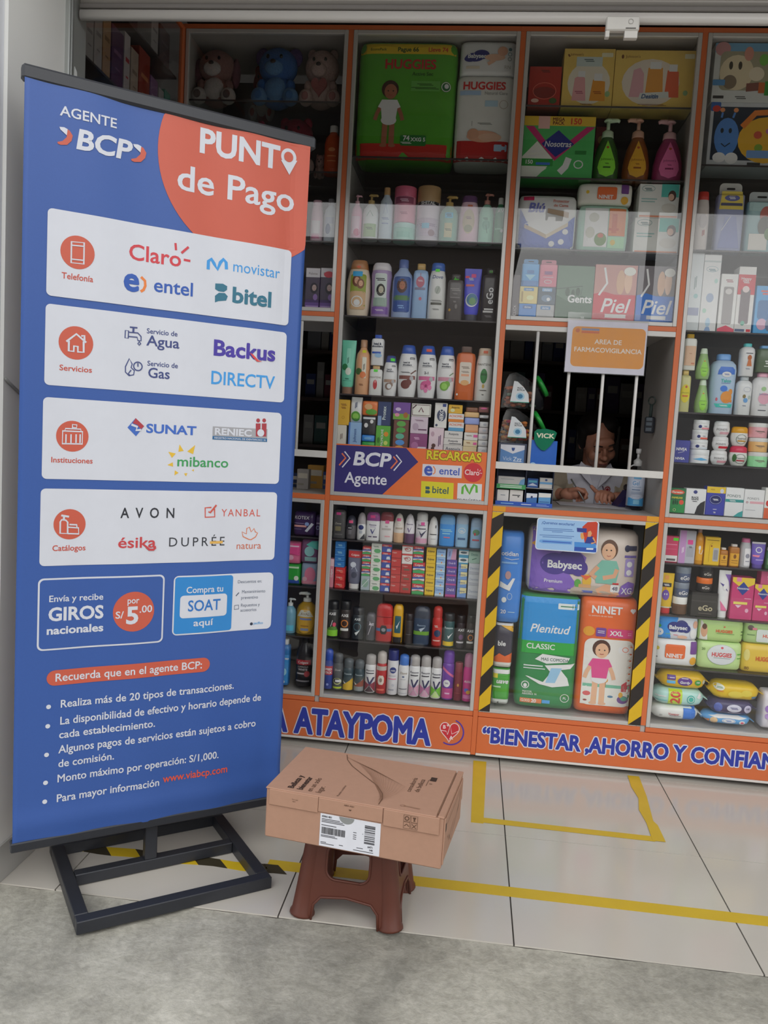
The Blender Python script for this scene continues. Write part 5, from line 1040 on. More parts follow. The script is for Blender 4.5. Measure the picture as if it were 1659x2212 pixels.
('carton','box',.8611,.06,1.0415,.0698,.1102,.045,['#3a3f9c'],[('r',0,.78,1,1,'#d9b42c'),('r',.176,.905,.399,.918,'#a8782a'),('r',.213,.882,.424,.895,'#a8782a'),('e',.8,.86,.1,.08,'#c8c8d4'),('e',.5,.55,.34,.18,'#20245c'),('o',.5,.55,.3,.15,'#9a9ed8',.02),('r',.35,.557,.62,.577,'#e4e2de'),('r',.395,.523,.65,.543,'#e4e2de'),('r',.4,.2,.6,.22,'#d0d0e8'),('r',.437,.106,.551,.123,'#e4e2de'),('r',.456,.077,.563,.094,'#e4e2de')],'royal blue carton with yellow top','box','cartons on the lowest upper shelf'),
('carton','box',.9313,.06,1.0415,.0678,.1106,.04,['#d4d8d8'],[('t',"POND'S",.45,.72,.09,'#5a6a6a','r',.75),('r',0,.5,1,.6,'#2f8a86'),('r',.223,.556,.542,.573,'#e4e2de'),('r',.276,.528,.577,.544,'#e4e2de'),('p',[(.5,0),(1,0),(1,.22),(.75,.14)],'#3f9a98')],'white carton with teal band','box','cartons on the lowest upper shelf'),
('carton','box',1.0038,.06,1.0415,.0742,.1084,.04,['#d8d8d8'],[('t',"POND'S",.45,.68,.08,'#8a8a8c','r',.7),('r',.3,.5,1,.58,'#e0a0a8'),('e',.16,.54,.07,.045,'#b8a0a4'),('r',.1,.26,.6,.28,'#a8a8ac')],'white carton with pink band','box','cartons on the lowest upper shelf'),
('carton','box',1.0664,.06,1.0415,.0462,.1187,.05,['#dcd4d0'],[('r',0,0,1,.35,'#d0603a'),('e',.3,.5,.2,.1,'#c23a34')],'white and red-orange carton cut by the picture edge','box','cartons on the lowest upper shelf'),
('deodorant','stick',-.6017,.06,.847,.0506,.1163,.035,['#4c4a4a','#565454'],[('R',.25,.82,.62,.91,'#ee4f92'),('t','Dove',.42,.52,.07,'#b8b4a8','r',.5,.2),('R',.2,.26,.66,.42,'#7a7254'),('r',.2,.12,.8,.16,'#6a6868')],'dark grey stick deodorant with pink tag, leftmost','deodorant','deodorants on the upper low shelf'),
('deodorant','roll',-.5536,.06,.847,.0419,.0955,.0419,['#5a5658','#3a3a44'],[('R',.3,.68,.7,.8,'#f0567e'),('e',.42,.5,.28,.12,'#2c2a2e'),('r',.25,.46,.6,.49,'#c8c8cc'),('r',.3,.2,.6,.4,'#6f6c70')],'small charcoal roll-on with pink tag','deodorant','deodorants on the upper low shelf'),
('deodorant','roll',-.5111,.06,.847,.0374,.1103,.0374,['#d2d2d0','#a8a2a4'],[('e',.5,.46,.28,.09,'#2c3468'),('r',.3,.24,.66,.34,'#a8acb4'),('p',[(.4,.02),(.95,.02),(.9,.24)],'#3a3a3e')],'white roll-on with grey cap and navy disc','deodorant','deodorants on the upper low shelf'),
('deodorant','stick',-.4636,.06,.847,.0548,.115,.035,['#d8d4d6','#8a3f82'],[('t','Rexona',.5,.56,.055,'#5a4a78','b',.6),('p',[(.32,.4),(.42,.4),(.5,.3),(.74,.48),(.5,.22)],'#3a3f78'),('r',.2,.12,.45,.16,'#4a3a5a'),('r',.55,.12,.85,.16,'#4a3a5a'),('r',.3,.48,.7,.5,'#a898b8'),('R',.3,.8,.66,.9,'#ee3f86')],'white stick deodorant with purple cap and tick','deodorant','deodorants on the upper low shelf'),
('deodorant','stick',-.4079,.06,.847,.0538,.1188,.035,['#d6d0ce','#7f2f38'],[('r',.383,.525,.594,.538,'#a8989a'),('r',.418,.502,.617,.515,'#a8989a'),('r',.15,.4,.85,.46,'#b0a8a4'),('R',.4,.62,.7,.73,'#ee4f8a'),('r',.4,.16,.8,.2,'#d89aa0')],'white stick deodorant with dark red cap','deodorant','deodorants on the upper low shelf'),
('deodorant','rollu',-.3583,.06,.847,.0425,.1169,.0425,['#d3ccc4','#c9a27e'],[('R',.3,.74,.68,.84,'#ee4f86'),('r',.2,.46,.85,.52,'#a89a8c'),('o',.5,.62,.16,.05,'#b8aca0',.02)],'cream roll-on standing on a beige cap','deodorant','deodorants on the upper low shelf'),
('deodorant','rollu',-.3148,.06,.847,.0417,.1172,.0417,['#d4d0d4','#5a3a5a'],[('t','Rexona',.5,.66,.05,'#6a5a7a','b',.6),('p',[(.3,.52),(.4,.52),(.48,.42),(.74,.6),(.48,.36)],'#5a3a78')],'white roll-on standing on a plum cap','deodorant','deodorants on the upper low shelf'),
('deodorant','can',-.2656,.06,.847,.0485,.127,.0485,['#d6d2d4','#d4d4d2'],[('t','Rexona',.5,.6,.05,'#6a4a6a','b',.75),('r',.15,.47,.85,.5,'#3a3a4a'),('p',[(.3,.42),(.5,.2),(.95,.46),(.5,.32)],'#2c2c4c'),('r',.03,.03,.97,.18,'#c896ac'),('p',[(.03,.18),(.5,.28),(.4,.18)],'#d8b4c4'),('R',.44,.6,.74,.7,'#ee4f96')],'white spray deodorant with pink base and dark tick','deodorant','deodorants on the upper low shelf'),
('deodorant','rollu',-.2187,.06,.847,.0399,.1132,.0399,['#d4d2ce','#d8d6d2'],[('r',.2,.36,.85,.39,'#4a4a4c'),('r',.3,.2,.8,.22,'#a8a8a8'),('r',.7,.6,.8,.7,'#4a4a4c')],'plain white roll-on deodorant beside the bright blue stick','deodorant','deodorants on the upper low shelf'),
('deodorant','stick',-.1627,.06,.847,.0618,.125,.035,['#3f8ad0','#6fa4d4'],[('r',.074,.51,.751,.536,'#8fc4f0'),('r',.187,.464,.826,.49,'#8fc4f0'),('r',.2,.38,.7,.41,'#8fc4f0'),('r',.3,.26,.7,.29,'#d86a7a')],'bright blue stick deodorant','deodorant','deodorants on the upper low shelf'),
('deodorant','stick',-.1037,.06,.847,.0501,.1317,.035,['#8fb4d0','#a9b8c8'],[('o',.5,.5,.26,.08,'#d8e4ee',.04),('r',.35,.487,.62,.507,'#e4ecf4'),('r',.395,.453,.65,.473,'#e4ecf4'),('r',.2,.22,.8,.28,'#3f5f86')],'pale clear-blue gel stick with ring emblem','deodorant','deodorants on the upper low shelf'),
('deodorant','stick',-.0468,.06,.847,.0457,.1198,.035,['#8fb0cc','#9ab4cc'],[('e',.5,.52,.3,.1,'#5f8a6a'),('e',.4,.46,.08,.05,'#c03a44'),('r',.2,.24,.8,.29,'#b8505a')],'pale clear-blue gel stick with cherry picture','deodorant','deodorants on the upper low shelf'),
('toothpaste_carton','box',-.6232,.06,.642,.0187,.1178,.04,['#c9808e'],[('v','Colgate',.5,.5,.4,'#e8d0d4'),('r',0,.75,1,1,'#d8b4b8')],'upright pink toothpaste carton at the left end','toothpaste','toothpaste cartons'),
('toothpaste_carton','box',-.5877,.06,.642,.0401,.0281,.045,['#c23434'],[('t','Colgate',.45,.55,.2,'#e8c4c0','b',.6,.1),('e',.66,.35,.16,.2,'#e06a5a')],'red kids toothpaste carton under the blue ones, lowest of its stack','toothpaste','toothpaste cartons'),
('toothpaste_carton','box',-.5876,.06,.6707,.04,.0293,.045,['#c23434'],[('t','Colgate',.45,.55,.2,'#e8c4c0','b',.6,.1),('e',.66,.35,.16,.2,'#e06a5a')],'red kids toothpaste carton under the blue ones, second from the top of its stack','toothpaste','toothpaste cartons'),
('toothpaste_carton','box',-.5876,.06,.7006,.04,.0265,.045,['#c23434'],[('t','Colgate',.45,.55,.2,'#e8c4c0','b',.6,.1),('e',.66,.35,.16,.2,'#e06a5a')],'red kids toothpaste carton under the blue ones, topmost of its stack','toothpaste','toothpaste cartons'),
('toothpaste_carton','box',-.592,.06,.7277,.0405,.0245,.045,['#2f6fb0'],[('r',.307,.531,.655,.617,'#8fc0ec'),('r',.365,.383,.693,.469,'#8fc0ec'),('r',.05,.1,.95,.2,'#5a94cc')],'blue toothpaste carton in the left pile, lowest of its stack','toothpaste','toothpaste cartons'),
('toothpaste_carton','box',-.5921,.06,.7529,.0408,.02,.045,['#2f6fb0'],[('r',.34,.531,.628,.617,'#8fc0ec'),('r',.388,.383,.66,.469,'#8fc0ec'),('r',.05,.1,.95,.2,'#5a94cc')],'blue toothpaste carton in the left pile, third from the top of its stack','toothpaste','toothpaste cartons'),
('toothpaste_carton','box',-.5922,.06,.7734,.041,.0308,.045,['#2f6fb0'],[('r',.265,.531,.688,.617,'#8fc0ec'),('r',.336,.383,.735,.469,'#8fc0ec'),('r',.05,.1,.95,.2,'#5a94cc')],'blue toothpaste carton in the left pile, second from the top of its stack','toothpaste','toothpaste cartons'),
('toothpaste_carton','box',-.5922,.06,.8048,.041,.0275,.045,['#2f6fb0'],[('r',.288,.531,.669,.617,'#8fc0ec'),('r',.352,.383,.712,.469,'#8fc0ec'),('r',.05,.1,.95,.2,'#5a94cc')],'blue toothpaste carton in the left pile, topmost of its stack','toothpaste','toothpaste cartons'),
('toothpaste_tube','tube',-.5302,.06,.642,.059,.1598,.045,['#6a6c7e','#d6d2d0'],[('r',.03,.8,.97,.97,'#c03a3a'),('t','Colgate',.5,.87,.045,'#e8d4d0'),('e',.4,.62,.2,.07,'#c8ccd4'),('l',[(.3,.5),(.5,.6),(.7,.45)],'#aeb4c4',.05),('e',.5,.36,.2,.08,'#4a4c5a')],'grey toothpaste tube with red crimp standing on its white cap','tube','toothpaste cartons'),
('toothpaste_carton','box',-.4817,.06,.642,.0353,.058,.045,['#9aa8ae'],[('e',.5,.5,.36,.3,'#7fa08e'),('l',[(.1,.2),(.9,.8)],'#cfd8d8',.06)],'silver-green carton under the striped cartons','toothpaste','toothpaste cartons'),
('toothpaste_carton','box',-.4819,.06,.7006,.0344,.0291,.045,['#c43a3a'],[('p',[(0,0),(1,0),(1,.25),(.5,.35),(0,.25)],'#3f9a5a'),('p',[(0,.3),(.5,.42),(1,.3),(1,.5),(0,.45)],'#dcdcdc'),('p',[(0,.46),(1,.52),(1,.7),(0,.62)],'#2f4f9a'),('t','Colgate',.5,.8,.18,'#ecd8d4','b',.7)],'small red striped toothpaste carton in the third pile, lowest of its stack','toothpaste','toothpaste cartons'),
('toothpaste_carton','box',-.4819,.06,.7303,.0343,.0291,.045,['#c43a3a'],[('p',[(0,0),(1,0),(1,.25),(.5,.35),(0,.25)],'#3f9a5a'),('p',[(0,.3),(.5,.42),(1,.3),(1,.5),(0,.45)],'#dcdcdc'),('p',[(0,.46),(1,.52),(1,.7),(0,.62)],'#2f4f9a'),('t','Colgate',.5,.8,.18,'#ecd8d4','b',.7)],'small red striped toothpaste carton in the third pile, third from the top of its stack','toothpaste','toothpaste cartons'),
('toothpaste_carton','box',-.482,.06,.76,.0343,.0291,.045,['#c43a3a'],[('p',[(0,0),(1,0),(1,.25),(.5,.35),(0,.25)],'#3f9a5a'),('p',[(0,.3),(.5,.42),(1,.3),(1,.5),(0,.45)],'#dcdcdc'),('p',[(0,.46),(1,.52),(1,.7),(0,.62)],'#2f4f9a'),('t','Colgate',.5,.8,.18,'#ecd8d4','b',.7)],'small red striped toothpaste carton in the third pile, second from the top of its stack','toothpaste','toothpaste cartons'),
('toothpaste_carton','box',-.482,.06,.7897,.0343,.0301,.045,['#c43a3a'],[('p',[(0,0),(1,0),(1,.25),(.5,.35),(0,.25)],'#3f9a5a'),('p',[(0,.3),(.5,.42),(1,.3),(1,.5),(0,.45)],'#dcdcdc'),('p',[(0,.46),(1,.52),(1,.7),(0,.62)],'#2f4f9a'),('t','Colgate',.5,.8,.18,'#ecd8d4','b',.7)],'small red striped toothpaste carton in the third pile, topmost of its stack','toothpaste','toothpaste cartons'),
('toothpaste_carton','box',-.4416,.06,.642,.0406,.0394,.045,['#d3d4cc'],[('e',.6,.28,.34,.22,'#5aa068'),('r',.169,.737,.675,.783,'#6a7a6a'),('r',.253,.657,.731,.703,'#6a7a6a'),('r',.05,.46,.5,.5,'#a8b0a4')],'white herbal toothpaste carton with green leaf, lowest of its stack','toothpaste','toothpaste cartons'),
('toothpaste_carton','box',-.442,.06,.682,.0413,.0373,.045,['#d3d4cc'],[('e',.6,.28,.34,.22,'#5aa068'),('r',.187,.737,.661,.783,'#6a7a6a'),('r',.266,.657,.713,.703,'#6a7a6a'),('r',.05,.46,.5,.5,'#a8b0a4')],'white herbal toothpaste carton with green leaf, fourth from the top of its stack','toothpaste','toothpaste cartons'),
('toothpaste_carton','box',-.4424,.06,.7198,.042,.0372,.045,['#d3d4cc'],[('e',.6,.28,.34,.22,'#5aa068'),('r',.191,.737,.657,.783,'#6a7a6a'),('r',.269,.657,.709,.703,'#6a7a6a'),('r',.05,.46,.5,.5,'#a8b0a4')],'white herbal toothpaste carton with green leaf, third from the top of its stack','toothpaste','toothpaste cartons'),
('toothpaste_carton','box',-.4425,.06,.7576,.042,.0371,.045,['#d3d4cc'],[('e',.6,.28,.34,.22,'#5aa068'),('r',.192,.737,.657,.783,'#6a7a6a'),('r',.269,.657,.708,.703,'#6a7a6a'),('r',.05,.46,.5,.5,'#a8b0a4')],'white herbal toothpaste carton with green leaf, second from the top of its stack','toothpaste','toothpaste cartons'),
('toothpaste_carton','box',-.4426,.06,.7953,.0419,.0397,.045,['#d3d4cc'],[('e',.6,.28,.34,.22,'#5aa068'),('r',.175,.737,.67,.783,'#6a7a6a'),('r',.257,.657,.725,.703,'#6a7a6a'),('r',.05,.46,.5,.5,'#a8b0a4')],'white herbal toothpaste carton with green leaf, topmost of its stack','toothpaste','toothpaste cartons'),
('toothpaste_carton','box',-.4005,.06,.642,.0381,.0345,.045,['#3a4f9c'],[('r',0,.72,1,1,'#c43a3c'),('t','Colgate',.4,.84,.16,'#ecd4d0','b',.5),('p',[(.5,.1),(.95,.1),(.85,.5),(.55,.45)],'#c8ccdc')],'blue and red toothpaste carton, lowest of its stack','toothpaste','toothpaste cartons'),
('toothpaste_carton','box',-.4007,.06,.6771,.0375,.0291,.045,['#3a4f9c'],[('r',0,.72,1,1,'#c43a3c'),('t','Colgate',.4,.84,.16,'#ecd4d0','b',.5),('p',[(.5,.1),(.95,.1),(.85,.5),(.55,.45)],'#c8ccdc')],'blue and red toothpaste carton, fifth from the top of its stack','toothpaste','toothpaste cartons'),
('toothpaste_carton','box',-.4009,.06,.7068,.0373,.0318,.045,['#3a4f9c'],[('r',0,.72,1,1,'#c43a3c'),('t','Colgate',.4,.84,.16,'#ecd4d0','b',.5),('p',[(.5,.1),(.95,.1),(.85,.5),(.55,.45)],'#c8ccdc')],'blue and red toothpaste carton, fourth from the top of its stack','toothpaste','toothpaste cartons'),
('toothpaste_carton','box',-.4011,.06,.7392,.0372,.0317,.045,['#3a4f9c'],[('r',0,.72,1,1,'#c43a3c'),('t','Colgate',.4,.84,.16,'#ecd4d0','b',.5),('p',[(.5,.1),(.95,.1),(.85,.5),(.55,.45)],'#c8ccdc')],'blue and red toothpaste carton, third from the top of its stack','toothpaste','toothpaste cartons'),
('toothpaste_carton','box',-.4012,.06,.7715,.0372,.0317,.045,['#3a4f9c'],[('r',0,.72,1,1,'#c43a3c'),('t','Colgate',.4,.84,.16,'#ecd4d0','b',.5),('p',[(.5,.1),(.95,.1),(.85,.5),(.55,.45)],'#c8ccdc')],'blue and red toothpaste carton, second from the top of its stack','toothpaste','toothpaste cartons'),
('toothpaste_carton','box',-.4008,.06,.8038,.0388,.0316,.045,['#3a4f9c'],[('r',0,.72,1,1,'#c43a3c'),('t','Colgate',.4,.84,.16,'#ecd4d0','b',.5),('p',[(.5,.1),(.95,.1),(.85,.5),(.55,.45)],'#c8ccdc')],'blue and red toothpaste carton, topmost of its stack','toothpaste','toothpaste cartons'),
('toothpaste_carton','box',-.3591,.06,.642,.04,.0403,.045,['#b93634'],[('t','Colgate',.3,.72,.16,'#e0b0a8','b',.45),('r',.02,0,.98,.06,'#8f2626')],'plain red toothpaste carton, lowest of its stack','toothpaste','toothpaste cartons'),
('toothpaste_carton','box',-.3594,.06,.6829,.0402,.0318,.045,['#b93634'],[('t','Colgate',.3,.72,.16,'#e0b0a8','b',.45),('r',.02,0,.98,.06,'#8f2626')],'plain red toothpaste carton, fourth from the top of its stack','toothpaste','toothpaste cartons'),
('toothpaste_carton','box',-.3598,.06,.7153,.0397,.0317,.045,['#b93634'],[('t','Colgate',.3,.72,.16,'#e0b0a8','b',.45),('r',.02,0,.98,.06,'#8f2626')],'plain red toothpaste carton, third from the top of its stack','toothpaste','toothpaste cartons'),
('toothpaste_carton','box',-.3599,.06,.7476,.04,.0344,.045,['#b93634'],[('t','Colgate',.3,.72,.16,'#e0b0a8','b',.45),('r',.02,0,.98,.06,'#8f2626')],'plain red toothpaste carton, second from the top of its stack','toothpaste','toothpaste cartons'),
('toothpaste_carton','box',-.36,.06,.7826,.04,.0316,.045,['#b93634'],[('t','Colgate',.3,.72,.16,'#e0b0a8','b',.45),('r',.02,0,.98,.06,'#8f2626')],'plain red toothpaste carton, topmost of its stack','toothpaste','toothpaste cartons'),
('toothpaste_carton','box',-.3164,.06,.642,.0427,.0436,.045,['#ab3432'],[('R',.25,.3,.8,.5,'#6a5a48'),('t','Colgate',.35,.78,.14,'#e0b0a8','b',.5)],'red toothpaste carton with brown badge, lowest of its stack','toothpaste','toothpaste cartons'),
('toothpaste_carton','box',-.3162,.06,.6862,.0417,.0371,.045,['#ab3432'],[('R',.25,.3,.8,.5,'#6a5a48'),('t','Colgate',.35,.78,.14,'#e0b0a8','b',.5)],'red toothpaste carton with brown badge, second from the top of its stack','toothpaste','toothpaste cartons'),
('toothpaste_carton','box',-.3165,.06,.7239,.0419,.037,.045,['#ab3432'],[('R',.25,.3,.8,.5,'#6a5a48'),('t','Colgate',.35,.78,.14,'#e0b0a8','b',.5)],'red toothpaste carton with brown badge, topmost of its stack','toothpaste','toothpaste cartons'),
('toothpaste_carton','box',-.3162,.06,.7616,.0426,.0413,.045,['#dad2ce'],[('o',.55,.5,.26,.2,'#b03a38',.05),('r',.166,.569,.587,.622,'#a83a38'),('r',.237,.478,.634,.531,'#a83a38'),('r',0,.85,1,1,'#c23a38')],'white and red toothpaste carton, lowest of its stack','toothpaste','toothpaste cartons'),
('toothpaste_carton','box',-.3169,.06,.8035,.0434,.035,.045,['#dad2ce'],[('o',.55,.5,.26,.2,'#b03a38',.05),('r',.203,.569,.558,.622,'#a83a38'),('r',.262,.478,.597,.531,'#a83a38'),('r',0,.85,1,1,'#c23a38')],'white and red toothpaste carton, topmost of its stack','toothpaste','toothpaste cartons'),
('toothpaste_carton','box',-.2658,.06,.642,.0478,.0422,.045,['#c43a3a'],[('p',[(0,0),(1,0),(1,.25),(.5,.35),(0,.25)],'#3f9a5a'),('p',[(0,.3),(.5,.42),(1,.3),(1,.5),(0,.45)],'#dcdcdc'),('p',[(0,.46),(1,.52),(1,.7),(0,.62)],'#2f4f9a'),('t','Colgate',.5,.8,.18,'#ecd8d4','b',.7)],'large triple-stripe toothpaste carton, lowest of its stack','toothpaste','toothpaste cartons'),
('toothpaste_carton','box',-.2661,.06,.6848,.0477,.0424,.045,['#c43a3a'],[('p',[(0,0),(1,0),(1,.25),(.5,.35),(0,.25)],'#3f9a5a'),('p',[(0,.3),(.5,.42),(1,.3),(1,.5),(0,.45)],'#dcdcdc'),('p',[(0,.46),(1,.52),(1,.7),(0,.62)],'#2f4f9a'),('t','Colgate',.5,.8,.18,'#ecd8d4','b',.7)],'large triple-stripe toothpaste carton, second from the top of its stack','toothpaste','toothpaste cartons'),
('toothpaste_carton','box',-.2665,.06,.7279,.0476,.0423,.045,['#c43a3a'],[('p',[(0,0),(1,0),(1,.25),(.5,.35),(0,.25)],'#3f9a5a'),('p',[(0,.3),(.5,.42),(1,.3),(1,.5),(0,.45)],'#dcdcdc'),('p',[(0,.46),(1,.52),(1,.7),(0,.62)],'#2f4f9a'),('t','Colgate',.5,.8,.18,'#ecd8d4','b',.7)],'large triple-stripe toothpaste carton, topmost of its stack','toothpaste','toothpaste cartons'),
('toothpaste_carton','box',-.2721,.06,.7708,.0413,.0338,.045,['#c43a3a'],[('p',[(0,0),(1,0),(1,.25),(.5,.35),(0,.25)],'#3f9a5a'),('p',[(0,.3),(.5,.42),(1,.3),(1,.5),(0,.45)],'#dcdcdc'),('p',[(0,.46),(1,.52),(1,.7),(0,.62)],'#2f4f9a'),('t','Colgate',.5,.8,.18,'#ecd8d4','b',.7)],'small triple-stripe toothpaste carton on the large ones, lowest of its stack','toothpaste','toothpaste cartons'),
('toothpaste_carton','box',-.2723,.06,.8052,.0412,.0315,.045,['#c43a3a'],[('p',[(0,0),(1,0),(1,.25),(.5,.35),(0,.25)],'#3f9a5a'),('p',[(0,.3),(.5,.42),(1,.3),(1,.5),(0,.45)],'#dcdcdc'),('p',[(0,.46),(1,.52),(1,.7),(0,.62)],'#2f4f9a'),('t','Colgate',.5,.8,.18,'#ecd8d4','b',.7)],'small triple-stripe toothpaste carton on the large ones, topmost of its stack','toothpaste','toothpaste cartons'),
('toothpaste_carton','box',-.2191,.06,.642,.0381,.0351,.045,['#d9b02a'],[('t','Kolynos',.5,.55,.22,'#5a4a1a','x',.7,.1)],'yellow toothpaste carton, lowest of its stack','toothpaste','toothpaste cartons'),
('toothpaste_carton','box',-.2194,.06,.6777,.0381,.029,.045,['#d9b02a'],[('t','Kolynos',.5,.55,.22,'#5a4a1a','x',.7,.1)],'yellow toothpaste carton, fifth from the top of its stack','toothpaste','toothpaste cartons'),
('toothpaste_carton','box',-.2197,.06,.7073,.038,.0316,.045,['#d9b02a'],[('t','Kolynos',.5,.55,.22,'#5a4a1a','x',.7,.1)],'yellow toothpaste carton, fourth from the top of its stack','toothpaste','toothpaste cartons'),
('toothpaste_carton','box',-.22,.06,.7395,.038,.0315,.045,['#d9b02a'],[('t','Kolynos',.5,.55,.22,'#5a4a1a','x',.7,.1)],'yellow toothpaste carton, third from the top of its stack','toothpaste','toothpaste cartons'),
('toothpaste_carton','box',-.2203,.06,.7716,.038,.0315,.045,['#d9b02a'],[('t','Kolynos',.5,.55,.22,'#5a4a1a','x',.7,.1)],'yellow toothpaste carton, second from the top of its stack','toothpaste','toothpaste cartons'),
('toothpaste_carton','box',-.2206,.06,.8037,.0379,.0314,.045,['#d9b02a'],[('t','Kolynos',.5,.55,.22,'#5a4a1a','x',.7,.1)],'yellow toothpaste carton, topmost of its stack','toothpaste','toothpaste cartons'),
('toothpaste_carton','box',-.1787,.06,.642,.0359,.0356,.045,['#8fb0d4'],[('t','Dento',.5,.7,.22,'#3f66a8','b',.8),('r',0,0,1,.25,'#b4c8d4'),('e',.6,.28,.08,.1,'#e0803a')],'pale blue toothpaste carton, lowest of its stack','toothpaste','toothpaste cartons'),
('toothpaste_carton','box',-.179,.06,.6782,.0359,.03,.045,['#8fb0d4'],[('t','Dento',.5,.7,.22,'#3f66a8','b',.8),('r',0,0,1,.25,'#b4c8d4'),('e',.6,.28,.08,.1,'#e0803a')],'pale blue toothpaste carton, fifth from the top of its stack','toothpaste','toothpaste cartons'),
('toothpaste_carton','box',-.1793,.06,.7088,.0358,.03,.045,['#8fb0d4'],[('t','Dento',.5,.7,.22,'#3f66a8','b',.8),('r',0,0,1,.25,'#b4c8d4'),('e',.6,.28,.08,.1,'#e0803a')],'pale blue toothpaste carton, fourth from the top of its stack','toothpaste','toothpaste cartons'),
('toothpaste_carton','box',-.1796,.06,.7393,.0358,.0299,.045,['#8fb0d4'],[('t','Dento',.5,.7,.22,'#3f66a8','b',.8),('r',0,0,1,.25,'#b4c8d4'),('e',.6,.28,.08,.1,'#e0803a')],'pale blue toothpaste carton, third from the top of its stack','toothpaste','toothpaste cartons'),
('toothpaste_carton','box',-.18,.06,.7698,.0358,.0298,.045,['#8fb0d4'],[('t','Dento',.5,.7,.22,'#3f66a8','b',.8),('r',0,0,1,.25,'#b4c8d4'),('e',.6,.28,.08,.1,'#e0803a')],'pale blue toothpaste carton, second from the top of its stack','toothpaste','toothpaste cartons'),
('toothpaste_carton','box',-.1803,.06,.8003,.0357,.0298,.045,['#8fb0d4'],[('t','Dento',.5,.7,.22,'#3f66a8','b',.8),('r',0,0,1,.25,'#b4c8d4'),('e',.6,.28,.08,.1,'#e0803a')],'pale blue toothpaste carton, topmost of its stack','toothpaste','toothpaste cartons'),
('toothpaste_carton','box',-.1338,.06,.642,.041,.0461,.045,['#5a4a94'],[('t','Oral-B',.5,.62,.22,'#c4b8e4','b',.7),('r',0,0,1,.2,'#a84a86')],'purple toothpaste carton, lowest of its stack','toothpaste','toothpaste cartons'),
('toothpaste_carton','box',-.1342,.06,.6887,.041,.0369,.045,['#5a4a94'],[('t','Oral-B',.5,.62,.22,'#c4b8e4','b',.7),('r',0,0,1,.2,'#a84a86')],'purple toothpaste carton, third from the top of its stack','toothpaste','toothpaste cartons'),
('toothpaste_carton','box',-.1346,.06,.7262,.041,.0315,.045,['#5a4a94'],[('t','Oral-B',.5,.62,.22,'#c4b8e4','b',.7),('r',0,0,1,.2,'#a84a86')],'purple toothpaste carton, second from the top of its stack','toothpaste','toothpaste cartons'),
('toothpaste_carton','box',-.135,.06,.7582,.0409,.0336,.045,['#5a4a94'],[('t','Oral-B',.5,.62,.22,'#c4b8e4','b',.7),('r',0,0,1,.2,'#a84a86')],'purple toothpaste carton, topmost of its stack','toothpaste','toothpaste cartons'),
('toothpaste_carton','box',-.1376,.06,.7924,.0367,.0461,.045,['#b98aa4'],[('p',[(0,0),(.4,0),(.6,1),(0,1)],'#8fa0c8'),('r',.17,.237,.23,.71,'#4a5a94'),('r',.27,.316,.33,.763,'#4a5a94')],'pink and blue carton lying on the purple pile','toothpaste','toothpaste cartons'),
('toothpaste_carton','box',-.089,.06,.642,.0367,.0399,.045,['#6f94c8'],[('p',[(.3,.4),(1,.5),(1,1),(.3,1)],'#d8cc9a'),('t','Kolynos',.5,.66,.18,'#3a4a7a','b',.7)],'blue and cream toothpaste carton, lowest of its stack','toothpaste','toothpaste cartons'),
('toothpaste_carton','box',-.0894,.06,.6825,.0367,.0315,.045,['#6f94c8'],[('p',[(.3,.4),(1,.5),(1,1),(.3,1)],'#d8cc9a'),('t','Kolynos',.5,.66,.18,'#3a4a7a','b',.7)],'blue and cream toothpaste carton, third from the top of its stack','toothpaste','toothpaste cartons'),
('toothpaste_carton','box',-.0898,.06,.7146,.0367,.0315,.045,['#6f94c8'],[('p',[(.3,.4),(1,.5),(1,1),(.3,1)],'#d8cc9a'),('t','Kolynos',.5,.66,.18,'#3a4a7a','b',.7)],'blue and cream toothpaste carton, second from the top of its stack','toothpaste','toothpaste cartons'),
('toothpaste_carton','box',-.0903,.06,.7467,.0366,.0314,.045,['#6f94c8'],[('p',[(.3,.4),(1,.5),(1,1),(.3,1)],'#d8cc9a'),('t','Kolynos',.5,.66,.18,'#3a4a7a','b',.7)],'blue and cream toothpaste carton, topmost of its stack','toothpaste','toothpaste cartons'),
('toothpaste_carton','box',-.09,.06,.7787,.0381,.0325,.045,['#cfd6da'],[('r',0,.78,1,1,'#3f8fae'),('e',.5,.5,.34,.16,'#4a5a64'),('r',0,0,1,.18,'#4a94b4')],'teal and white toothpaste carton, lowest of its stack','toothpaste','toothpaste cartons'),
('toothpaste_carton','box',-.0901,.06,.8118,.0387,.0267,.045,['#cfd6da'],[('r',0,.78,1,1,'#3f8fae'),('e',.5,.5,.34,.16,'#4a5a64'),('r',0,0,1,.18,'#4a94b4')],'teal and white toothpaste carton, topmost of its stack','toothpaste','toothpaste cartons'),
('toothpaste_carton','box',-.0424,.06,.642,.046,.0532,.045,['#c4c8cc'],[('t','Dentito',.5,.55,.2,'#7a8aa0','r',.8),('p',[(0,0),(1,0),(1,.2),(0,.3)],'#b0b4bc')],'large silver-white toothpaste carton, lowest of its stack','toothpaste','toothpaste cartons'),
('toothpaste_carton','box',-.043,.06,.6958,.046,.0442,.045,['#c4c8cc'],[('t','Dentito',.5,.55,.2,'#7a8aa0','r',.8),('p',[(0,0),(1,0),(1,.2),(0,.3)],'#b0b4bc')],'large silver-white toothpaste carton, second from the top of its stack','toothpaste','toothpaste cartons'),
('toothpaste_carton','box',-.0437,.06,.7406,.0459,.0436,.045,['#c4c8cc'],[('t','Dentito',.5,.55,.2,'#7a8aa0','r',.8),('p',[(0,0),(1,0),(1,.2),(0,.3)],'#b0b4bc')],'large silver-white toothpaste carton, topmost of its stack','toothpaste','toothpaste cartons'),
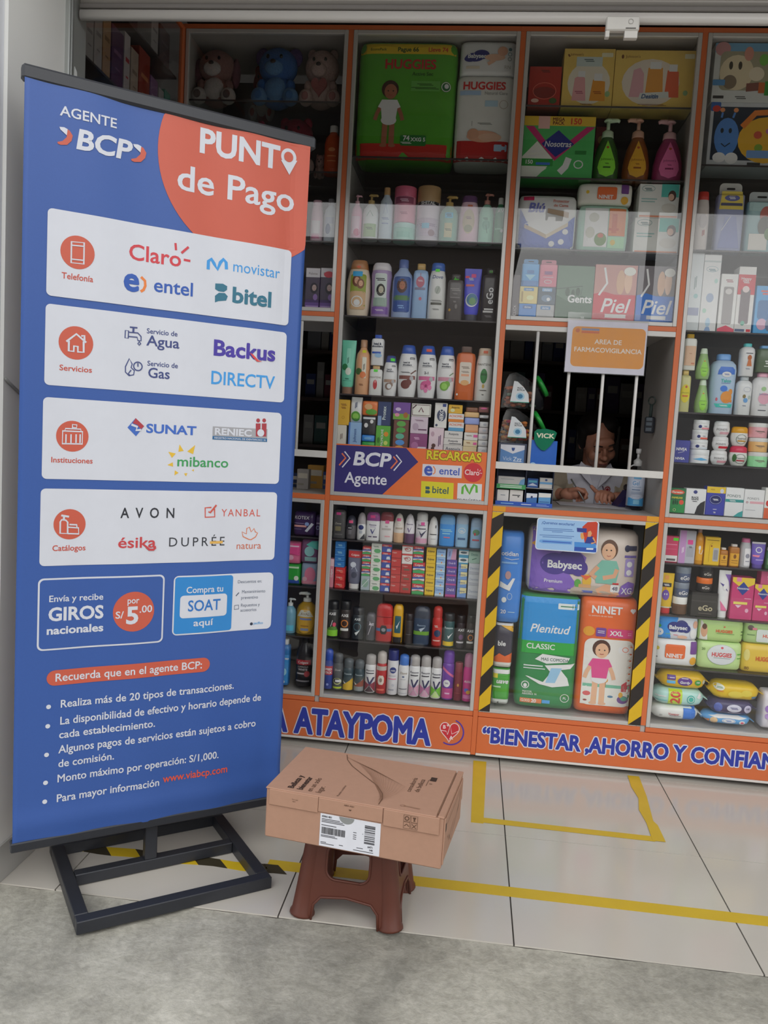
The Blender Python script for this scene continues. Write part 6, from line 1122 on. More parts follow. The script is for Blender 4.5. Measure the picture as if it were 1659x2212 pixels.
('toothpaste_carton','box',-.0469,.06,.7848,.0452,.047,.045,['#9ab8a8'],[('t','Dento',.5,.75,.18,'#4a7a6a','b',.6),('l',[(.3,.3),(.7,.45)],'#2f6a4a',.06)],'sage green toothpaste carton topping the right pile','toothpaste','toothpaste cartons'),
('deodorant','canf',-.6095,.06,.435,.048,.1482,.048,['#3a3a38','#222224'],[('t','AXE',.5,.66,.07,'#e4e2de','x',.7),('r',.03,.03,.97,.2,'#86c83a'),('p',[(.03,.2),(.97,.2),(.8,.32),(.3,.28)],'#5a8a3a'),('e',.7,.36,.14,.06,'#d8506a'),('l',[(.4,.3),(.55,.48)],'#dce4d4',.05)],'black spray deodorant with lime base','deodorant','deodorants on the middle low shelf'),
('deodorant','canf',-.5577,.06,.435,.0467,.1524,.0467,['#3a3230','#222222'],[('t','AXE',.5,.62,.07,'#e4e2de','x',.7),('o',.5,.4,.28,.09,'#c47a3a',.1),('e',.5,.4,.12,.04,'#4a2a1a'),('r',.15,.2,.85,.27,'#d8d4d0')],'black spray deodorant with copper ring','deodorant','deodorants on the middle low shelf'),
('deodorant','canf',-.5043,.06,.435,.0498,.1294,.0498,['#30353a','#2c2c30'],[('t','AXE',.5,.64,.07,'#cfd4d8','x',.6),('o',.5,.4,.3,.12,'#5a7a86',.05),('p',[(.3,.2),(.45,.12),(.75,.3)],'#cfd4d4')],'black spray deodorant with steel-blue ring','deodorant','deodorants on the middle low shelf'),
('deodorant','stick',-.45,.06,.435,.0383,.112,.045,['#4c4a50','#5a585e'],[('l',[(.3,.2),(.6,.55),(.4,.7)],'#b8b4bc',.06),('t','AXE',.6,.6,.08,'#d0ccd4','x',.5)],'smoky clear deodorant stick','deodorant','deodorants on the middle low shelf'),
('deodorant','stick',-.3953,.06,.435,.0682,.1519,.045,['#b23030','#b83434'],[('r',.03,.28,.97,.36,'#3f6a9a'),('p',[(.3,.26),(.38,.2),(.62,.2),(.7,.26),(.7,.38),(.62,.44),(.38,.44),(.3,.38)],'#242428'),('e',.5,.32,.13,.05,'#8a8a90'),('r',.03,.66,.97,.68,'#7a2020')],'big red stick deodorant with blue band','deodorant','deodorants on the middle low shelf'),
('deodorant','stick',-.339,.06,.435,.0417,.1536,.045,['#e0a22c','#e0a22c'],[('R',.22,.26,.82,.72,'#2f5a66'),('p',[(.35,.45),(.45,.36),(.72,.6),(.45,.46)],'#e0e4e4'),('r',.02,0,.98,.15,'#26262a')],'yellow roll-on deodorant with teal label','deodorant','deodorants on the middle low shelf'),
('deodorant','canf',-.2935,.06,.435,.0342,.1221,.0342,['#3a3536','#2e2a2c'],[('r',.2,.3,.8,.32,'#6a6466')],'plain black slim can beside the yellow roll-on','deodorant','deodorants on the middle low shelf'),
('deodorant','stick',-.2414,.06,.435,.067,.1534,.045,['#34445a','#3f4652'],[('t','Rexona',.5,.52,.05,'#8a9aac','b',.6),('r',.03,.26,.97,.36,'#6a9a3a'),('p',[(.35,.42),(.48,.34),(.75,.48)],'#a8b4c0')],'dark navy stick deodorant with green stripe','deodorant','deodorants on the middle low shelf'),
('deodorant','canc',-.1776,.06,.435,.0413,.1613,.0413,['#b8322e','#b23a36'],[('e',.55,.32,.32,.09,'#2c3a5a'),('r',.219,.506,.545,.522,'#e8c4bc'),('r',.273,.477,.581,.494,'#e8c4bc'),('r',.15,.12,.85,.15,'#e0b0a8')],'red spray can with navy emblem','deodorant','deodorants on the middle low shelf'),
('deodorant','canf',-.13,.06,.435,.0454,.1355,.0454,['#3a5a5c','#34383a'],[('t','Rexona',.5,.58,.06,'#c4d4d4','b',.75),('p',[(.4,.36),(.5,.24),(.9,.44),(.5,.32)],'#dce4e4'),('r',.03,.03,.97,.16,'#d8b42a')],'teal spray can with yellow base','deodorant','deodorants on the middle low shelf'),
('deodorant','canf',-.0828,.06,.435,.0358,.1312,.0358,['#3a3438','#2a282a'],[('t','AXE',.6,.56,.07,'#e4e2de','x',.7),('e',.6,.34,.25,.08,'#6a4a70'),('r',.1,.15,.9,.2,'#c8c4c8')],'black spray can with mauve picture near the right end','deodorant','deodorants on the middle low shelf'),
('deodorant','canf',-.0422,.06,.435,.0368,.1345,.0368,['#3a3230','#2a2826'],[('t','AXE',.5,.54,.07,'#e4e2de','x',.7),('o',.55,.34,.26,.08,'#c47a3a',.1),('r',.15,.16,.85,.22,'#d8d4d0')],'black spray can with copper ring at the right end of its row','deodorant','deodorants on the middle low shelf'),
('deodorant','canc',-.6152,.06,.2145,.0367,.1676,.0367,['#3a4a94','#2f4fae'],[('r',.03,.36,.97,.58,'#b23a44'),('t','SPEED',.5,.5,.05,'#e4e2de','x',.8,.1),('t','STICK',.5,.42,.05,'#e4e2de','x',.8,.1),('e',.5,.12,.14,.03,'#8a9ad0')],'blue spray can with red label, leftmost of the lowest row','deodorant','spray cans on the lowest shelf'),
('deodorant','can',-.5756,.06,.2145,.0398,.1513,.0398,['#585a5c','#5a5c60'],[('t','Dove',.5,.56,.05,'#c8c8c4','r',.6,.2),('e',.5,.24,.44,.09,'#c8cc8a'),('e',.5,.25,.36,.07,'#2a2c2c'),('R',.3,.22,.9,.29,'#d8d8d8'),('r',.03,.04,.97,.09,'#b4c83a')],'grey spray can with lime rings','deodorant','spray cans on the lowest shelf'),
('deodorant','canc',-.5321,.06,.2145,.0444,.1332,.0444,['#3c4a50','#5a6064'],[('t','Rexona',.5,.54,.05,'#b8c4c8','b',.8),('p',[(.03,.3),(.5,.22),(.97,.46),(.4,.12)],'#d8dcdc'),('r',.03,.03,.97,.17,'#d0a82e'),('p',[(.03,.17),(.97,.17),(.97,.4)],'#d0a82e')],'dark slate spray can with yellow base','deodorant','spray cans on the lowest shelf'),
('deodorant','canc',-.4865,.06,.2145,.0431,.1317,.0431,['#3c4a50','#5a6064'],[('t','Rexona',.5,.54,.05,'#b8c4c8','b',.8),('p',[(.03,.3),(.5,.22),(.97,.46),(.4,.12)],'#d8dcdc'),('r',.03,.03,.97,.17,'#8a9090'),('p',[(.03,.17),(.97,.17),(.97,.4)],'#8a4a3a')],'dark slate spray can with grey base','deodorant','spray cans on the lowest shelf'),
('deodorant','can',-.4405,.06,.2145,.0459,.1579,.0459,['#d6d6d6','#a8a4a2'],[('t','Rexona',.5,.6,.045,'#4a4a58','b',.8),('r',.15,.51,.85,.535,'#3a3a44'),('p',[(.2,.42),(.34,.42),(.5,.28),(.78,.42),(.94,.42),(.5,.16)],'#34345a'),('p',[(.03,.03),(.5,.22),(.03,.3)],'#8a3a48'),('p',[(.97,.03),(.5,.22),(.97,.3)],'#8a3a48'),('p',[(.1,.03),(.9,.03),(.5,.2)],'#4a3a40')],'white spray can with clear cap and crimson star base','deodorant','spray cans on the lowest shelf'),
('deodorant','canc',-.3945,.06,.2145,.0433,.1755,.0433,['#b02e30','#b8b0aa'],[('r',.03,.56,.97,.66,'#b4aca6'),('p',[(.22,.275),(.336,.22),(.684,.22),(.8,.275),(.8,.385),(.684,.44),(.336,.44),(.22,.385)],'#cfc4b8'),('e',.5,.33,.14,.05,'#8a7a70'),('r',.15,.08,.85,.12,'#e06a5a')],'red and silver spray can with cream badge','deodorant','spray cans on the lowest shelf'),
('deodorant','canf',-.3483,.06,.2145,.0464,.1852,.0464,['#d4d2d6','#2f3670'],[('e',.55,.56,.28,.07,'#34407a'),('t','NIVEA',.55,.55,.03,'#e4e2de','x',.4),('r',.15,.35,.85,.37,'#d07a94'),('r',.2,.42,.8,.44,'#b0b0b8'),('r',.2,.1,.7,.13,'#9a9aa4'),('e',.6,.22,.12,.03,'#b8b8c0')],'white spray can with navy cap and round badge','deodorant','spray cans on the lowest shelf'),
('deodorant','can',-.3026,.06,.2145,.0421,.1698,.0421,['#d8d4d4','#4a78c4'],[('t','Dove',.5,.56,.055,'#8a7a60','r',.7,.2),('e',.5,.47,.12,.02,'#5a6a8a'),('r',.25,.4,.75,.41,'#a0a0a8'),('r',.1,.16,.9,.18,'#6a6a72'),('r',.1,.06,.9,.07,'#a0a0a8')],'white spray can with cornflower blue cap','deodorant','spray cans on the lowest shelf'),
('deodorant','can',-.258,.06,.2145,.0444,.171,.0444,['#d6d6d6','#a8a4a2'],[('t','Rexona',.5,.6,.045,'#4a4a58','b',.8),('r',.15,.51,.85,.535,'#3a3a44'),('p',[(.2,.42),(.34,.42),(.5,.28),(.78,.42),(.94,.42),(.5,.16)],'#34345a'),('p',[(.03,.03),(.5,.22),(.03,.3)],'#c89aac'),('p',[(.97,.03),(.5,.22),(.97,.3)],'#c89aac'),('p',[(.1,.03),(.9,.03),(.5,.2)],'#b88aa0')],'white spray can with clear cap and pale pink star base, first of two','deodorant','spray cans on the lowest shelf'),
('deodorant','can',-.2125,.06,.2145,.0437,.1722,.0437,['#d6d6d6','#a8a4a2'],[('t','Rexona',.5,.6,.045,'#4a4a58','b',.8),('r',.15,.51,.85,.535,'#3a3a44'),('p',[(.2,.42),(.34,.42),(.5,.28),(.78,.42),(.94,.42),(.5,.16)],'#34345a'),('p',[(.03,.03),(.5,.22),(.03,.3)],'#b4769a'),('p',[(.97,.03),(.5,.22),(.97,.3)],'#b4769a'),('p',[(.1,.03),(.9,.03),(.5,.2)],'#c89ab0')],'white spray can with clear cap and mauve star base, second of two','deodorant','spray cans on the lowest shelf'),
('deodorant','can',-.1677,.06,.2145,.0431,.1707,.0431,['#d6d6d6','#a8a4a2'],[('t','Rexona',.5,.6,.045,'#4a4a58','b',.8),('r',.15,.51,.85,.535,'#3a3a44'),('p',[(.2,.42),(.34,.42),(.5,.28),(.78,.42),(.94,.42),(.5,.16)],'#34345a'),('p',[(.03,.03),(.5,.22),(.03,.3)],'#6fb43a'),('p',[(.97,.03),(.5,.22),(.97,.3)],'#6fb43a'),('p',[(.1,.03),(.9,.03),(.5,.2)],'#b8d48a')],'white spray can with clear cap and green star base','deodorant','spray cans on the lowest shelf'),
('deodorant','can',-.1202,.06,.2145,.049,.2022,.049,['#6a3f9a','#6a3fa0'],[('p',[(.03,.62),(.97,.45),(.97,.5),(.03,.68)],'#d06a94'),('e',.42,.34,.28,.075,'#e4dce8'),('r',.264,.349,.545,.358,'#5a3a7a'),('r',.311,.331,.576,.341,'#5a3a7a'),('r',.03,.03,.97,.24,'#b84a86'),('r',.3,.12,.7,.15,'#e0b0c8')],'purple spray can with magenta base','deodorant','spray cans on the lowest shelf'),
('deodorant','canf',-.0777,.06,.2145,.0333,.1568,.0333,['#7a2f3c','#8a3f48'],[('e',.5,.42,.12,.04,'#c08a4a'),('r',.2,.2,.8,.21,'#a85a5a')],'dark burgundy spray can','deodorant','spray cans on the lowest shelf'),
('deodorant','canc',-.0388,.06,.2145,.0415,.1982,.0415,['#c83f8a','#b87a98'],[('t','AVAL',.5,.42,.05,'#f0d8e4','b',.7),('e',.4,.24,.22,.04,'#5a6ac0'),('e',.6,.2,.22,.04,'#e0a03a'),('r',.1,.06,.9,.14,'#d87ab0')],'hot pink spray can at the right end of the lowest row','deodorant','spray cans on the lowest shelf'),
('hair_colour_box','box',-.7588,.06,1.7415,.0562,.1759,.06,['#4a3466'],[('r',0,.8,1,1,'#c9c4c8'),('t','Palette',.5,.88,.05,'#7a6a6a','r',.7),('r',0,.3,1,.8,'#4a3f50'),('face',.6,.56,.22,'#b49a94','#2a2028'),('e',.72,.36,.16,.07,'#8a6aa8'),('r',0,.1,1,.24,'#6a4a90'),('r',.05,.14,.95,.17,'#a88ac0')],'violet hair colour box nearer the banner','box','hair colour boxes by the banner'),
('hair_colour_box','box',-.6984,.06,1.7415,.0582,.1782,.06,['#4a3466'],[('r',0,.8,1,1,'#c9c4c8'),('t','Palette',.5,.88,.05,'#7a6a6a','r',.7),('r',0,.3,1,.8,'#4a3f50'),('face',.6,.56,.22,'#b49a94','#2a2028'),('e',.72,.36,.16,.07,'#8a6aa8'),('r',0,.1,1,.24,'#6a4a90'),('r',.05,.14,.95,.17,'#a88ac0'),('e',.55,.86,.34,.07,'#c83a4a')],'violet hair colour box with red sticker beside the orange post','box','hair colour boxes by the banner'),
('lotion_bottle','bot',-.7589,.06,2.02,.049,.1632,.05,['#d6b4c0','#d0a8b8'],[('r',.15,.2,.85,.5,'#e0ccd0'),('r',.2,.08,.8,.16,'#c87a9a')],'pink lotion bottle showing beside the banner','bottle',None),
('lotion_bottle','neck',-.7046,.06,2.02,.0517,.1712,.055,['#c4ccda','#8a8a90'],[('e',.4,.3,.2,.12,'#5a6a94'),('r',.2,.42,.8,.56,'#b4bcce')],'pale blue lotion bottle beside the orange post','bottle',None),
('spray_bottle','neck',-.7097,.06,2.284,.0665,.1872,.06,['#b8481e','#d8d4d0'],[('r',.15,.1,.85,.6,'#b04418'),('r',.25,.34,.75,.36,'#d88a5a'),('r',.25,.24,.75,.26,'#d88a5a'),('e',.5,.48,.2,.04,'#d88a5a')],'burnt orange lotion bottle with white neck on the plush shelf','bottle',None),
('pad_pack','soft',-.7464,.06,.847,.0902,.0974,.08,['#3f2a54'],[('t','KOTEX',.4,.76,.13,'#dcd4e0','r',.8),('r',.05,.36,.62,.44,'#d89a94'),('r',.05,.5,.5,.53,'#8a7a9c'),('p',[(.55,.2),(.66,.16),(.95,.5),(.84,.56)],'#c8cce0'),('e',.64,.5,.1,.08,'#8aa0d0'),('r',.05,.26,.4,.28,'#8a7a9c')],'dark purple sanitary pad pack with white lettering','pack','pad packs by the banner'),
('pad_pack','soft',-.6881,.06,.847,.0217,.0874,.07,['#432c58'],[('r',.2,.6,.8,.66,'#a89ab4'),('o',.5,.42,.3,.08,'#a8b4d4',.1)],'narrow dark purple pad pack squeezed against the frame','pack','pad packs by the banner'),
('pad_pack','soft',-.7822,.06,.642,.0581,.0841,.08,['#2f9a3a'],[('r',.05,.04,.95,.22,'#2f4fa0'),('r',.1,.8,.9,.88,'#b8dcb0'),('e',.75,.32,.16,.12,'#cfe4c8')],'green pad pack under the pink one','pack','pad packs by the banner'),
('pad_pack','soft',-.7853,.06,.7267,.0579,.089,.08,['#d06a8c'],[('p',[(.1,.5),(.5,.95),(.95,.95),(.95,.4)],'#e04a86'),('r',.06,.8,.9,.86,'#e8b8c8'),('e',.35,.3,.2,.12,'#e8a0b4')],'pink pad pack on the green one','pack','pad packs by the banner'),
('pad_pack','soft',-.7145,.06,.642,.0709,.0919,.08,['#8a9cb4'],[('e',.55,.5,.32,.34,'#d87a94'),('r',.06,.06,.94,.22,'#d88a9c'),('e',.25,.3,.14,.1,'#e8a8b4')],'grey-blue pad pack with pink circle','pack','pad packs by the banner'),
('pad_pack','soft',-.7175,.06,.7345,.074,.0953,.08,['#7a5274'],[('p',[(.3,.8),(.6,.97),(.97,.97),(.97,.6),(.6,.7)],'#5abcae'),('e',.5,.52,.28,.22,'#8fc4c4'),('r',.25,.1,.9,.28,'#8fb8b8')],'plum pad pack with teal leaves','pack','pad packs by the banner'),
('gel_bottle','pumps',-.7908,.06,.435,.0496,.1448,.05,['#6fa0b8','#d0d4d4','R'],[('r',.1,.08,.9,.24,'#5ab4d4')],'clear blue gel bottle with white pump by the banner','bottle',None),
('gel_bottle','pumps',-.7237,.06,.435,.0822,.171,.075,['#b08a2e','#dcd8d0','L'],[('e',.5,.34,.46,.3,'#d9a53a'),('p',[(.1,.44),(.9,.44),(.72,.6),(.28,.6)],'#dcd6c8'),('t','AVAL',.5,.51,.06,'#7a5a2a','r',.5),('R',.24,.36,.82,.41,'#7a86b8'),('r',.3,.2,.7,.23,'#b07a2a'),('R',.3,.1,.7,.16,'#8a94b4')],'amber pump bottle with round orange label','bottle',None),
('mouthwash','botr',-.8005,.06,.2145,.0377,.1904,.05,['#2f6fae','#d4d6d8'],[('r',.05,.05,.95,.68,'#3a86c4'),('t','nto',.7,.6,.05,'#dce8f0','x',.5,.1),('e',.5,.3,.3,.08,'#8fc0dc'),('e',.5,.08,.14,.03,'#d0dce4')],'blue mouthwash bottle with white cap by the banner','bottle',None),
('mouthwash','neck',-.7216,.06,.2145,.0695,.211,.06,['#2c2a2e','#242226'],[('r',.06,.44,.94,.54,'#b0323a'),('t','Colgate',.5,.49,.045,'#e4e2de','b',.8),('t','LUMINOUS',.5,.4,.028,'#c4c0c4','r',.8),('t','WHITE',.5,.345,.04,'#d4d0d4','b',.8),('r',.15,.25,.85,.28,'#a8a4a8'),('e',.75,.26,.16,.06,'#a83a44'),('r',.1,.1,.9,.13,'#8a868a')],'black mouthwash bottle with red label','bottle',None),
('tissue_pack','soft',.0943,.06,.2145,.0728,.1502,.12,['#3f9a30'],[('r',.04,.02,.96,.16,'#cfd2cc'),('t','uave',.56,.66,.12,'#e4e2de','x',.7,.2),('r',.04,.86,.96,.96,'#dcdcd8'),('r',.05,.74,.3,.86,'#d8c83a'),('r',.05,.48,.5,.52,'#b8dcb0'),('t','4',.4,.06,.07,'#3a3a3a','x')],'green kitchen paper pack at the bottom left behind the hazard stripe','pack',None),
('tissue_pack','soft',.0939,.06,.3653,.0764,.1847,.12,['#3a3644'],[('r',.04,.03,.96,.16,'#d2cec8'),('p',[(.04,.14),(.96,.14),(.96,.36),(.6,.28),(.3,.34),(.04,.24)],'#d8622e'),('t','ble',.4,.56,.1,'#e4e2de','x',.6),('p',[(.2,.97),(.96,.97),(.96,.82)],'#d8a02e'),('r',.04,.95,.96,.99,'#d2cec8')],'black and orange toilet paper pack above the green pack','pack',None),
('pad_pack','soft',.1011,.06,.5506,.0958,.3716,.12,['#3f7cc8'],[('t','otidian',.42,.765,.045,'#e4e2de','b',.72),('l',[(.2,.715),(.5,.7),(.8,.715)],'#e4e2de',.02),('r',.1,.655,.75,.675,'#7fa8e0'),('e',.4,.53,.12,.045,'#b08a8a'),('p',[(.08,.4),(.5,.36),(.7,.5),(.6,.5),(.4,.42),(.1,.46)],'#d8e0ec'),('e',.3,.26,.1,.03,'#d0dcec'),('o',.52,.3,.1,.035,'#a8c0e0',.02),('t','20',.3,.13,.04,'#e4e2de'),('r',.5,.125,.78,.132,'#a8c8ec')],'tall blue incontinence pad pack with white lettering','pack',None),
('diaper_pack','pack',.2696,.06,.2145,.2383,.4605,.2,['#2f7f48'],[('r',.01,.6,.99,.985,'#2286c8'),('r',.01,.49,.99,.6,'#2a9a3c'),('t','Plenitud',.5,.715,.07,'#e4e2de','b',.84,.25),('t','CLASSIC',.38,.555,.045,'#e4e2de','b',.6),('R',.62,.895,.97,.945,'#cfe0d4'),('r',.66,.915,.94,.925,'#3a7a5a'),('p',[(.3,.44),(.42,.49),(.88,.47),(.84,.43),(.5,.405)],'#dfe6e2'),('t','MAS COMODA',.63,.445,.026,'#3a5a52','b',.46),('p',[(.47,.39),(.97,.42),(.9,.375),(.74,.36),(.86,.29),(.9,.225),(.62,.2),(.4,.22),(.16,.285),(.2,.285),(.46,.24),(.58,.33)],'#dfe6ea'),('p',[(.58,.37),(.76,.375),(.66,.24),(.5,.235)],'#8fb8e0'),('r',.12,.375,.44,.385,'#cfe0d4'),('r',.12,.352,.48,.36,'#cfe0d4'),('o',.17,.205,.06,.03,'#e4e2de',.014),('e',.17,.2,.03,.018,'#e4e2de'),('t','MAYOR',.21,.145,.016,'#e4e2de'),('t','ABSORCIÓN',.25,.125,.016,'#e4e2de'),('r',.1,.045,.46,.085,'#d87a4a'),('t','G/XG',.19,.065,.022,'#f0d8c8'),('t','20',.33,.065,.03,'#e4e2de','x'),('r',.47,.05,.6,.08,'#4f9ad8'),('o',.84,.11,.07,.035,'#e4e2de',.01),('t','PL',.84,.11,.02,'#e4e2de')],'blue and green adult diaper pack with white script','pack',None),
('diaper_pack','pack',.5014,.06,.2145,.2225,.4674,.2,['#d9612a'],[('t','NINET',.44,.905,.06,'#ece2dc','x',.68),('e',.88,.915,.03,.014,'#ece2dc'),('e',.92,.915,.03,.014,'#ece2dc'),('p',[(.85,.912),(.95,.912),(.9,.885)],'#ece2dc'),('t','La aventura de ser bebé',.34,.852,.014,'#f0d0bc','r',.6),('e',.16,.715,.1,.042,'#e8942a'),('R',.28,.675,.46,.75,'#6a3f8e'),('r',.31,.72,.43,.725,'#e4e2de'),('r',.31,.705,.43,.71,'#e4e2de'),('R',.48,.672,.93,.748,'#cc3a74'),('t','XXL',.64,.71,.038,'#e4e2de','x'),('r',.84,.7,.9,.703,'#f0c8d8'),('r',.84,.715,.9,.718,'#f0c8d8'),('R',.1,.075,.97,.655,'#ddd2cc'),('r',.12,.235,.94,.262,'#6fae94'),('r',.1,.08,.97,.235,'#dcd4ce'),('e',.52,.3,.04,.02,'#e0942e'),('l',[(.52,.24),(.52,.29)],'#9a6a3a',.012),('p',[(.8,.21),(.96,.21),(.96,.27),(.88,.3),(.8,.27)],'#b8404a'),('baby',.4,.085,.56,'#d8a888','#4a2a20','#cf4a86'),('e',.2,.175,.07,.02,'#c85a5a'),('e',.62,.16,.05,.01,'#4f7a9a'),('e',.84,.14,.1,.035,'#6a4a90'),('e',.8,.18,.04,.025,'#e0a03a'),('e',.86,.15,.06,.02,'#4f9a8a'),('p',[(.92,.14),(.99,.19),(.93,.19)],'#3f8a5a'),('e',.18,.115,.035,.008,'#8a3a34'),('R',.7,.545,.94,.595,'#e4dad4'),('o',.82,.575,.05,.02,'#d8785a',.012)],'orange diaper pack with toddler in pink shirt','pack',None),
('diaper_pack','soft',.3828,.06,.6825,.4349,.273,.2,['#c9bcb2'],[('p',[(.03,.03),(.4,.03),(.44,.2),(.38,.32),(.5,.4),(.52,.58),(.42,.7),(.24,.94),(.03,.97)],'#7d5fb4'),('p',[(.03,.66),(.16,.66),(.2,.8),(.12,.95),(.03,.95)],'#e0963a'),('e',.24,.46,.13,.16,'#4a3a86'),('e',.38,.5,.13,.18,'#4a3a86'),('e',.46,.42,.08,.12,'#4a3a86'),('t','Babysec',.33,.455,.105,'#e4e2de','x',.37),('t','Premium',.24,.205,.05,'#e4e2de'),('e',.6,.1,.2,.07,'#b0a294'),('l',[(.64,.08),(.72,.16),(.8,.12)],'#d2a080',.07),('l',[(.72,.06),(.83,.1),(.84,.16)],'#d2a080',.06),('p',[(.62,.22),(.8,.22),(.82,.44),(.79,.56),(.66,.56),(.6,.44)],'#76b09e'),('l',[(.63,.46),(.57,.34),(.62,.3)],'#cf9c7c',.04),('l',[(.8,.44),(.78,.34),(.68,.3)],'#cf9c7c',.04),('e',.72,.72,.075,.145,'#5a3a26'),('e',.715,.69,.062,.12,'#d8a888'),('e',.695,.71,.008,.01,'#2a1c18'),('e',.735,.71,.008,.01,'#2a1c18'),('l',[(.7,.63),(.715,.62),(.735,.63)],'#a04a44',.006),('e',.54,.24,.04,.1,'#e0a83a'),('e',.46,.2,.03,.06,'#5aa04a'),('p',[(.48,.32),(.58,.32),(.53,.25)],'#d8603a'),('R',.47,.14,.58,.19,'#c89a68'),('R',.5,.06,.6,.1,'#5a6ab0'),('e',.88,.75,.024,.05,'#2c2c48'),('R',.88,.72,.97,.79,'#2c2c48'),('R',.87,.34,.955,.6,'#9a8ac0'),('e',.91,.52,.025,.042,'#e4e2de'),('e',.91,.4,.025,.042,'#e4e2de'),('r',.86,.615,.97,.65,'#6a5aa0'),('p',[(.82,.03),(.97,.03),(.97,.24),(.91,.27),(.85,.2)],'#7d5fb4'),('t','XG',.905,.13,.085,'#e4e2de','b',.1),('R',.755,.1,.835,.21,'#e4e0dc'),('t','48',.795,.155,.055,'#3a3a5a'),('r',.77,.215,.825,.24,'#c23a3a')],'lilac and beige diaper pack with seated baby, laid across the others','pack',None),
('cosmetic_carton','box',.7127,.06,.847,.0521,.1026,.04,['#c23f62'],[('R',.6,.83,.97,.94,'#56d82c'),('r',.08,.03,.97,.26,'#d8d4d2'),('r',.2,.06,.85,.14,'#5a5456'),('r',.1,.66,.9,.7,'#d87a94'),('r',.1,.5,.9,.51,'#d87a94')],'pink carton with green sticker and barcode panel','box','small cosmetics in the right lower cabinet'),
('cosmetic_carton','box',.7715,.06,.847,.0627,.1282,.04,['#a9a9b2'],[('r',.05,0,.42,1,'#b487b8'),('r',.204,.306,.246,.475,'#e0c8e4'),('r',.274,.334,.316,.494,'#e0c8e4'),('R',.52,.58,.84,.72,'#f0488c'),('r',.5,.2,.9,.5,'#9a9aa4'),('r',.596,.506,.784,.522,'#4a4a54'),('r',.627,.477,.804,.494,'#4a4a54')],'silver and lilac carton with magenta lips sticker','box','small cosmetics in the right lower cabinet'),
('cosmetic_bottle','neck',.8209,.06,.847,.0333,.1423,.04,['#c98a22','#a08078'],[('r',.1,.1,.9,.5,'#d49a2c'),('l',[(.45,.5),(.45,.3),(.7,.28),(.9,.4)],'#efe6da',.08),('e',.45,.45,.12,.06,'#efe6da')],'amber hair oil bottle with rosy tall cap','bottle','small cosmetics in the right lower cabinet'),
('cosmetic_carton','box',.8677,.06,.847,.0574,.1091,.04,['#d6ae24'],[('r',.1,.88,.9,.9,'#7a5a14'),('l',[(.5,.8),(.3,.7),(.3,.1)],'#a8801a',.02),('R',.55,.14,.92,.62,'#a8a8a8'),('R',.6,.2,.86,.55,'#8a8a8e'),('e',.42,.68,.05,.03,'#8a3a1a')],'bright yellow carton with silver window','box','small cosmetics in the right lower cabinet'),
('cosmetic_bottle','botr',.9139,.06,.847,.0322,.0698,.04,['#a3661c','#cfcac4'],[('r',.05,.04,.95,.62,'#cf9a2e'),('e',.5,.48,.14,.1,'#7a4a14'),('r',.2,.28,.8,.31,'#8a5a1a'),('r',.2,.18,.8,.2,'#8a5a1a')],'small amber glass bottle with white cap','bottle','small cosmetics in the right lower cabinet'),
('cosmetic_bottle','botr',.9534,.06,.847,.0387,.0864,.04,['#a3661c','#cfcac4'],[('r',.05,.04,.95,.6,'#cf9a2e'),('e',.5,.46,.14,.1,'#7a4a14'),('r',.2,.26,.8,.29,'#8a5a1a'),('r',.2,.16,.8,.18,'#8a5a1a')],'larger amber glass bottle with white cap','bottle','small cosmetics in the right lower cabinet'),
('cosmetic_bottle','bot',.9957,.06,.847,.0404,.1122,.04,['#b0b0b4','#c96a94'],[('R',.32,.06,.95,.66,'#d4d2d8'),('e',.62,.4,.2,.08,'#8a8a98'),('r',.45,.2,.85,.23,'#8a8a98')],'clear lotion bottle with pink cap','bottle','small cosmetics in the right lower cabinet'),
('cosmetic_tube','tube',1.0443,.06,.847,.0529,.1005,.04,['#6a56b0','#5a4a94'],[('r',.03,.93,.97,1,'#d4d0d8'),('o',.5,.7,.2,.1,'#e0dcec',.06),('p',[(.1,.5),(.6,.5),(.5,.42),(.1,.44)],'#d87a94'),('r',.3,.3,.85,.34,'#a89ad0')],'violet cream tube with white crimp and pink band','tube','small cosmetics in the right lower cabinet'),
('cosmetic_bottle','bot',1.0896,.06,.847,.0321,.0826,.04,['#4a7a4a','#cfcac4'],[('r',.1,.2,.9,.5,'#7aa070')],'green bottle cut by the right picture edge','bottle','small cosmetics in the right lower cabinet'),
('cosmetic_tube','tube',.7135,.06,.642,.0525,.1587,.04,['#d9ae24','#c23034'],[('r',.05,.14,.95,.17,'#dcd4c8'),('r',.264,.726,.599,.742,'#2a2a2a'),('r',.32,.698,.636,.714,'#2a2a2a'),('R',.1,.66,.8,.76,'#2c2a26'),('r',.243,.715,.616,.73,'#e4e2de'),('r',.305,.69,.657,.705,'#e4e2de'),('e',.42,.46,.26,.13,'#6a48a0'),('e',.34,.48,.04,.025,'#e4e2de'),('e',.5,.48,.04,.025,'#e4e2de'),('p',[(.3,.6),(.4,.68),(.46,.6)],'#e07a2a'),('R',.3,.84,.6,.94,'#e8903a')],'yellow kids tube with purple figure and red cap','tube','small cosmetics in the right lower cabinet'),
('hair_gel_jar','jar',.7697,.06,.642,.0571,.0683,.0571,['#6a4a34','#dad6d0'],[('r',.05,.1,.95,.5,'#5a3f2c')],'brown hair wax jar with white lid','jar','small cosmetics in the right lower cabinet'),
('hair_gel_jar','jar',.7718,.06,.7109,.0588,.0571,.0588,['#55607a','#7a828e'],[('t','eGo',.55,.32,.26,'#dcdce0','b',.6)],'grey-blue hair gel jar in the middle of its pile','jar','small cosmetics in the right lower cabinet'),
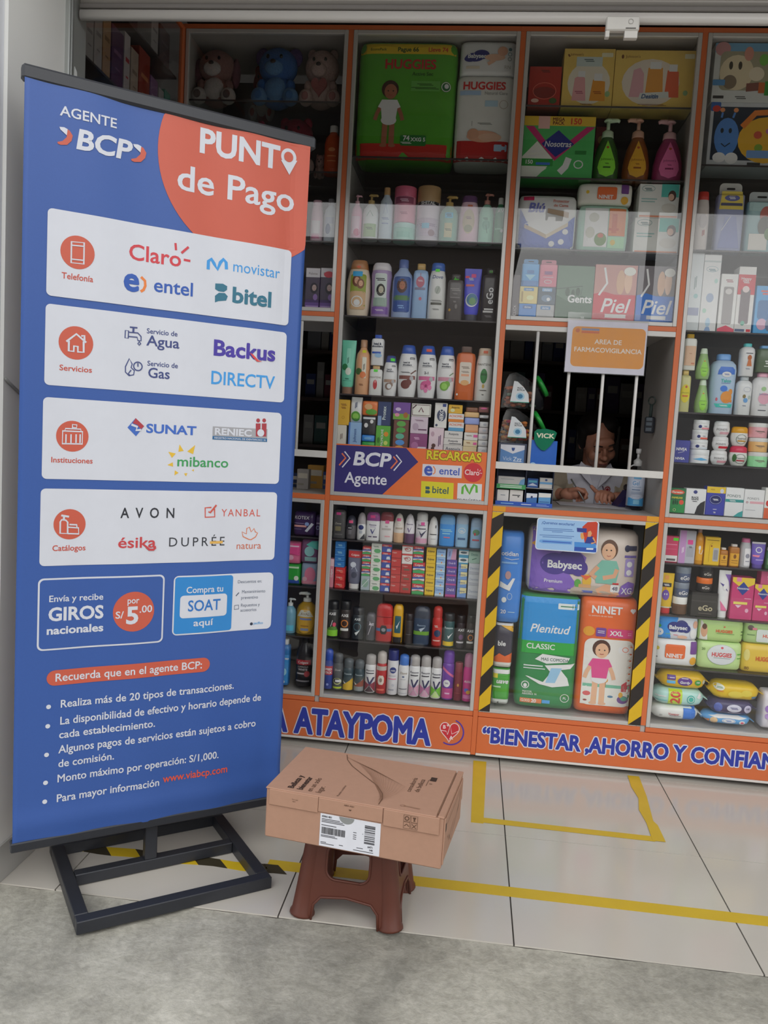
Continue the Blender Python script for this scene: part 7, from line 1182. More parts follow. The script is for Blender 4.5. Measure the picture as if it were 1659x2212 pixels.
('hair_gel_jar','jar',.7732,.06,.7686,.0593,.0612,.0593,['#4f5a76','#77808c'],[('t','eGo',.55,.32,.26,'#d8d8dc','b',.6)],'grey-blue hair gel jar on top of its pile','jar','small cosmetics in the right lower cabinet'),
('hair_gel_carton','box',.8568,.06,.642,.099,.095,.05,['#2a2624'],[('t','eGo',.55,.36,.22,'#b8ae8e','b',.7),('r',0,.62,1,.66,'#3a3634'),('r',.3,.12,.8,.14,'#6a6258')],'big black hair gel carton with gold lettering','box','small cosmetics in the right lower cabinet'),
('hair_gel_jar','jar',.8571,.06,.7376,.0602,.0555,.0602,['#2e2a2a','#dd6a24'],[('t','eGo',.5,.34,.2,'#c8c0b8','b',.5)],'black hair gel jar with orange lid','jar','small cosmetics in the right lower cabinet'),
('hair_gel_jar','jar',.8598,.06,.7937,.0531,.0448,.0531,['#2c2a2a','#232122'],[('t','eGo',.5,.36,.24,'#b8b4ac','b',.6)],'all-black hair gel jar topping its pile','jar','small cosmetics in the right lower cabinet'),
('cosmetic_tube','tube',.9306,.06,.642,.0458,.1858,.04,['#d6d4da','#dcd8d8'],[('p',[(.5,.92),(.98,.92),(.95,.6),(.8,.78)],'#7a5aa8'),('p',[(.1,.74),(.45,.7),(.8,.56),(.5,.62)],'#4a3a86'),('e',.5,.64,.14,.06,'#dcdae4'),('p',[(.2,.36),(.85,.15),(.3,.15)],'#d86a94')],'white cream tube with violet swirl','tube','small cosmetics in the right lower cabinet'),
('pad_carton','box',.9962,.06,.642,.0827,.1646,.06,['#b9386c'],[('p',[(0,1),(1,1),(1,.86),(.5,.72),(0,.9)],'#d8b83a'),('R',.18,.9,.4,1,'#dc7aa0'),('p',[(.5,.58),(.78,.74),(.5,.9),(.22,.74)],'#2c3e86'),('t','Nosotras',.5,.745,.05,'#d8dcf0','b',.6),('r',.12,.36,.75,.42,'#d6c860'),('p',[(.2,.34),(.5,.34),(.35,.27)],'#e8b8c8'),('e',.75,.22,.08,.05,'#e0a0b8'),('r',.6,.5,.9,.51,'#e8c8d4')],'pink pad carton with yellow top and navy diamond, the larger one','box','small cosmetics in the right lower cabinet'),
('pad_carton','box',1.0728,.06,.642,.0652,.1431,.06,['#b9386c'],[('p',[(0,1),(1,1),(1,.86),(.5,.72),(0,.9)],'#d8b83a'),('R',.18,.9,.4,1,'#dc7aa0'),('p',[(.5,.58),(.78,.74),(.5,.9),(.22,.74)],'#2c3e86'),('t','Nosotras',.5,.745,.05,'#d8dcf0','b',.6),('r',.12,.36,.75,.42,'#d6c860'),('p',[(.2,.34),(.5,.34),(.35,.27)],'#e8b8c8'),('e',.75,.22,.08,.05,'#e0a0b8'),('r',.6,.5,.9,.51,'#e8c8d4')],'pink pad carton with yellow top and navy diamond, the smaller one','box','small cosmetics in the right lower cabinet'),
('pad_carton','box',1.0831,.06,.7857,.0489,.0528,.05,['#b04a70'],[('r',.491,.536,.687,.635,'#e8c8d4'),('r',.524,.365,.709,.464,'#e8c8d4')],'small pink carton resting on the smaller pad carton','box','small cosmetics in the right lower cabinet'),
('wipes_pack','soft',.7681,.06,.435,.1665,.1054,.09,['#dad7d4'],[('R',.24,.3,.7,.82,'#d8632e'),('t','NINET',.46,.4,.14,'#e4e2de','x',.38),('R',.82,.5,.98,.96,'#6a3a86'),('e',.9,.24,.08,.15,'#e09a2a'),('e',.07,.65,.04,.07,'#c8b43a'),('r',.03,.3,.08,.33,'#3a3a3a')],'white wet-wipes pack with orange badge on the lower right shelf','wipes','wet-wipes packs'),
('wipes_pack','soft',.9367,.06,.435,.1652,.1104,.09,['#b4cf8c'],[('e',.52,.55,.33,.36,'#c9cdd0'),('o',.52,.55,.33,.36,'#a8b0b4',.008),('t','HUGGIES',.52,.55,.14,'#c23034','x',.46),('r',.34,.42,.72,.44,'#8a9490'),('e',.52,.8,.03,.04,'#c8505a'),('t','20',.1,.72,.08,'#5a7a3a'),('r',.88,.58,.99,.62,'#4f9a3a'),('r',.88,.44,.99,.47,'#4f9a3a')],'pale green wet-wipes pack with grey oval lid','wipes','wet-wipes packs'),
('wipes_pack','soft',1.0958,.06,.435,.1493,.1148,.09,['#d9b544'],[('t','HUGGIES',.55,.5,.14,'#c8582e','x',.46),('e',.1,.6,.07,.2,'#e0c878'),('t','80',.12,.14,.1,'#7a5a20')],'yellow wet-wipes pack on the lower right shelf','wipes','wet-wipes packs'),
('wipes_pack','soft',.7659,.06,.541,.1586,.0925,.09,['#c8ccd8'],[('p',[(.03,.03),(.35,.03),(.3,.4),(.45,.7),(.5,.97),(.03,.97)],'#2f86d0'),('e',.4,.56,.16,.22,'#2c2f74'),('e',.58,.6,.16,.26,'#2c2f74'),('e',.7,.5,.1,.17,'#2c2f74'),('t','Babysec',.5,.54,.16,'#e4e2de','x',.5),('t','ULTRA',.28,.24,.05,'#7ab83a'),('t','FRESH',.46,.21,.05,'#d85a6a'),('e',.06,.3,.1,.16,'#dce8f0'),('e',.06,.56,.04,.07,'#3a9a4a'),('e',.62,.13,.12,.08,'#d8a890'),('e',.88,.3,.08,.2,'#dcdce0'),('e',.92,.7,.06,.16,'#d0a088')],'white and blue wet-wipes pack with navy cloud badge','wipes','wet-wipes packs'),
('wipes_pack','soft',.9327,.06,.546,.1694,.0875,.09,['#a9c67c'],[('p',[(.03,.03),(.2,.03),(.16,.5),(.06,.9),(.03,.9)],'#d4dccc'),('e',.11,.46,.07,.28,'#c89a7a'),('e',.11,.66,.05,.13,'#5a3a2a'),('t','HUGGIES',.55,.5,.12,'#d0502e','x',.42),('r',.38,.38,.78,.4,'#6a8a4a'),('e',.55,.7,.02,.03,'#c8503a'),('r',.93,.5,.99,.54,'#3a4a34'),('r',.93,.36,.99,.39,'#3a4a34')],'green wet-wipes pack with small baby picture on the upper pile','wipes','wet-wipes packs'),
('wipes_pack','soft',1.091,.06,.5504,.1393,.0831,.09,['#a4c080'],[('R',.3,.1,.97,.7,'#c9d0cc'),('e',.14,.75,.08,.12,'#5a4a44'),('R',.18,.66,.3,.76,'#f0788a'),('r',.06,.4,.26,.44,'#6a8a5a'),('t','HUG',.6,.4,.14,'#d0502e','x',.3)],'green wet-wipes pack with white lid at the right edge','wipes','wet-wipes packs'),
('wipes_pack','pillow',.7886,.06,.2145,.2038,.0582,.11,['#d3d4d0'],[('r',.64,.03,.88,.97,'#2f6ec4'),('t','Veesper',.46,.46,.15,'#b04a50','b',.28),('r',.38,.32,.6,.35,'#5a5a5e'),('r',.38,.18,.56,.2,'#a8a8a8'),('e',.22,.34,.03,.06,'#a8a8a4')],'white and blue wet-wipes pack lying at the bottom left','wipes','wet-wipes packs'),
('wipes_pack','pillow',.798,.06,.2733,.2174,.0697,.11,['#a9cfc8'],[('r',.3,.05,.54,.95,'#b4cc3a'),('v','20',.42,.5,.16,'#c0392e','x'),('e',.7,.46,.07,.24,'#3aa89a'),('o',.7,.46,.05,.16,'#d4e8e4',.01),('r',.08,.5,.26,.56,'#d4e4e4'),('r',.08,.26,.28,.32,'#6fb4b4'),('p',[(.8,.6),(.86,.9),(.9,.6),(.84,.5)],'#d4e8e4')],'aqua wet-wipes pack with red and lime number sticker','wipes','wet-wipes packs'),
('wipes_pack','pillow',.8077,.06,.3436,.2011,.0653,.11,['#d7ac28'],[('R',.18,.55,.34,.84,'#5a3a86'),('r',.2,.66,.32,.7,'#d8d0e0'),('R',.18,.32,.34,.5,'#5fa8d8'),('e',.52,.5,.14,.26,'#5a3a86'),('t','Gordy',.52,.44,.15,'#e4e2de','x',.2,.1),('r',.45,.66,.58,.7,'#d8d0e0'),('e',.77,.48,.06,.17,'#3f8f3a'),('t','100',.77,.5,.1,'#e4e2de'),('e',.9,.5,.04,.14,'#c8c8b8')],'yellow wet-wipes pack with purple oval badge','wipes','wet-wipes packs'),
('wipes_pack','pillow',.9918,.06,.2145,.1997,.0406,.11,['#5fa0d8'],[('p',[(.12,.8),(.3,.95),(.7,.95),(.86,.8),(.7,.66),(.5,.74),(.3,.66)],'#d4dce4'),('e',.5,.46,.13,.24,'#dce4ec'),('o',.5,.46,.11,.2,'#4a7ac0',.006),('r',.444,.476,.545,.519,'#4a70b8'),('r',.461,.402,.556,.444,'#4a70b8'),('e',.22,.42,.07,.3,'#e0b48a'),('e',.76,.36,.06,.2,'#e8d8d8'),('e',.76,.36,.03,.1,'#d8506a'),('p',[(.06,.3),(.14,.2),(.14,.5)],'#d8803a')],'sky blue wet-wipes pack at the bottom middle','wipes','wet-wipes packs'),
('wipes_pack','pillow',1.0045,.06,.2557,.1868,.0589,.11,['#3f3a60'],[('e',.52,.5,.15,.26,'#c4c4d4'),('r',.439,.517,.585,.563,'#4a4a80'),('r',.464,.437,.601,.483,'#4a4a80'),('e',.8,.5,.08,.26,'#b4b0c8'),('t','100',.8,.52,.12,'#3f3a60','x'),('r',.4,.16,.66,.2,'#a8a4c0'),('e',.2,.5,.08,.3,'#4f5fa8')],'dark indigo wet-wipes pack with white oval badge','wipes','wet-wipes packs'),
('wipes_pack','pillow',1.0125,.06,.3153,.2055,.0667,.11,['#d9b228'],[('e',.18,.74,.09,.18,'#dcd8c8'),('r',.115,.752,.232,.785,'#5a8a6a'),('r',.135,.695,.245,.728,'#5a8a6a'),('r',.14,.5,.26,.54,'#d87a3a'),('e',.48,.4,.14,.2,'#e0c048'),('R',.78,.2,.93,.34,'#5a7a94'),('e',.68,.5,.1,.2,'#e0c048')],'yellow wet-wipes pack on the dark indigo one','wipes','wet-wipes packs'),
('wipes_pack','soft',1.1544,.06,.2145,.0755,.1484,.09,['#d0ccd4'],[('e',.3,.55,.2,.1,'#8f6ab4'),('e',.5,.5,.14,.09,'#9a7abc'),('e',.3,.35,.18,.08,'#a888c4'),('e',.4,.24,.1,.05,'#e09a6a')],'white pack with purple flowers at the right edge','wipes','wet-wipes packs'),
]
for row in PRODUCTS:
 product(row)

# perfume boxes in the side case
def perfume(y0, y1, z, h, colr, band, label):
 e = empty('perfume_box', (XL - .04, (y0 + y1) / 2, z), math.pi / 2, label, 'box', 'perfume boxes in the side case')
 w = (y1 - y0) - .003
 MB().box(-w / 2, w / 2, 0, .055, 0, h, .001).build('carton', mat(colr, .35), e)
 q = Pr(); q.rect(-w * .32, h * .55, w * .32, h * .62, band); q.rect(-w * .2, h * .3, w * .2, h * .33, band)
 q.build('printed_front', e, lambda a, b, o: (a, -o, b))
for k, (y0, y1, h, c1, c2, lb) in enumerate([
 (-.738, -.682, .150, '#a8a4a2', '#7c7876', 'grey perfume box nearest the shutter guide'), (-.678, -.623, .178, '#aea8a4', '#8a8480', 'taller grey perfume box, second in the side case'),
 (-.619, -.563, .200, '#b08c66', '#7a5c3c', 'tan perfume box between grey and plum ones'), (-.557, -.466, .185, '#5e3c5c', '#8a6a88', 'plum perfume box in the side case'),
 (-.461, -.413, .205, '#c4bcbc', '#b03a3a', 'slim white perfume box with red mark'), (-.407, -.343, .180, '#b8a898', '#8a7a6a', 'beige perfume box beside the slim white one'),
 (-.339, -.242, .215, '#9a4034', '#c8845c', 'brick red perfume box in the side case'), (-.236, -.165, .16, '#8a6a94', '#c8b0d0', 'violet perfume box near the corner post'),
 (-.158, -.105, .150, '#a8a8ac', '#6a6a70', 'silver perfume box near the corner post'), (-.100, -.040, .165, '#3f8a7c', '#8ac4b4', 'teal perfume box at the corner post')]):
 perfume(y0, y1, 2.363, h, c1, c2, lb)
for y0, y1, h, c1, lb in [(-.520, -.440, .12, '#5a5458', 'dark grey box on the top side shelf nearest the shutter'), (-.43, -.36, .14, '#4a4650', 'dark slate box on the top side shelf'), (-.242, -.176, .137, '#b0aeae', 'pale grey box on the top side shelf'), (-.165, -.063, .13, '#544c52', 'wide dark box on the top side shelf at the corner')]:
 perfume(y0, y1, 2.605, h, c1, '#7a7478', lb)
for y0, y1, h, c1, lb in [(-.72, -.65, .17, '#8a8890', 'grey-white perfume box on the lower side shelf'), (-.60, -.53, .15, '#6a5a68', 'mauve perfume box on the lower side shelf'), (-.48, -.41, .18, '#7a3a3c', 'dark red perfume box on the lower side shelf'), (-.38, -.30, .17, '#b09a88', 'sand perfume box on the lower side shelf'), (-.2, -.13, .16, '#9aa0b8', 'pale blue perfume box on the lower side shelf')]:
 perfume(y0, y1, 2.10, h, c1, '#c8c0bc', lb)

# ================================================================ standing banner
bn = empty('banner_stand', (-1.209, -1.282, 0), math.radians(36.258), 'tall blue and orange payment agent banner on a black metal stand', 'banner')
BLK = mat('#2b2d33', .38, 60, .10)
def wave(s, z):
 return .0035 * math.sin(s * 9 + 1.2) * math.sin(z * 2.1) + .0015 * math.sin(s * 31 + z * 3) - .010 * max(0, (.30 - z) / .3) ** 2 * 0 + .004 * math.exp(-((s - .70) / .03) ** 2) * math.sin(z * 4.2 + .5) - .006 * math.exp(-((z - .21) / .03) ** 2)
NS, NZ = 60, 120
vs = []; fs = []
for j in range(NZ + 1):
 for i in range(NS + 1):
  s_, z_ = .745 * i / NS, .150 + (2.085 - .150) * j / NZ
  vs.append((s_, -.015 + wave(s_, z_), z_))
nn = len(vs)
vs += [(a, b + .0009, c) for a, b, c in vs]
for j in range(NZ):
 for i in range(NS):
  a = j * (NS + 1) + i
  fs.append((a, a + 1, a + NS + 2, a + NS + 1)); fs.append((nn + a, nn + a + NS + 1, nn + a + NS + 2, nn + a + 1))
for j in range(NZ):
 a = j * (NS + 1); fs.append((a, a + NS + 1, nn + a + NS + 1, nn + a))
 a = j * (NS + 1) + NS; fs.append((a, nn + a, nn + a + NS + 1, a + NS + 1))
cloth = mobj('banner_cloth', vs, fs, mat('#375aa2', .42, 200, .05, bump=.02), bn, smooth=True)
pr = Pr()
pr.poly([(min(.745,.5762 + .2568 * math.cos(k * math.pi / 40)),min(2.075,1.9861 + .2568 * math.sin(k * math.pi / 40))) for k in range(80)],'#c85c47')
pr.text('AGENTE',.148,2.005,.0227,'#d3d6df','b',width=.1349)
pr.text('BCP',.1833,1.9358,.0451,'#d3d6df','x',width=.1343,shear=0.12)
pr.poly([(.0796,1.9772),(.0904,1.9786),(.1033,1.9735),(.1105,1.963),(.1078,1.9503),(.0981,1.939),(.0829,1.9357),(.0765,1.9373),(.0755,1.9411),(.0871,1.9457),(.0968,1.9569),(.0967,1.9619),(.0817,1.9716)],'#c85c47')
pr.poly([(.0796,1.9772),(.0904,1.9786),(.0983,1.9759),(.0967,1.9609),(.0817,1.9716)],'#d3d6df')
pr.poly([(.2569,1.9768),(.2686,1.9783),(.2828,1.973),(.2907,1.962),(.2878,1.9487),(.2774,1.937),(.2608,1.9335),(.2538,1.9352),(.2526,1.9392),(.2653,1.944),(.2757,1.9556),(.2756,1.9609),(.2592,1.971)],'#c85c47')
pr.poly([(.2569,1.9768),(.2686,1.9783),(.2773,1.9755),(.2756,1.9598),(.2592,1.971)],'#d3d6df')
pr.text('PUNT',.5405,1.9959,.0597,'#d3d6df','x',width=.2287)
pr.ell(.682,2.0342,.0228,.0228,'#d3d6df',36)
pr.ell(.6813,2.034,.0131,.0131,'#c85c47',36)
pr.poly([(.6588,2.0212),(.7076,2.0291),(.6863,1.9865)],'#d3d6df')
pr.ell(.6813,2.034,.0137,.0137,'#c85c47',36)
pr.text('de Pago',.5385,1.8891,.0625,'#d3d6df','b',width=.3381)
pr.rrect(.0566,1.5723,.7058,1.7824,.012,'#d3d6df')
pr.rrect(.0562,1.3532,.7029,1.5526,.012,'#d3d6df')
pr.rrect(.0545,1.1177,.6971,1.3228,.012,'#d3d6df')
pr.rrect(.053,.8945,.6937,1.0932,.012,'#d3d6df')
pr.ell(.1281,1.6862,.0406,.0406,'#c85c47',36)
pr.ell(.1294,1.4634,.0415,.0415,'#c85c47',36)
pr.ell(.1259,1.2281,.0393,.0393,'#c85c47',36)
pr.ell(.1241,1.0017,.0393,.0393,'#c85c47',36)
pr.line([(.1131,1.7101),(.1429,1.7119),(.1432,1.66),(.1133,1.659)],.004,'#d3d6df',True)
pr.line([(.1133,1.7014),(.1431,1.7031)],.003,'#d3d6df',False)
pr.line([(.1131,1.6677),(.143,1.6688)],.003,'#d3d6df',False)
pr.line([(.1063,1.4645),(.1298,1.4858),(.1537,1.4668)],.005,'#d3d6df',False)
pr.line([(.1122,1.4673),(.1123,1.4419),(.1243,1.4418),(.1245,1.4552),(.1339,1.4548),(.1342,1.4414),(.1481,1.4419),(.1475,1.4688)],.005,'#d3d6df',False)
pr.line([(.1416,1.4817),(.1489,1.4834),(.1492,1.4713)],.005,'#d3d6df',False)
pr.line([(.1022,1.2406),(.1502,1.2409),(.1501,1.2095),(.102,1.2082)],.004,'#d3d6df',True)
pr.line([(.1078,1.2409),(.1085,1.2469),(.1459,1.2472),(.1461,1.242)],.003,'#d3d6df',False)
pr.line([(.1255,1.2478),(.1253,1.258),(.1359,1.2574),(.1352,1.25),(.1262,1.2504)],.003,'#d3d6df',False)
pr.line([(.1104,1.2325),(.1104,1.2103)],.0035,'#d3d6df',False)
pr.line([(.1225,1.2331),(.1226,1.2108)],.0035,'#d3d6df',False)
pr.line([(.1348,1.2337),(.1348,1.2114)],.0035,'#d3d6df',False)
pr.line([(.1446,1.2342),(.1447,1.2118)],.0035,'#d3d6df',False)
pr.line([(.1013,.9787),(.1011,1.0083),(.1043,1.0135),(.114,1.0126),(.1191,1.0074),(.1193,.9776)],.004,'#d3d6df',True)
pr.line([(.1032,1.0248),(.1221,1.0213)],.005,'#d3d6df',False)
pr.line([(.1098,1.0213),(.1095,1.0135)],.005,'#d3d6df',False)
pr.line([(.1202,.9942),(.1458,.9923),(.1469,.9765),(.1205,.9776)],.004,'#d3d6df',True)
pr.line([(.1233,1.0012),(.1414,1.0003),(.1416,.9932)],.004,'#d3d6df',False)
pr.text('Telefonía',.1292,1.6186,.0145,'#c4503f','b',width=.0749)
pr.text('Servicios',.1303,1.3924,.0135,'#c4503f','b',width=.0791)
pr.text('Instituciones',.1263,1.1602,.0134,'#c4503f','b',width=.1021)
pr.text('Catálogos',.1239,.9332,.0141,'#c4503f','b',width=.0824)
pr.text('Claro',.3212,1.6903,.0384,'#cf3f49','b',width=.1383)
pr.line([(.3726,1.7492),(.3746,1.731)],.006,'#cf3f49',False)
pr.line([(.4079,1.7447),(.3892,1.7259)],.006,'#cf3f49',False)
pr.line([(.3961,1.7097),(.4141,1.7091)],.006,'#cf3f49',False)
pr.line([(.464,1.6949),(.4641,1.7167),(.4719,1.7236),(.4803,1.7125),(.49,1.6987),(.4973,1.718),(.506,1.7279),(.5135,1.7204),(.5152,1.7024)],.009,'#3f9ae0',False)
pr.text('movistar',.6018,1.6998,.0292,'#3f9ae0','r',width=.14)
pr.text('e',.2618,1.6113,.0599,'#2f5ab0','x',width=.0415)
pr.line([(.2861,1.6494),(.2965,1.6408),(.2978,1.6281),(.2935,1.6174),(.2863,1.6119)],.007,'#e8823f',False)
pr.text('entel',.3725,1.6175,.0345,'#2f5ab0','b',width=.1075)
pr.poly([(.4854,1.6607),(.5072,1.6628),(.5191,1.6577),(.519,1.648),(.5106,1.6411),(.4953,1.6409),(.4855,1.6454)],'#2f7088')
pr.poly([(.4965,1.6372),(.5133,1.6385),(.5218,1.6309),(.5177,1.6188),(.4954,1.6144),(.4864,1.6099),(.4857,1.6276)],'#2f7088')
pr.text('bitel',.5922,1.6172,.0401,'#2f7088','x',width=.1181)
pr.text('Servicio de',.3455,1.5073,.0126,'#3f4a80','b',width=.0814)
pr.text('Agua',.3489,1.4759,.0263,'#3f4a80','b',width=.0864)
pr.text('Servicio de',.3494,1.4234,.0127,'#3f4a80','b',width=.0813)
pr.text('Gas',.3402,1.3928,.0255,'#3f4a80','b',width=.0591)
pr.line([(.2498,1.5081),(.2494,1.4888),(.2576,1.4887),(.258,1.5081)],.003,'#3f4a80',True)
pr.line([(.2581,1.5045),(.282,1.5052),(.2906,1.4969),(.2909,1.4858),(.2826,1.4858),(.2805,1.494),(.2584,1.4934)],.003,'#3f4a80',True)
pr.line([(.2609,1.5177),(.2807,1.5181)],.004,'#3f4a80',False)
pr.line([(.2706,1.5178),(.27,1.5058)],.005,'#3f4a80',False)
pr.line([(.2864,1.4835),(.2828,1.4775),(.2866,1.4742),(.2902,1.4783)],.003,'#3f4a80',True)
pr.line([(.2618,1.4369),(.2524,1.4152),(.2528,1.4013),(.2622,1.3928),(.2741,1.3961),(.2756,1.407),(.2671,1.4142),(.2696,1.4237)],.003,'#3f4a80',True)
pr.line([(.2673,1.4081),(.2602,1.3982),(.2658,1.3931)],.003,'#3f4a80',False)
pr.ring(.2845,1.419,.011,.011,.003,'#3f4a80')
pr.line([(.2843,1.4274),(.2846,1.4181)],.003,'#3f4a80',False)
pr.text('Backus',.5772,1.4687,.0405,'#4838a0','x',width=.1846)
pr.poly([(.5913,1.4847),(.6011,1.4807),(.6179,1.4658),(.6288,1.4633),(.6138,1.4619),(.6015,1.4717)],'#d84a4a')
pr.text('DIRECTV',.5757,1.3899,.0348,'#3f9ae0','b',width=.1895)
pr.poly([(.2618,1.2578),(.2824,1.2837),(.3054,1.2637),(.2846,1.2359)],'#3f6ac0')
pr.poly([(.2824,1.2837),(.3054,1.2637),(.2972,1.2552),(.2872,1.2662),(.2749,1.27)],'#b03a44')
pr.line([(.2715,1.2662),(.2874,1.2609),(.2842,1.2519),(.2973,1.2534)],.006,'#d3d6df',False)
pr.text('SUNAT',.3784,1.2473,.0226,'#3f6ac0','x',width=.1353)
pr.poly([(.4932,1.2736),(.655,1.2743),(.6552,1.2381),(.4932,1.2377)],'#a3a3a8')
pr.poly([(.4933,1.247),(.6548,1.2473),(.6552,1.2381),(.4932,1.2377)],'#2f6a9a')
pr.text('RENIEC',.553,1.2514,.0179,'#d3d6df','x',width=.11)
pr.text('REGISTRO NACIONAL DE IDENTIFICACIÓN',.5744,1.2401,.0047,'#d3d6df','b',width=.152)
pr.ell(.6253,1.2975,.0057,.0057,'#a83a44',36)
pr.poly([(.6186,1.2886),(.6328,1.2894),(.6335,1.252),(.6202,1.2523)],'#a83a44')
pr.ell(.6436,1.2986,.0057,.0057,'#a83a44',36)
pr.poly([(.6369,1.2896),(.6512,1.2904),(.6519,1.2529),(.6386,1.2532)],'#a83a44')
pr.ell(.6345,1.2626,.0105,.0105,'#d3d6df',36)
pr.poly([(.4013,1.2197),(.4131,1.2027),(.3988,1.1994)],'#e2b93a')
pr.poly([(.4443,1.2197),(.4396,1.1946),(.4229,1.2013)],'#e2b93a')
pr.poly([(.3717,1.1984),(.392,1.1946),(.3819,1.1823)],'#e2b93a')
pr.poly([(.3846,1.1705),(.3859,1.1587),(.3702,1.1628)],'#e2b93a')
pr.poly([(.3908,1.1487),(.4012,1.1426),(.3904,1.1349)],'#e2b93a')
pr.poly([(.4162,1.1411),(.4255,1.1423),(.4221,1.133)],'#e2b93a')
pr.poly([(.4374,1.1501),(.443,1.1539),(.4432,1.1474)],'#e2b93a')
pr.text('mibanco',.4693,1.1607,.0261,'#3f9a5a','b',width=.1485)
pr.text('AVON',.3318,1.0188,.0265,'#2c2e36','b',width=.1625,gap=0.55)
pr.line([(.5066,1.0442),(.5085,1.0214),(.4804,1.0204),(.4794,1.0469),(.4977,1.0479)],.004,'#d0584a',False)
pr.line([(.4895,1.0365),(.4944,1.0332),(.5121,1.0547)],.005,'#d0584a',False)
pr.text('YANBAL',.5882,1.0226,.0203,'#d0584a','r',width=.1201,gap=0.12)
pr.text('ésika',.2956,.9384,.0283,'#c8454a','b',width=.1017)
pr.line([(.3201,.9398),(.3284,.9323),(.3398,.932),(.3455,.9384)],.006,'#c8454a',False)
pr.text('DUPRÉE',.4641,.9396,.0247,'#34363e','r',width=.1694,gap=0.2)
pr.line([(.4968,.949),(.535,.9493)],.007,'#e2b25a',False)
pr.text('natura',.614,.9281,.0196,'#c8684a','r',width=.0762)
pr.line([(.6138,.9555),(.5956,.964),(.5919,.9777),(.6054,.9717),(.6057,.9873),(.6137,.9912),(.6194,.9774),(.6282,.9872),(.6318,.9773),(.6391,.9743),(.6335,.9626),(.6205,.9549)],.003,'#d8805a',True)
pr.rrect(.0508,.6729,.3735,.8623,.014,'#d3d6df')
pr.rrect(.0553,.6774,.369,.8578,.011,'#375aa2')
pr.text('Envía y recibe',.1447,.8006,.0161,'#d3d6df','b',width=.1358)
pr.text('GIROS',.145,.751,.0332,'#d3d6df','x',width=.1378)
pr.text('nacionales',.1437,.7154,.0198,'#d3d6df','x',width=.1421)
pr.ell(.2922,.7639,.0547,.0547,'#c85c47',36)
pr.text('por',.2896,.7868,.0167,'#d3d6df','b',width=.0317)
pr.text('S/',.2547,.7475,.0184,'#d3d6df','b',width=.0216)
pr.text('5',.2887,.7319,.0446,'#d3d6df','x',width=.0358)
pr.text('.00',.3239,.7605,.0187,'#d3d6df','b',width=.0354)
pr.rrect(.3986,.6888,.6937,.8571,.014,'#d3d6df')
pr.rrect(.4026,.6928,.5711,.8531,.008,'#2f86cc')
pr.text('Compra tu',.4884,.8076,.0174,'#d3d6df','b',width=.1091)
pr.rrect(.418,.7368,.5549,.8009,.01,'#d3d6df')
pr.text('SOAT',.4873,.756,.03,'#2f74c0','b',width=.0956)
pr.text('aquí',.486,.7126,.0185,'#d3d6df','b',width=.0571)
pr.text('Descuentos en:',.6225,.8282,.0089,'#5a6478','r',width=.074)
pr.text('Mantenimiento',.6352,.7983,.009,'#5a6478','r',width=.0724)
pr.text('preventivo',.6237,.781,.009,'#5a6478','r',width=.052)
pr.text('Repuestos y',.6268,.7587,.009,'#5a6478','r',width=.0583)
pr.text('accesorios',.622,.7442,.009,'#5a6478','r',width=.0495)
pr.line([(.5819,.7915),(.5907,.8009)],.003,'#5a6478',False)
pr.line([(.579,.7635),(.5912,.7643),(.5917,.7529),(.5785,.7522)],.002,'#5a6478',True)
pr.ell(.6329,.706,.0045,.0045,'#2c3448',36)
pr.text('pacífico',.6539,.7041,.0071,'#4f9ad0','b',width=.0293)
pr.poly(rr(.0757,.5778,.5107,.6188,.0205),'#c85c47')
pr.text('Recuerda que en el agente BCP:',.2919,.5887,.0207,'#d3d6df','b',width=.3929)
pr.text('Realiza más de 20 tipos de transacciones.',.349,.517,.0201,'#d3d6df','b',width=.4782)
pr.text('La disponibilidad de efectivo y horario depende de',.3921,.4712,.0204,'#d3d6df','b',width=.5649)
pr.text('cada establecimiento.',.2347,.4341,.0198,'#d3d6df','b',width=.2523)
pr.text('Algunos pagos de servicios están sujetos a cobro',.3849,.3937,.0205,'#d3d6df','b',width=.5525)
pr.text('de comisión.',.1803,.3555,.0197,'#d3d6df','b',width=.1447)
pr.text('Monto máximo por operación: S/1,000.',.3274,.3145,.0204,'#d3d6df','b',width=.4431)
pr.text('Para mayor información',.2418,.2605,.0202,'#d3d6df','b',width=.2732)
pr.text('www.viabcp.com',.483,.267,.0212,'#e0583f','b',width=.1902)
pr.ell(.082,.5224,.0059,.0059,'#d3d6df',36)
pr.ell(.0809,.4705,.0059,.0059,'#d3d6df',36)
pr.ell(.0794,.3933,.0059,.0059,'#d3d6df',36)
pr.ell(.0783,.3175,.006,.006,'#d3d6df',36)
pr.ell(.0772,.2661,.006,.006,'#d3d6df',36)
subdiv_print(pr, .02)
pr.ro = .42
pr.build('print', cloth, lambda s, z, o: (s, -.015 + wave(s, z) - o, z), step=.0005)
MB().box(-.006, .764, -.020, .012, 2.070, 2.106, .006).build('top_bar', mat('#33353a', .42, 60, .08), bn)
MB().box(-.004, .752, -.018, .012, .140, .166, .003).build('bottom_bar', BLK, bn)
tb = .034
MB().box(.127, .645, -.222, -.188, 0, tb, .002).build('front_bar', BLK, bn)
MB().box(.127, .645, .188, .222, 0, tb, .002).build('back_bar', BLK, bn)
MB().box(.127, .161, -.187, .187, 0, tb, .002).build('side_bar', BLK, bn)
MB().box(.611, .645, -.187, .187, 0, tb, .002).build('side_bar', BLK, bn)
MB().box(.162, .610, .002, .034, .002, tb, .002).build('cross_bar', BLK, bn)
MB().box(.350, .384, .004, .032, tb, .139, .002).build('upright', BLK, bn)
MB().box(.355, .379, .013, .033, .14, 2.075, .002).build('mast', BLK, bn)
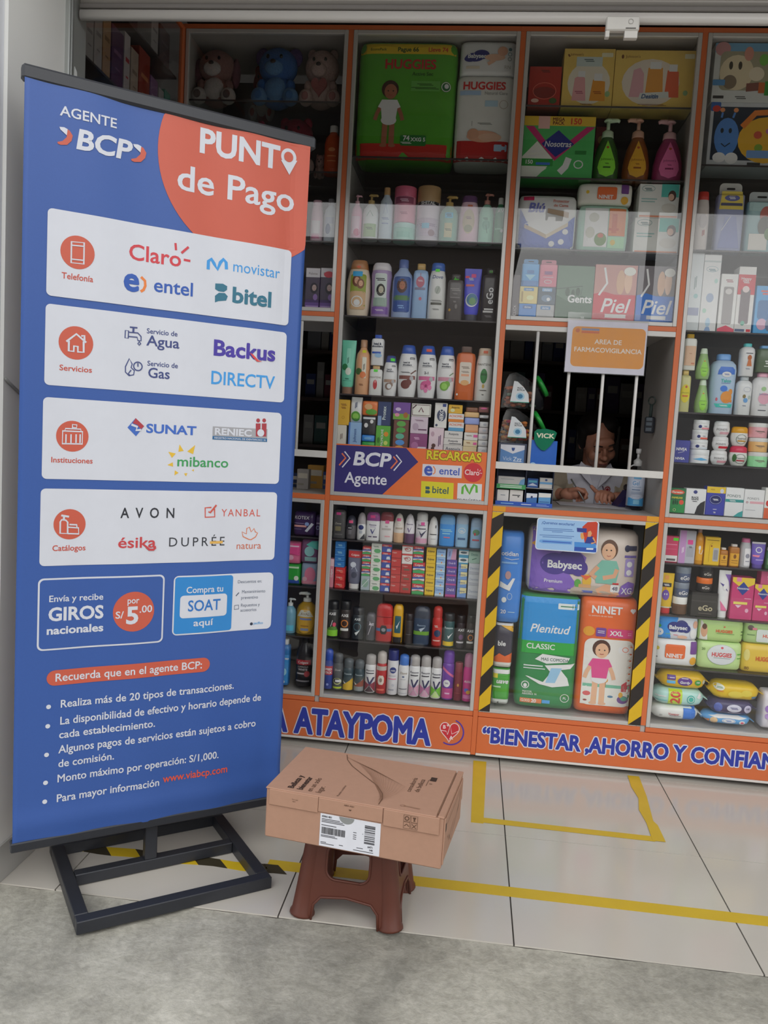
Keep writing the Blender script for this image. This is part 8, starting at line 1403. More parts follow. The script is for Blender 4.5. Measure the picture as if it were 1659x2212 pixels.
MB().lathe([(0, .009), (.008, .009)], 2, 12, M=Matrix.Translation((.33, -.004, .150)) @ Matrix.Rotation(math.pi / 2, 4, 'X')).build('wing_nut', mat('#7a6a5c', .5, metal=.6), bn)

# ================================================================ plastic stool
ST = mat('#5f3327', .42, 26, .10, bump=.06)
HS_ = .272
so = empty('step_stool', (-.322, -1.085, 0), math.radians(-5), 'small brown plastic step stool under the cardboard box', 'stool')
def half(z, bot, top): return bot + (top - bot) * (z / HS_)
def panel(M, botw, topw, botd, topd):
 outer = [(-botw + .03, 0), (-botw + .052, 0), (-botw + .056, .040), (-botw + .075, .062), (0, .070), (botw - .075, .062), (botw - .056, .040), (botw - .052, 0), (botw - .03, 0), (topw - .004, HS_ - .012), (-topw + .004, HS_ - .012)]
 hole = rr(-.058, .112, .058, .204, .026, 6)
 n1 = len(outer); loops = [[Vector((x, z, 0)) for x, z in outer], [Vector((x, z, 0)) for x, z in hole]]
 tri = tessellate_polygon(loops)
 allp = outer + hole
 N = len(allp)
 def P3(x, z, t): return (x, -half(z, botd, topd) + t, z)
 v = [P3(x, z, 0) for x, z in allp] + [P3(x, z, .007) for x, z in allp]
 f = []
 for t in tri:
  a, b, c = [allp[i] for i in t]
  cr = (b[0] - a[0]) * (c[1] - a[1]) - (b[1] - a[1]) * (c[0] - a[0])
  t = t if cr > 0 else t[::-1]
  f.append(tuple(t)); f.append(tuple(i + N for i in t[::-1]))
 for lo, hi in ((0, n1), (n1, N)):
  for i in range(lo, hi):
   j = i + 1 if i + 1 < hi else lo
   f.append((i, i + N, j + N, j))
 MB().add(v, f, 0, M).build('side_panel', ST, so)
 # raised rim round the opening and along the arch
 rim = MB()
 for loop, closed in ((hole, True), (outer[1:8], False)):
  pts = [M @ Vector(P3(x, z, -.001)) for x, z in loop]
  if closed: pts.append(pts[0])
  rim.tube(pts, .0035, 6)
 rim.build('rim', ST, so, smooth=True)
for k in range(4):
 M = Matrix.Rotation(math.pi / 2 * k, 4, 'Z')
 if k % 2 == 0: panel(M, .142, .112, .124, .096)
 else: panel(M, .124, .096, .142, .112)
for sx in (-1, 1):
 for sy in (-1, 1):
  lg = MB()
  pts = []; rad = []
  for t in (0, .02, .05, .3, .6, .85, 1.0):
   z = t * (HS_ - .02)
   pts.append((sx * (half(z, .142, .112) - .022), sy * (half(z, .124, .096) - .022), z + .0005)); rad.append(.034 if t < .03 else (.030 if t < .1 else .029 - .004 * t))
  lg.tube(pts, rad, 16)
  lg.build('leg', ST, so, smooth=True)
MB().lathe([(HS_ - .030, .112, .096), (HS_ - .026, .119, .103), (HS_ - .006, .119, .103), (HS_ - .001, .113, .097), (HS_ - .0006, .10, .085)], 5, 40).build('seat', ST, so, smooth=True)

# ================================================================ cardboard delivery box
CB = mat('#ad8670', .75, 60, .06, bump=.10)
cbx = empty('cardboard_box', (-.290, -1.209, HS_ + .0005), math.radians(-8.6), 'brown cardboard delivery box with shipping label on the stool', 'box')
BW, BD, BH = .222, .139, .128
MB().box(-BW, BW, -BD, BD, 0, BH - .004, .003).build('body', CB, cbx)
MB().box(-BW - .001, BW - .018, -BD - .002, BD + .001, BH - .004, BH, .0012).build('lid', CB, cbx)
MB().box(BW - .014, BW + .001, -BD - .001, BD + .001, BH - .004, BH + .001, .001).build('lid_edge', CB, cbx)
for (a, b, h0) in ((-.213, -.086, .086), (-.085, .076, .090), (.078, .213, .084)):
 MB().box(a, b, -BD - .0042, -BD - .0002, h0, BH - .003, .001).build('front_flap', CB, cbx)
MB().box(BW + .0002, BW + .004, -BD + .004, -BD + .012, .01, BH - .006, .001).build('corner_fold', CB, cbx)
MB().box(BW + .0002, BW + .003, -BD + .02, BD - .01, .06, BH - .012, .001).build('side_flap', CB, cbx)
lb = MB().box(-.079, .073, -BD - .0015, -BD - .0003, .004, .086, .0005).build('shipping_label', mat('#dcdee6', .5), cbx)
pr = Pr()
K = '#2a2a2e'
pr.text('43061401', -.075, .0775, .0045, K, 'x', al='l')
for k, (w_, z_) in enumerate(((.046, .0725), (.054, .0688), (.058, .0652), (.038, .0570))):
 pr.rect(-.075, z_, -.075 + w_, z_ + .0016, K)
rnd = random.Random(9)
x_ = -.074
while x_ < -.014:
 w_ = rnd.choice((.0006, .0009, .0014)); pr.rect(x_, .036, x_ + w_, .053, K); x_ += w_ + rnd.choice((.0005, .0008))
z_ = .030
while z_ < .077:
 w_ = rnd.choice((.0008, .0012, .002)); pr.rect(.034, z_, .060, z_ + w_, K); z_ += w_ + rnd.choice((.0006, .001, .0022))
for x0, z0, w_ in ((-.075, .0315, .036), (-.075, .0285, .042), (-.075, .014, .014), (-.075, .0105, .034), (-.028, .0135, .010), (.006, .052, .008), (.006, .046, .008), (.006, .041, .008), (.006, .036, .008), (.016, .0155, .016), (.008, .009, .05), (.029, .052, .0015)):
 pr.rect(x0, z0, x0 + w_, z0 + .0015, K)
pr.text('6471', .050, .021, .0045, K, 'x'); pr.text('348', .052, .014, .004, K, 'x')
pr.ell(-.012, .0862, .019, .0165, '#8a8d8c', 24)
pr.build('print', lb, lambda x, z, o: (x, -BD - .0015 - o, z if z < .086 else .0859), step=.00012, eps=.0003)
pr = Pr()
INK = '#5a4030'
pr.text('ABRA AQUÍ', -.006, .116, .0035, INK, 'b'); pr.poly([(-.008, .109), (.0, .109), (-.004, .105)], INK)
FP = lambda x, z, o: (x, -BD - .0042 - o, z)
pr.build('opening_mark', cbx, FP); pr = Pr()
pr.text('Tire aquí', -.145, .108, .003, INK, 'r'); pr.text('abrir', -.147, .103, .003, INK, 'r')
pr.build('tear_mark', cbx, FP); pr = Pr()
for (x0, z0) in ((.128, .105), (.146, .105), (.128, .088), (.146, .088)):
 pr.line([(x0, z0), (x0 + .0155, z0), (x0 + .0155, z0 + .0155), (x0, z0 + .0155)], .001, INK, True)
pr.ring(.1357, .1127, .0045, .0045, .002, INK); pr.poly([(.1495, .1175), (.158, .1175), (.1548, .111), (.1565, .108), (.151, .108), (.1527, .111)], INK)
pr.line([(.1302, .0935), (.1357, .099), (.1412, .0935)], .0018, INK); pr.line([(.1485, .0905), (.159, .101)], .0014, INK); pr.line([(.1485, .101), (.159, .0905)], .0014, INK)
pr.build('handling_icons', cbx, FP)
pr = Pr()
DK = '#3a2a22'
for k, (t_, w_) in enumerate((('Belleza y', 'x'), ('bienestar', 'x'), ('en un solo', 'r'), ('lugar.', 'r'))):
 pr.text(t_, -.158 + .024 * k, -.126, .0145, DK if k < 2 else INK, w_, al='l', rot=math.pi / 2, width=(.078, .078, .082, .040)[k])
pr.text('Puedes combinar', -.040, -.126, .0055, INK, 'r', al='l', rot=math.pi / 2, width=.066)
pr.text('consultoría', .118, -.036, .0125, INK, 'r', al='l', rot=math.pi / 2, width=.088)
pr.text('de belleza', .138, -.030, .0125, INK, 'r', al='l', rot=math.pi / 2, width=.080)
pr.rect(.150, .048, .166, .072, DK); pr.ring(.156, .030, .003, .003, .001, INK)
pr.line([(.147, .015), (.147, .050), (.151, .056)], .0012, INK)
cv = [(-.098, .128), (-.086, .095), (-.062, .06), (-.02, .018), (.03, -.03), (.055, -.07), (.063, -.10), (.062, -.132)]
pr.line(cv, .0022, '#6a4c3a')
for k in range(16):
 t = k / 15
 pr.line([(-.090 + .006 * k, .110 - .004 * k), (-.05 + .010 * k, .085 - .007 * k), (.0 + .006 * k, .02 - .006 * k), (.058, -.09 - .002 * k)], .0007, '#8a6650')
pr.line([(.206, -.128), (.206, .126)], .0024, '#7a5a46')
pr.line([(.120, -.115), (.16, -.118)], .005, '#9a7660'); pr.ring(.118, -.116, .006, .004, .001, '#8a6650')
pr.build('lid_print', cbx, lambda x, y, o: (x, y, BH + o))
# side: slot and fold lines on the right face
pr = Pr(); pr.line([(-.07, .055), (-.04, .028), (.07, .07), (.09, .095)], .003, '#4a3022'); pr.rect(-.128, .086, -.112, .104, '#3a2418'); pr.line([(-.10, .096), (.11, .104)], .0014, '#8a6650')
pr.build('side_print', cbx, lambda y, z, o: (BW + .003 + o * 0 + .0002 + o, y, z))

# ================================================================ signs and tapes
sg = empty('agent_sign', (0, 0, 0), 0, 'blue and orange payment agent sign with phone company logos on the glass', 'sign')
MB().box(-.6195, -.0265, -.0032, .0012, 1.0418, 1.2315, .0003).build('sheet', mat('#e0703a', .4), sg)
pr = Pr()
pr.poly([(-.6219,1.2261),(-.3421,1.2296),(-.2915,1.1786),(-.4289,1.0382),(-.6232,1.0377)],'#312a72')
pr.line([(-.5955,1.1943),(-.5795,1.1768),(-.6037,1.1461)],.006,'#e0744a')
pr.line([(-.5852,1.2019),(-.5624,1.1768),(-.5914,1.1389)],.005,'#dcdce8')
pr.line([(-.3902,1.1936),(-.3743,1.1762),(-.3979,1.1457)],.006,'#e0744a')
pr.line([(-.38,1.2011),(-.3573,1.1762),(-.3858,1.1385)],.005,'#dcdce8')
pr.text('BCP',-.4778,1.1521,.0505,'#dfe0ea','x',width=.148,shear=0.12)
pr.text('Agente',-.4943,1.08,.0413,'#dfe0ea','b',width=.1684)
pr.fat('RECARGAS',-.1544,1.1931,.0325,'#3a2a10',.0022,.215)
pr.fat('RECARGAS',-.1544,1.1931,.0325,'#d8c42a',.0008,.215)
pr.poly([(-.2737,1.1719),(-.1198,1.1735),(-.1187,1.1254),(-.2733,1.124)],'#d8d4dc')
pr.text('e',-.2503,1.1299,.0513,'#3f58b4','x',width=.0342)
pr.line([(-.2318,1.1655),(-.2237,1.154),(-.2239,1.1408),(-.2308,1.1341)],.004,'#e8823f')
pr.text('entel',-.1673,1.136,.0282,'#3f58b4','b',width=.0821)
pr.ell(-.075,1.1502,.0374,.0374,'#c8313a',32)
pr.text('Claro',-.0793,1.1408,.0198,'#f0d8d8','b',width=.0577)
pr.line([(-.0584,1.1659),(-.0569,1.1587)],.002,'#f0d8d8')
pr.line([(-.0468,1.1624),(-.0515,1.1559)],.002,'#f0d8d8')
pr.line([(-.048,1.1498),(-.0407,1.1492)],.002,'#f0d8d8')
pr.poly([(-.2748,1.1049),(-.1476,1.1047),(-.1458,1.038),(-.2732,1.0385)],'#d6cc2a')
pr.poly([(-.2572,1.085),(-.2424,1.0849),(-.2388,1.0777),(-.2427,1.0733),(-.2564,1.0734)],'#3a5a5c')
pr.poly([(-.2562,1.0703),(-.2415,1.0702),(-.2368,1.0631),(-.2417,1.0575),(-.2565,1.0576)],'#3a5a5c')
pr.text('bitel',-.1978,1.0609,.0262,'#3a5a5c','b',width=.0672)
pr.poly([(-.1325,1.1057),(-.0378,1.1076),(-.0361,1.0374),(-.131,1.0353)],'#d8d8da')
pr.line([(-.1119,1.0639),(-.1116,1.0902),(-.1039,1.1002),(-.0932,1.0809),(-.0839,1.0668),(-.077,1.0872),(-.0687,1.1035),(-.059,1.0989),(-.0562,1.0728)],.009,'#5fae3a')
pr.text('movistar',-.0844,1.0336,.0178,'#4a4a52','r',width=.0949)
pr.build('print', sg, front_pos(-.0032), eps=.0003, step=.00005)
fc = empty('feedback_card', (0, 0, 0), 0, 'pale blue rounded feedback card stuck on the lower glass', 'sign')
MB().prism(rr(.184, .868, .4205, .993, .012), -.0072, -.0062).build('card', mat('#e4e8ee', .35), fc)
pr = Pr(); pr.rrect(.187, .871, .4175, .990, .010, '#9cc2ea')
pr.text('¡Queremos escucharte!',.2641,.97,.01,'#2f5aa8','b',width=.125,shear=0.1)
pr.line([(.2087,.9521),(.3204,.9543)],.0022,'#4a72b4')
pr.line([(.2091,.9458),(.3267,.9481)],.0022,'#4a72b4')
pr.line([(.2432,.9408),(.2843,.9416)],.0022,'#4a72b4')
pr.line([(.1972,.9256),(.3291,.9283)],.0022,'#4a72b4')
pr.line([(.2089,.9191),(.3207,.9214)],.0022,'#4a72b4')
pr.poly([(.1986,.9065),(.2097,.9086),(.3239,.9095),(.3227,.8961),(.2108,.8945),(.1979,.8981)],'#6fa4e0')
pr.line([(.2102,.9018),(.3187,.9023)],.004,'#3f66c0')
pr.poly([(.3331,.8887),(.4168,.8893),(.4172,.8728),(.3335,.8726)],'#2f55b0')
pr.poly([(.3571,.9681),(.3756,.9876),(.4085,.9917),(.4143,.9857),(.4158,.9015),(.371,.9051)],'#c8432c')
pr.poly([(.3316,.9078),(.413,.9082),(.415,.8891),(.3331,.8887)],'#4a90d8')
pr.poly([(.3366,.963),(.3744,.9629),(.3748,.9465),(.3387,.9476)],'#34408e')
pr.poly([(.371,.9051),(.3799,.9332),(.3999,.9337),(.4105,.9126),(.4118,.9063)],'#34408e')
pr.poly([(.3525,.9427),(.3611,.9456),(.3685,.9255),(.3602,.9181),(.3537,.9268)],'#e0a05a')
pr.poly([(.3801,.9309),(.3799,.9505),(.3892,.9557),(.3953,.9457),(.3911,.9317)],'#dca070')
pr.line([(.4002,.9301),(.4114,.9117),(.3954,.906)],.006,'#dca070')
pr.poly([(.3791,.8874),(.4057,.8885),(.4049,.882),(.3788,.881)],'#dce4f0')
pr.build('print', fc, front_pos(-.0072), eps=.0003, step=.0002)
fs_ = empty('hanging_notice', (.388, -.016, 1.770), 0, 'white notice with orange panel in a plastic sleeve hanging over the serving window', 'sign')
def bend(x, z): return .003 * math.sin((x + .1) * 11) * (z / -.21)
def sheet(name, x0, x1, z0, z1, y, th, m, par):
 vs = []; fs = []; nx, nz = 12, 8
 for s in (0, 1):
  for j in range(nz + 1):
   for i in range(nx + 1):
    x, z = x0 + (x1 - x0) * i / nx, z0 + (z1 - z0) * j / nz
    vs.append((x, y + s * th + bend(x, z), z))
 N = (nx + 1) * (nz + 1)
 for j in range(nz):
  for i in range(nx):
   a = j * (nx + 1) + i
   fs.append((a, a + 1, a + nx + 2, a + nx + 1)); fs.append((N + a, N + a + nx + 1, N + a + nx + 2, N + a + 1))
 return mobj(name, vs, fs, m, par, smooth=True)
pp = sheet('paper', -.146, .148, -.215, -.022, 0, .0004, mat('#d8d6e4', .6), fs_)
sheet('sleeve', -.1485, .1505, -.218, .008, -.0012, .0026, glass_mat('plastic_sleeve', (.97, .97, .97), .05, .08, .10), fs_)
pr = Pr(6)
pr.rrect(-.127, -.193, .143, -.044, .018, '#e0963a')
pr.ell(-.108, -.059, .008, .008, '#c8704a', 16); pr.rect(-.094, -.058, -.028, -.050, '#8a8ca8'); pr.rect(-.094, -.068, -.028, -.060, '#d0704a')
pr.text('AREA DE', .008, -.106, .0165, '#e8e2dc', 'b', width=.100)
pr.text('FARMACOVIGILANCIA', .008, -.137, .0165, '#e8e2dc', 'b', width=.250)
subdiv_print(pr, .03)
pr.build('print', pp, lambda x, z, o: (x, bend(x, z) - o, z), eps=.0002, step=.00015)

def hazard_strip(name, x0, x1, z0, z1, label, mirror=False):
 e = empty(name, ((x0 + x1) / 2, 0, z0), 0, label, 'tape')
 w = x1 - x0; h = z1 - z0
 MB().box(-w / 2, w / 2, -.0072, -.0062, 0, h, .0002).build('tape', mat('#d8b022', .4), e)
 q = Pr(); per = .1585; z = -.10
 while z < h:
  a = [(-w / 2, z), (w / 2, z + w * 1.25), (w / 2, z + w * 1.25 + per / 2), (-w / 2, z + per / 2)]
  c = [(x, min(max(zz, 0), h)) for x, zz in a]
  if max(k[1] for k in c) - min(k[1] for k in c) > .004: q.poly(c, '#2a2422')
  z += per
 q.build('stripes', e, lambda x, z, o: (x, -.0072 - o, z), eps=.0003)
 return e
hazard_strip('hazard_tape', .0104, .0545, .204, 1.003, 'yellow and black hazard tape up the left side of the diaper cabinet')
hazard_strip('hazard_tape', .5935, .6415, .204, 1.003, 'yellow and black hazard tape up the right side of the diaper cabinet')
for x0, x1, lbl in ((.0104, .060, 'short yellow tape end folded over the orange rail on the left'), (.596, .6415, 'short yellow tape end folded over the orange rail on the right')):
 o = MB().box(x0, x1, -.0055, -.0043, 1.0055, 1.0262, .0002).build('tape_end', mat('#dc9a2a', .4))
 tag(o, lbl, 'tape')

TAPEM = mat('#cdae30', .45, 14, .08)
def strip(name, quad, label, m=TAPEM, z=.0003, th=.0005):
 vs = [(x, y, z) for x, y in quad] + [(x, y, z + th) for x, y in quad]
 n = len(quad)
 fs = [tuple(range(n))[::-1], tuple(range(n, 2 * n))] + [(i, (i + 1) % n, n + (i + 1) % n, n + i) for i in range(n)]
 o = mobj(name, vs, fs, m)
 return tag(o, label, 'tape')
strip('floor_tape', [(-.60, -.982), (2.2, -.985), (2.2, -.935), (-.60, -.930)], 'long straight yellow tape across the floor tiles behind the stool')
strip('floor_tape', [(-.004, -.552), (.038, -.552), (.056, -.014), (.004, -.014)], 'yellow floor tape strip running to the cabinets, left side of the waiting square')
strip('floor_tape', [(.03, -.546), (.60, -.552), (.60, -.516), (.03, -.510)], 'yellow floor tape strip closing the front of the waiting square', z=.0009)
strip('floor_tape', [(.592, -.548), (.634, -.548), (.634, -.43), (.625, -.40), (.644, -.2), (.652, -.014), (.608, -.014), (.602, -.12), (.610, -.22), (.592, -.32), (.598, -.42)], 'torn yellow floor tape strip, right side of the waiting square', z=.0015)
ht = empty('floor_hazard_tape', (0, 0, 0), 0, 'crumpled black and yellow hazard tape on the floor under the banner stand', 'tape')
cl = [(-1.25 + .7 * i / 16, -.983 + .004 * math.sin(i * 1.3)) for i in range(17)]
for i in range(16):
 (xa, ya), (xb, yb) = cl[i], cl[i + 1]
 blk = (i // 2) % 2 == 1
 z = .0003 if i < 15 else .0011
 sh = .018
 q = [(xa + sh, ya - .022), (xb + sh, yb - .022), (xb - sh, yb + .022), (xa - sh, ya + .022)]
 vs = [(x, y, z) for x, y in q] + [(x, y, z + .0005) for x, y in q]
 mobj('stripe', vs, [(3, 2, 1, 0), (4, 5, 6, 7), (0, 1, 5, 4), (1, 2, 6, 5), (2, 3, 7, 6), (3, 0, 4, 7)], mat('#3a3424', .5) if blk else mat('#d2b224', .45), ht)

# ================================================================ on the serving counter
rk = empty('counter_display', (.1325, .125, 1.0265), 0, 'navy counter display rack of small medicine cartons at the serving window', 'display')
NVY = mat('#26376e', .35)
MB().box(-.112, .112, -.05, .05, 0, .004).build('base', NVY, rk)
MB().box(-.112, .112, .046, .05, .004, .146).build('back', mat('#2a3048', .4), rk)
for xx in (-.112, .002, .109): MB().box(xx, xx + .003, -.045, .046, .004, .146).build('divider', mat('#34394e', .4), rk)
MB().box(-.109, .002, -.045, .046, .072, .075).build('ledge', mat('#3f8a52', .4), rk)
MB().box(.005, .109, -.045, .046, .072, .075).build('ledge', mat('#9a9c9e', .4), rk)
MB().box(-.112, .112, -.052, -.0505, 0, .016).build('front_strip', mat('#2f58b4', .35), rk)
MB().box(-.1115, .003, -.0525, -.049, .066, .084).build('front_strip', mat('#3f9a5a', .4), rk)
pr = Pr()
for z_ in (.077, .0705): pr.rect(-.098, z_, -.012, z_ + .003, '#d8e4da')
pr.rect(-.09, .006, -.04, .009, '#8fc0e8'); pr.rect(-.01, .006, .03, .009, '#d8dcec'); pr.rect(.05, .004, .10, .0065, '#8fa8e0'); pr.rect(.05, .009, .09, .011, '#8fa8e0')
pr.build('print', rk, lambda x, z, o: (x, -.0525 - o, z))
def med(x0, x1, z0, h, c, bands, label, y=.085, d=.03):
 e = empty('medicine_carton', ((x0 + x1) / 2, y, z0), 0, label, 'carton', 'small cartons in the counter display')
 w = x1 - x0
 MB().box(-w / 2, w / 2, 0, d, 0, h, .0008).build('carton', mat(c, .45), e)
 q = Pr(); draw(q, bands, w, h); q.build('printed_front', e, lambda a, b, o: (a, -o, b))
ZB, ZU = 1.0306, 1.1021
med(.026, .072, ZB, .056, '#d4d2d0', [('r', 0, 0, 1, .2, '#4f9cd4'), ('r', .3, .6, .7, .64, '#6a7a8a')], 'white carton with blue foot, bottom left of the display')
med(.076, .128, ZB, .058, '#d4d0cc', [('r', .2, .6, .8, .66, '#4a4a50'), ('r', .6, .5, .72, .58, '#4a4a50')], 'plain white carton, second at the bottom of the display')
med(.026, .131, ZU, .038, '#d6d4d2', [('p', [(.75, 0), (1, 0), (1, .9), (.85, .7)], '#7fb4e0'), ('r', .1, .7, .6, .76, '#a8b0b8')], 'wide white carton on the upper left ledge')
med(.142, .184, ZB, .048, '#3f74b4', [('p', [(0, .6), (1, .7), (1, 1), (0, 1)], '#d8dce4'), ('e', .5, .7, .1, .1, '#2c3a6a')], 'blue and white carton, bottom middle right of the display')
med(.190, .238, ZB, .052, '#5f9ccc', [('p', [(0, .66), (1, .7), (1, 1), (0, 1)], '#dcdcd8'), ('r', .1, .3, .9, .36, '#3f6aa8')], 'light blue carton, bottom right of the display')
med(.142, .184, ZU, .036, '#2f5aa0', [('r', .1, .55, .9, .8, '#5fb0c8'), ('p', [(0, .2), (1, .2), (.5, .5)], '#c8d0e4')], 'dark blue carton on the upper right ledge')
med(.190, .240, ZU, .041, '#d4d2ce', [('r', 0, .4, 1, .6, '#6fa8d8'), ('e', .5, .8, .1, .1, '#3f5a94')], 'white and sky blue carton on the upper right ledge')
vz = empty('medicine_display', (.077, .150, 1.1731), 0, 'grey-framed blue cold medicine box on the counter display', 'box')
MB().box(-.057, .055, -.035, .035, 0, .100, .001).build('frame', mat('#4a5062', .4), vz)
pr = Pr(); pr.rect(-.049, .004, .046, .093, '#5f8cc4'); pr.poly([(-.049, .093), (.046, .093), (.046, .076), (0, .058), (-.049, .076)], '#dadcE4'.lower()); pr.poly([(-.006, .082), (.008, .082), (.006, .072), (.001, .068), (-.004, .072)], '#34508e')
pr.text('Vick', -.020, .030, .015, '#c4d4ec', 'r', width=.036); pr.text('Zzz', .020, .028, .017, '#dce4f0', 'b', width=.034)
pr.build('printed_front', vz, lambda x, z, o: (x, -.035 - o, z))
vb = empty('medicine_display', (.198, .118, 1.1731), 0, 'bright blue medicine box with glossy green shield sign', 'box')
MB().box(-.052, .050, -.03, .003, 0, .118, .001).build('carton', mat('#2a66c4', .35), vb)
shp = [(-.044, .150), (-.043, .120), (-.030, .096), (-.012, .080), (.002, .078), (.022, .098), (.036, .122), (.044, .150), (.034, .158), (.0, .164), (-.034, .160)]
shd = MB().prism(shp, -.038, -.0305).build('shield', mat('#1f7a5a', .12), vb)
pr = Pr(); pr.text('VICK', .0, .128, .017, '#e4e4cc', 'x', width=.068); pr.build('print', shd, lambda x, z, o: (x, -.038 - o, z))
pr = Pr(); pr.ring(-.040, .012, .012, .014, .006, '#a8d0f0'); pr.rect(.0, .003, .03, .008, '#8fb8ec'); pr.build('printed_front', vb, lambda x, z, o: (x, -.03 - o, z))

def candy_jar(z0, label, fills, seed):
 e = empty('candy_jar', (.097, .180, z0), 0, label, 'jar', 'clear candy jars with green lids')
 out = [(-.078, 0), (.086, 0), (.090, .012), (.084, .040), (.062, .078), (.030, .108), (-.005, .130), (-.030, .140), (-.055, .132), (-.066, .105), (-.078, .03)]
 D = .055
 MB().prism(out, -D, D).build('shell', glass_mat('jar_plastic', (.90, .88, .86), .06, .06), e)
 c0 = Vector((.070, 0, .088)); ax = Vector((.055, 0, -.090)).normalized(); nr = Vector((.090, 0, .055)).normalized()
 v = MB(); M = Matrix(((ax.x, 0, nr.x, c0.x), (0, 1, 0, 0), (ax.z, 0, nr.z, c0.z), (0, 0, 0, 1)))
 v.lathe([(0.004, .043), (.006, .046), (.018, .046), (.020, .042)], 2, 32, M=M)
 v.build('lid', mat('#1f9a3a', .3), e, smooth=True)
 rn = random.Random(seed); m = MB(); cols = [mat(c, .3, 60, .15) for c in fills]
 for k in range(64):
  z = .012 + .075 * rn.random() ** 1.4; x = rn.uniform(-.062, .066 - z * .5)
  m.ell((x, rn.uniform(-D + .011, D - .011), z), (.012, .008, .0075), rn.randrange(len(cols)), 8)
 o = m.build('candy_filling', cols, e, smooth=True); o['kind'] = 'stuff'
 pr = Pr(); pr.poly([(-.045, .022), (.030, .024), (.026, .056), (.006, .082), (-.020, .104), (-.034, .106)], '#dde2e6')
 pr.text('MULTI-', -.008, .076, .006, '#3a3e48', 'x', width=.024); pr.text('BOTICAS', -.005, .068, .006, '#3a3e48', 'x', width=.030)
 pr.ell(-.006, .046, .017, .015, '#a8cfe4', 24); pr.ell(-.006, .046, .010, .009, '#3f7ea8', 20); pr.rect(-.045, .022, .030, .0245, '#3fae98')
 pr.build('label', e, lambda x, z, o: (x, -D - o - .0004, z))
candy_jar(1.2737, 'lower clear candy jar of orange sweets with green lid', ['#d8843a', '#e0a050', '#c23a5a', '#d86a34'], 2)
candy_jar(1.4145, 'upper clear candy jar of brown sweets with green lid', ['#8a5a48', '#c8704a', '#a87a68', '#6f8a7a'], 4)

gb = empty('sanitizer_bottle', (.598, .27, 1.0265), 0, 'hand sanitizer pump bottle with white and blue label at the serving window', 'bottle')
GBW = .034
bd = [(0, .031), (.004, GBW), (.150, GBW), (.166, .028), (.178, .015), (.184, .013)]
MB().lathe(bd, 2.2, 28).build('body', glass_mat('clear_gel', (.80, .82, .84), .05, .05), gb, smooth=True)
v = MB(); v.lathe([(.182, .015), (.184, .017), (.204, .017), (.210, .009), (.214, .006)], 2, 20); v.build('collar', mat('#b9b9b8', .3), gb, smooth=True)
v = MB(); v.tube([(0, 0, .21), (0, 0, .236)], .005, 10); v.lathe([(.232, .006), (.236, .010), (.252, .011), (.254, .007)], 2, 16); v.tube([(0, 0, .190), (-.022, -.012, .184), (-.036, -.02, .176)], .003, 8); v.build('pump_head', mat('#c4c4c4', .3), gb, smooth=True)
v = MB(); v.lathe([(.018, GBW + .0006), (.150, GBW + .0006)], 2.2, 40); o = v.build('label', mat('#c9d2e4', .4), gb, smooth=True)
pr = Pr(10); pr.rect(-.031, .019, .031, .052, '#4fa4dc'); pr.ell(0, .056, .026, .010, '#c9d2e4', 20); pr.text('Gel', -.006, .104, .017, '#4f9ad0', 'r', width=.028); pr.rect(-.02, .096, .016, .098, '#8fa8c8'); pr.rect(-.02, .084, .012, .087, '#6a8ab4'); pr.rect(-.022, .074, .02, .0755, '#8fa8c8'); pr.rect(-.022, .069, .02, .0705, '#8fa8c8'); pr.rect(-.016, .130, .014, .137, '#6fb0dc'); pr.rect(-.012, .026, .012, .044, '#8fd0f0')
pr.build('print', o, lambda x, z, q: (x, -(GBW + .0006) * (1 - min(.98, abs(x) / (GBW + .0006)) ** 2.2) ** (1 / 2.2) - q, z))

ps = empty('card_terminal', (.590, .40, 1.0265), math.radians(12), 'dark purple card payment terminal beside the sanitizer bottle', 'card terminal')
MB().add(*prism_geo([(-.050, 0), (.046, 0), (.046, .016), (.036, .062), (-.005, .072), (-.034, .030), (-.050, .010)], -.038, .038), 0).build('body', mat('#2e2a5a', .4), ps)
MB().box(-.010, .040, -.030, .030, .070, .098, .008).build('paper_hood', mat('#26242e', .4), ps)
MB().box(.0, .040, -.041, -.0385, .012, .05, .002).build('slot_plate', mat('#8a8f98', .35), ps)
pa = empty('paper_sheets', (.445, .36, 1.0265), math.radians(-4), 'stack of printed paper sheets under the writing hands', 'paper')
for k, (dx, rz) in enumerate(((0, 0), (.012, -.05), (-.01, .06))):
 o = MB().box(-.14, .14, -.10, .10, .0008 * k, .0008 * k + .0006, .0002).build('sheet', mat('#d2d0d6', .6), pa); o.location = (dx, 0, 0); o.rotation_euler = (0, 0, rz)
kr = empty('key_remote', (.622, .215, 1.345), math.radians(58), 'black and grey remote hanging from a carabiner on the grey side panel', 'remote')
v = MB(); v.tube([(-.006, -.002 + .014 * math.cos(a), .130 + .016 * math.sin(a)) for a in [2 * math.pi * k / 18 for k in range(19)]], .0028, 8); v.build('carabiner', mat('#3a4440', .3, metal=.6), kr, smooth=True)
v = MB(); v.tube([(-.006, -.002, .117), (-.006, -.001, .066)], .007, 8); v.build('strap', mat('#2c3a38', .6), kr, smooth=True)
v = MB(); v.box(-.013, -.001, -.022, .020, 0, .066, .005); v.build('case', mat('#23262e', .4), kr)
for z_ in (.008, .030, .049): MB().box(-.0145, -.013, -.013, .011, z_, z_ + .014, .001).build('button', mat('#5a636c', .4), kr)

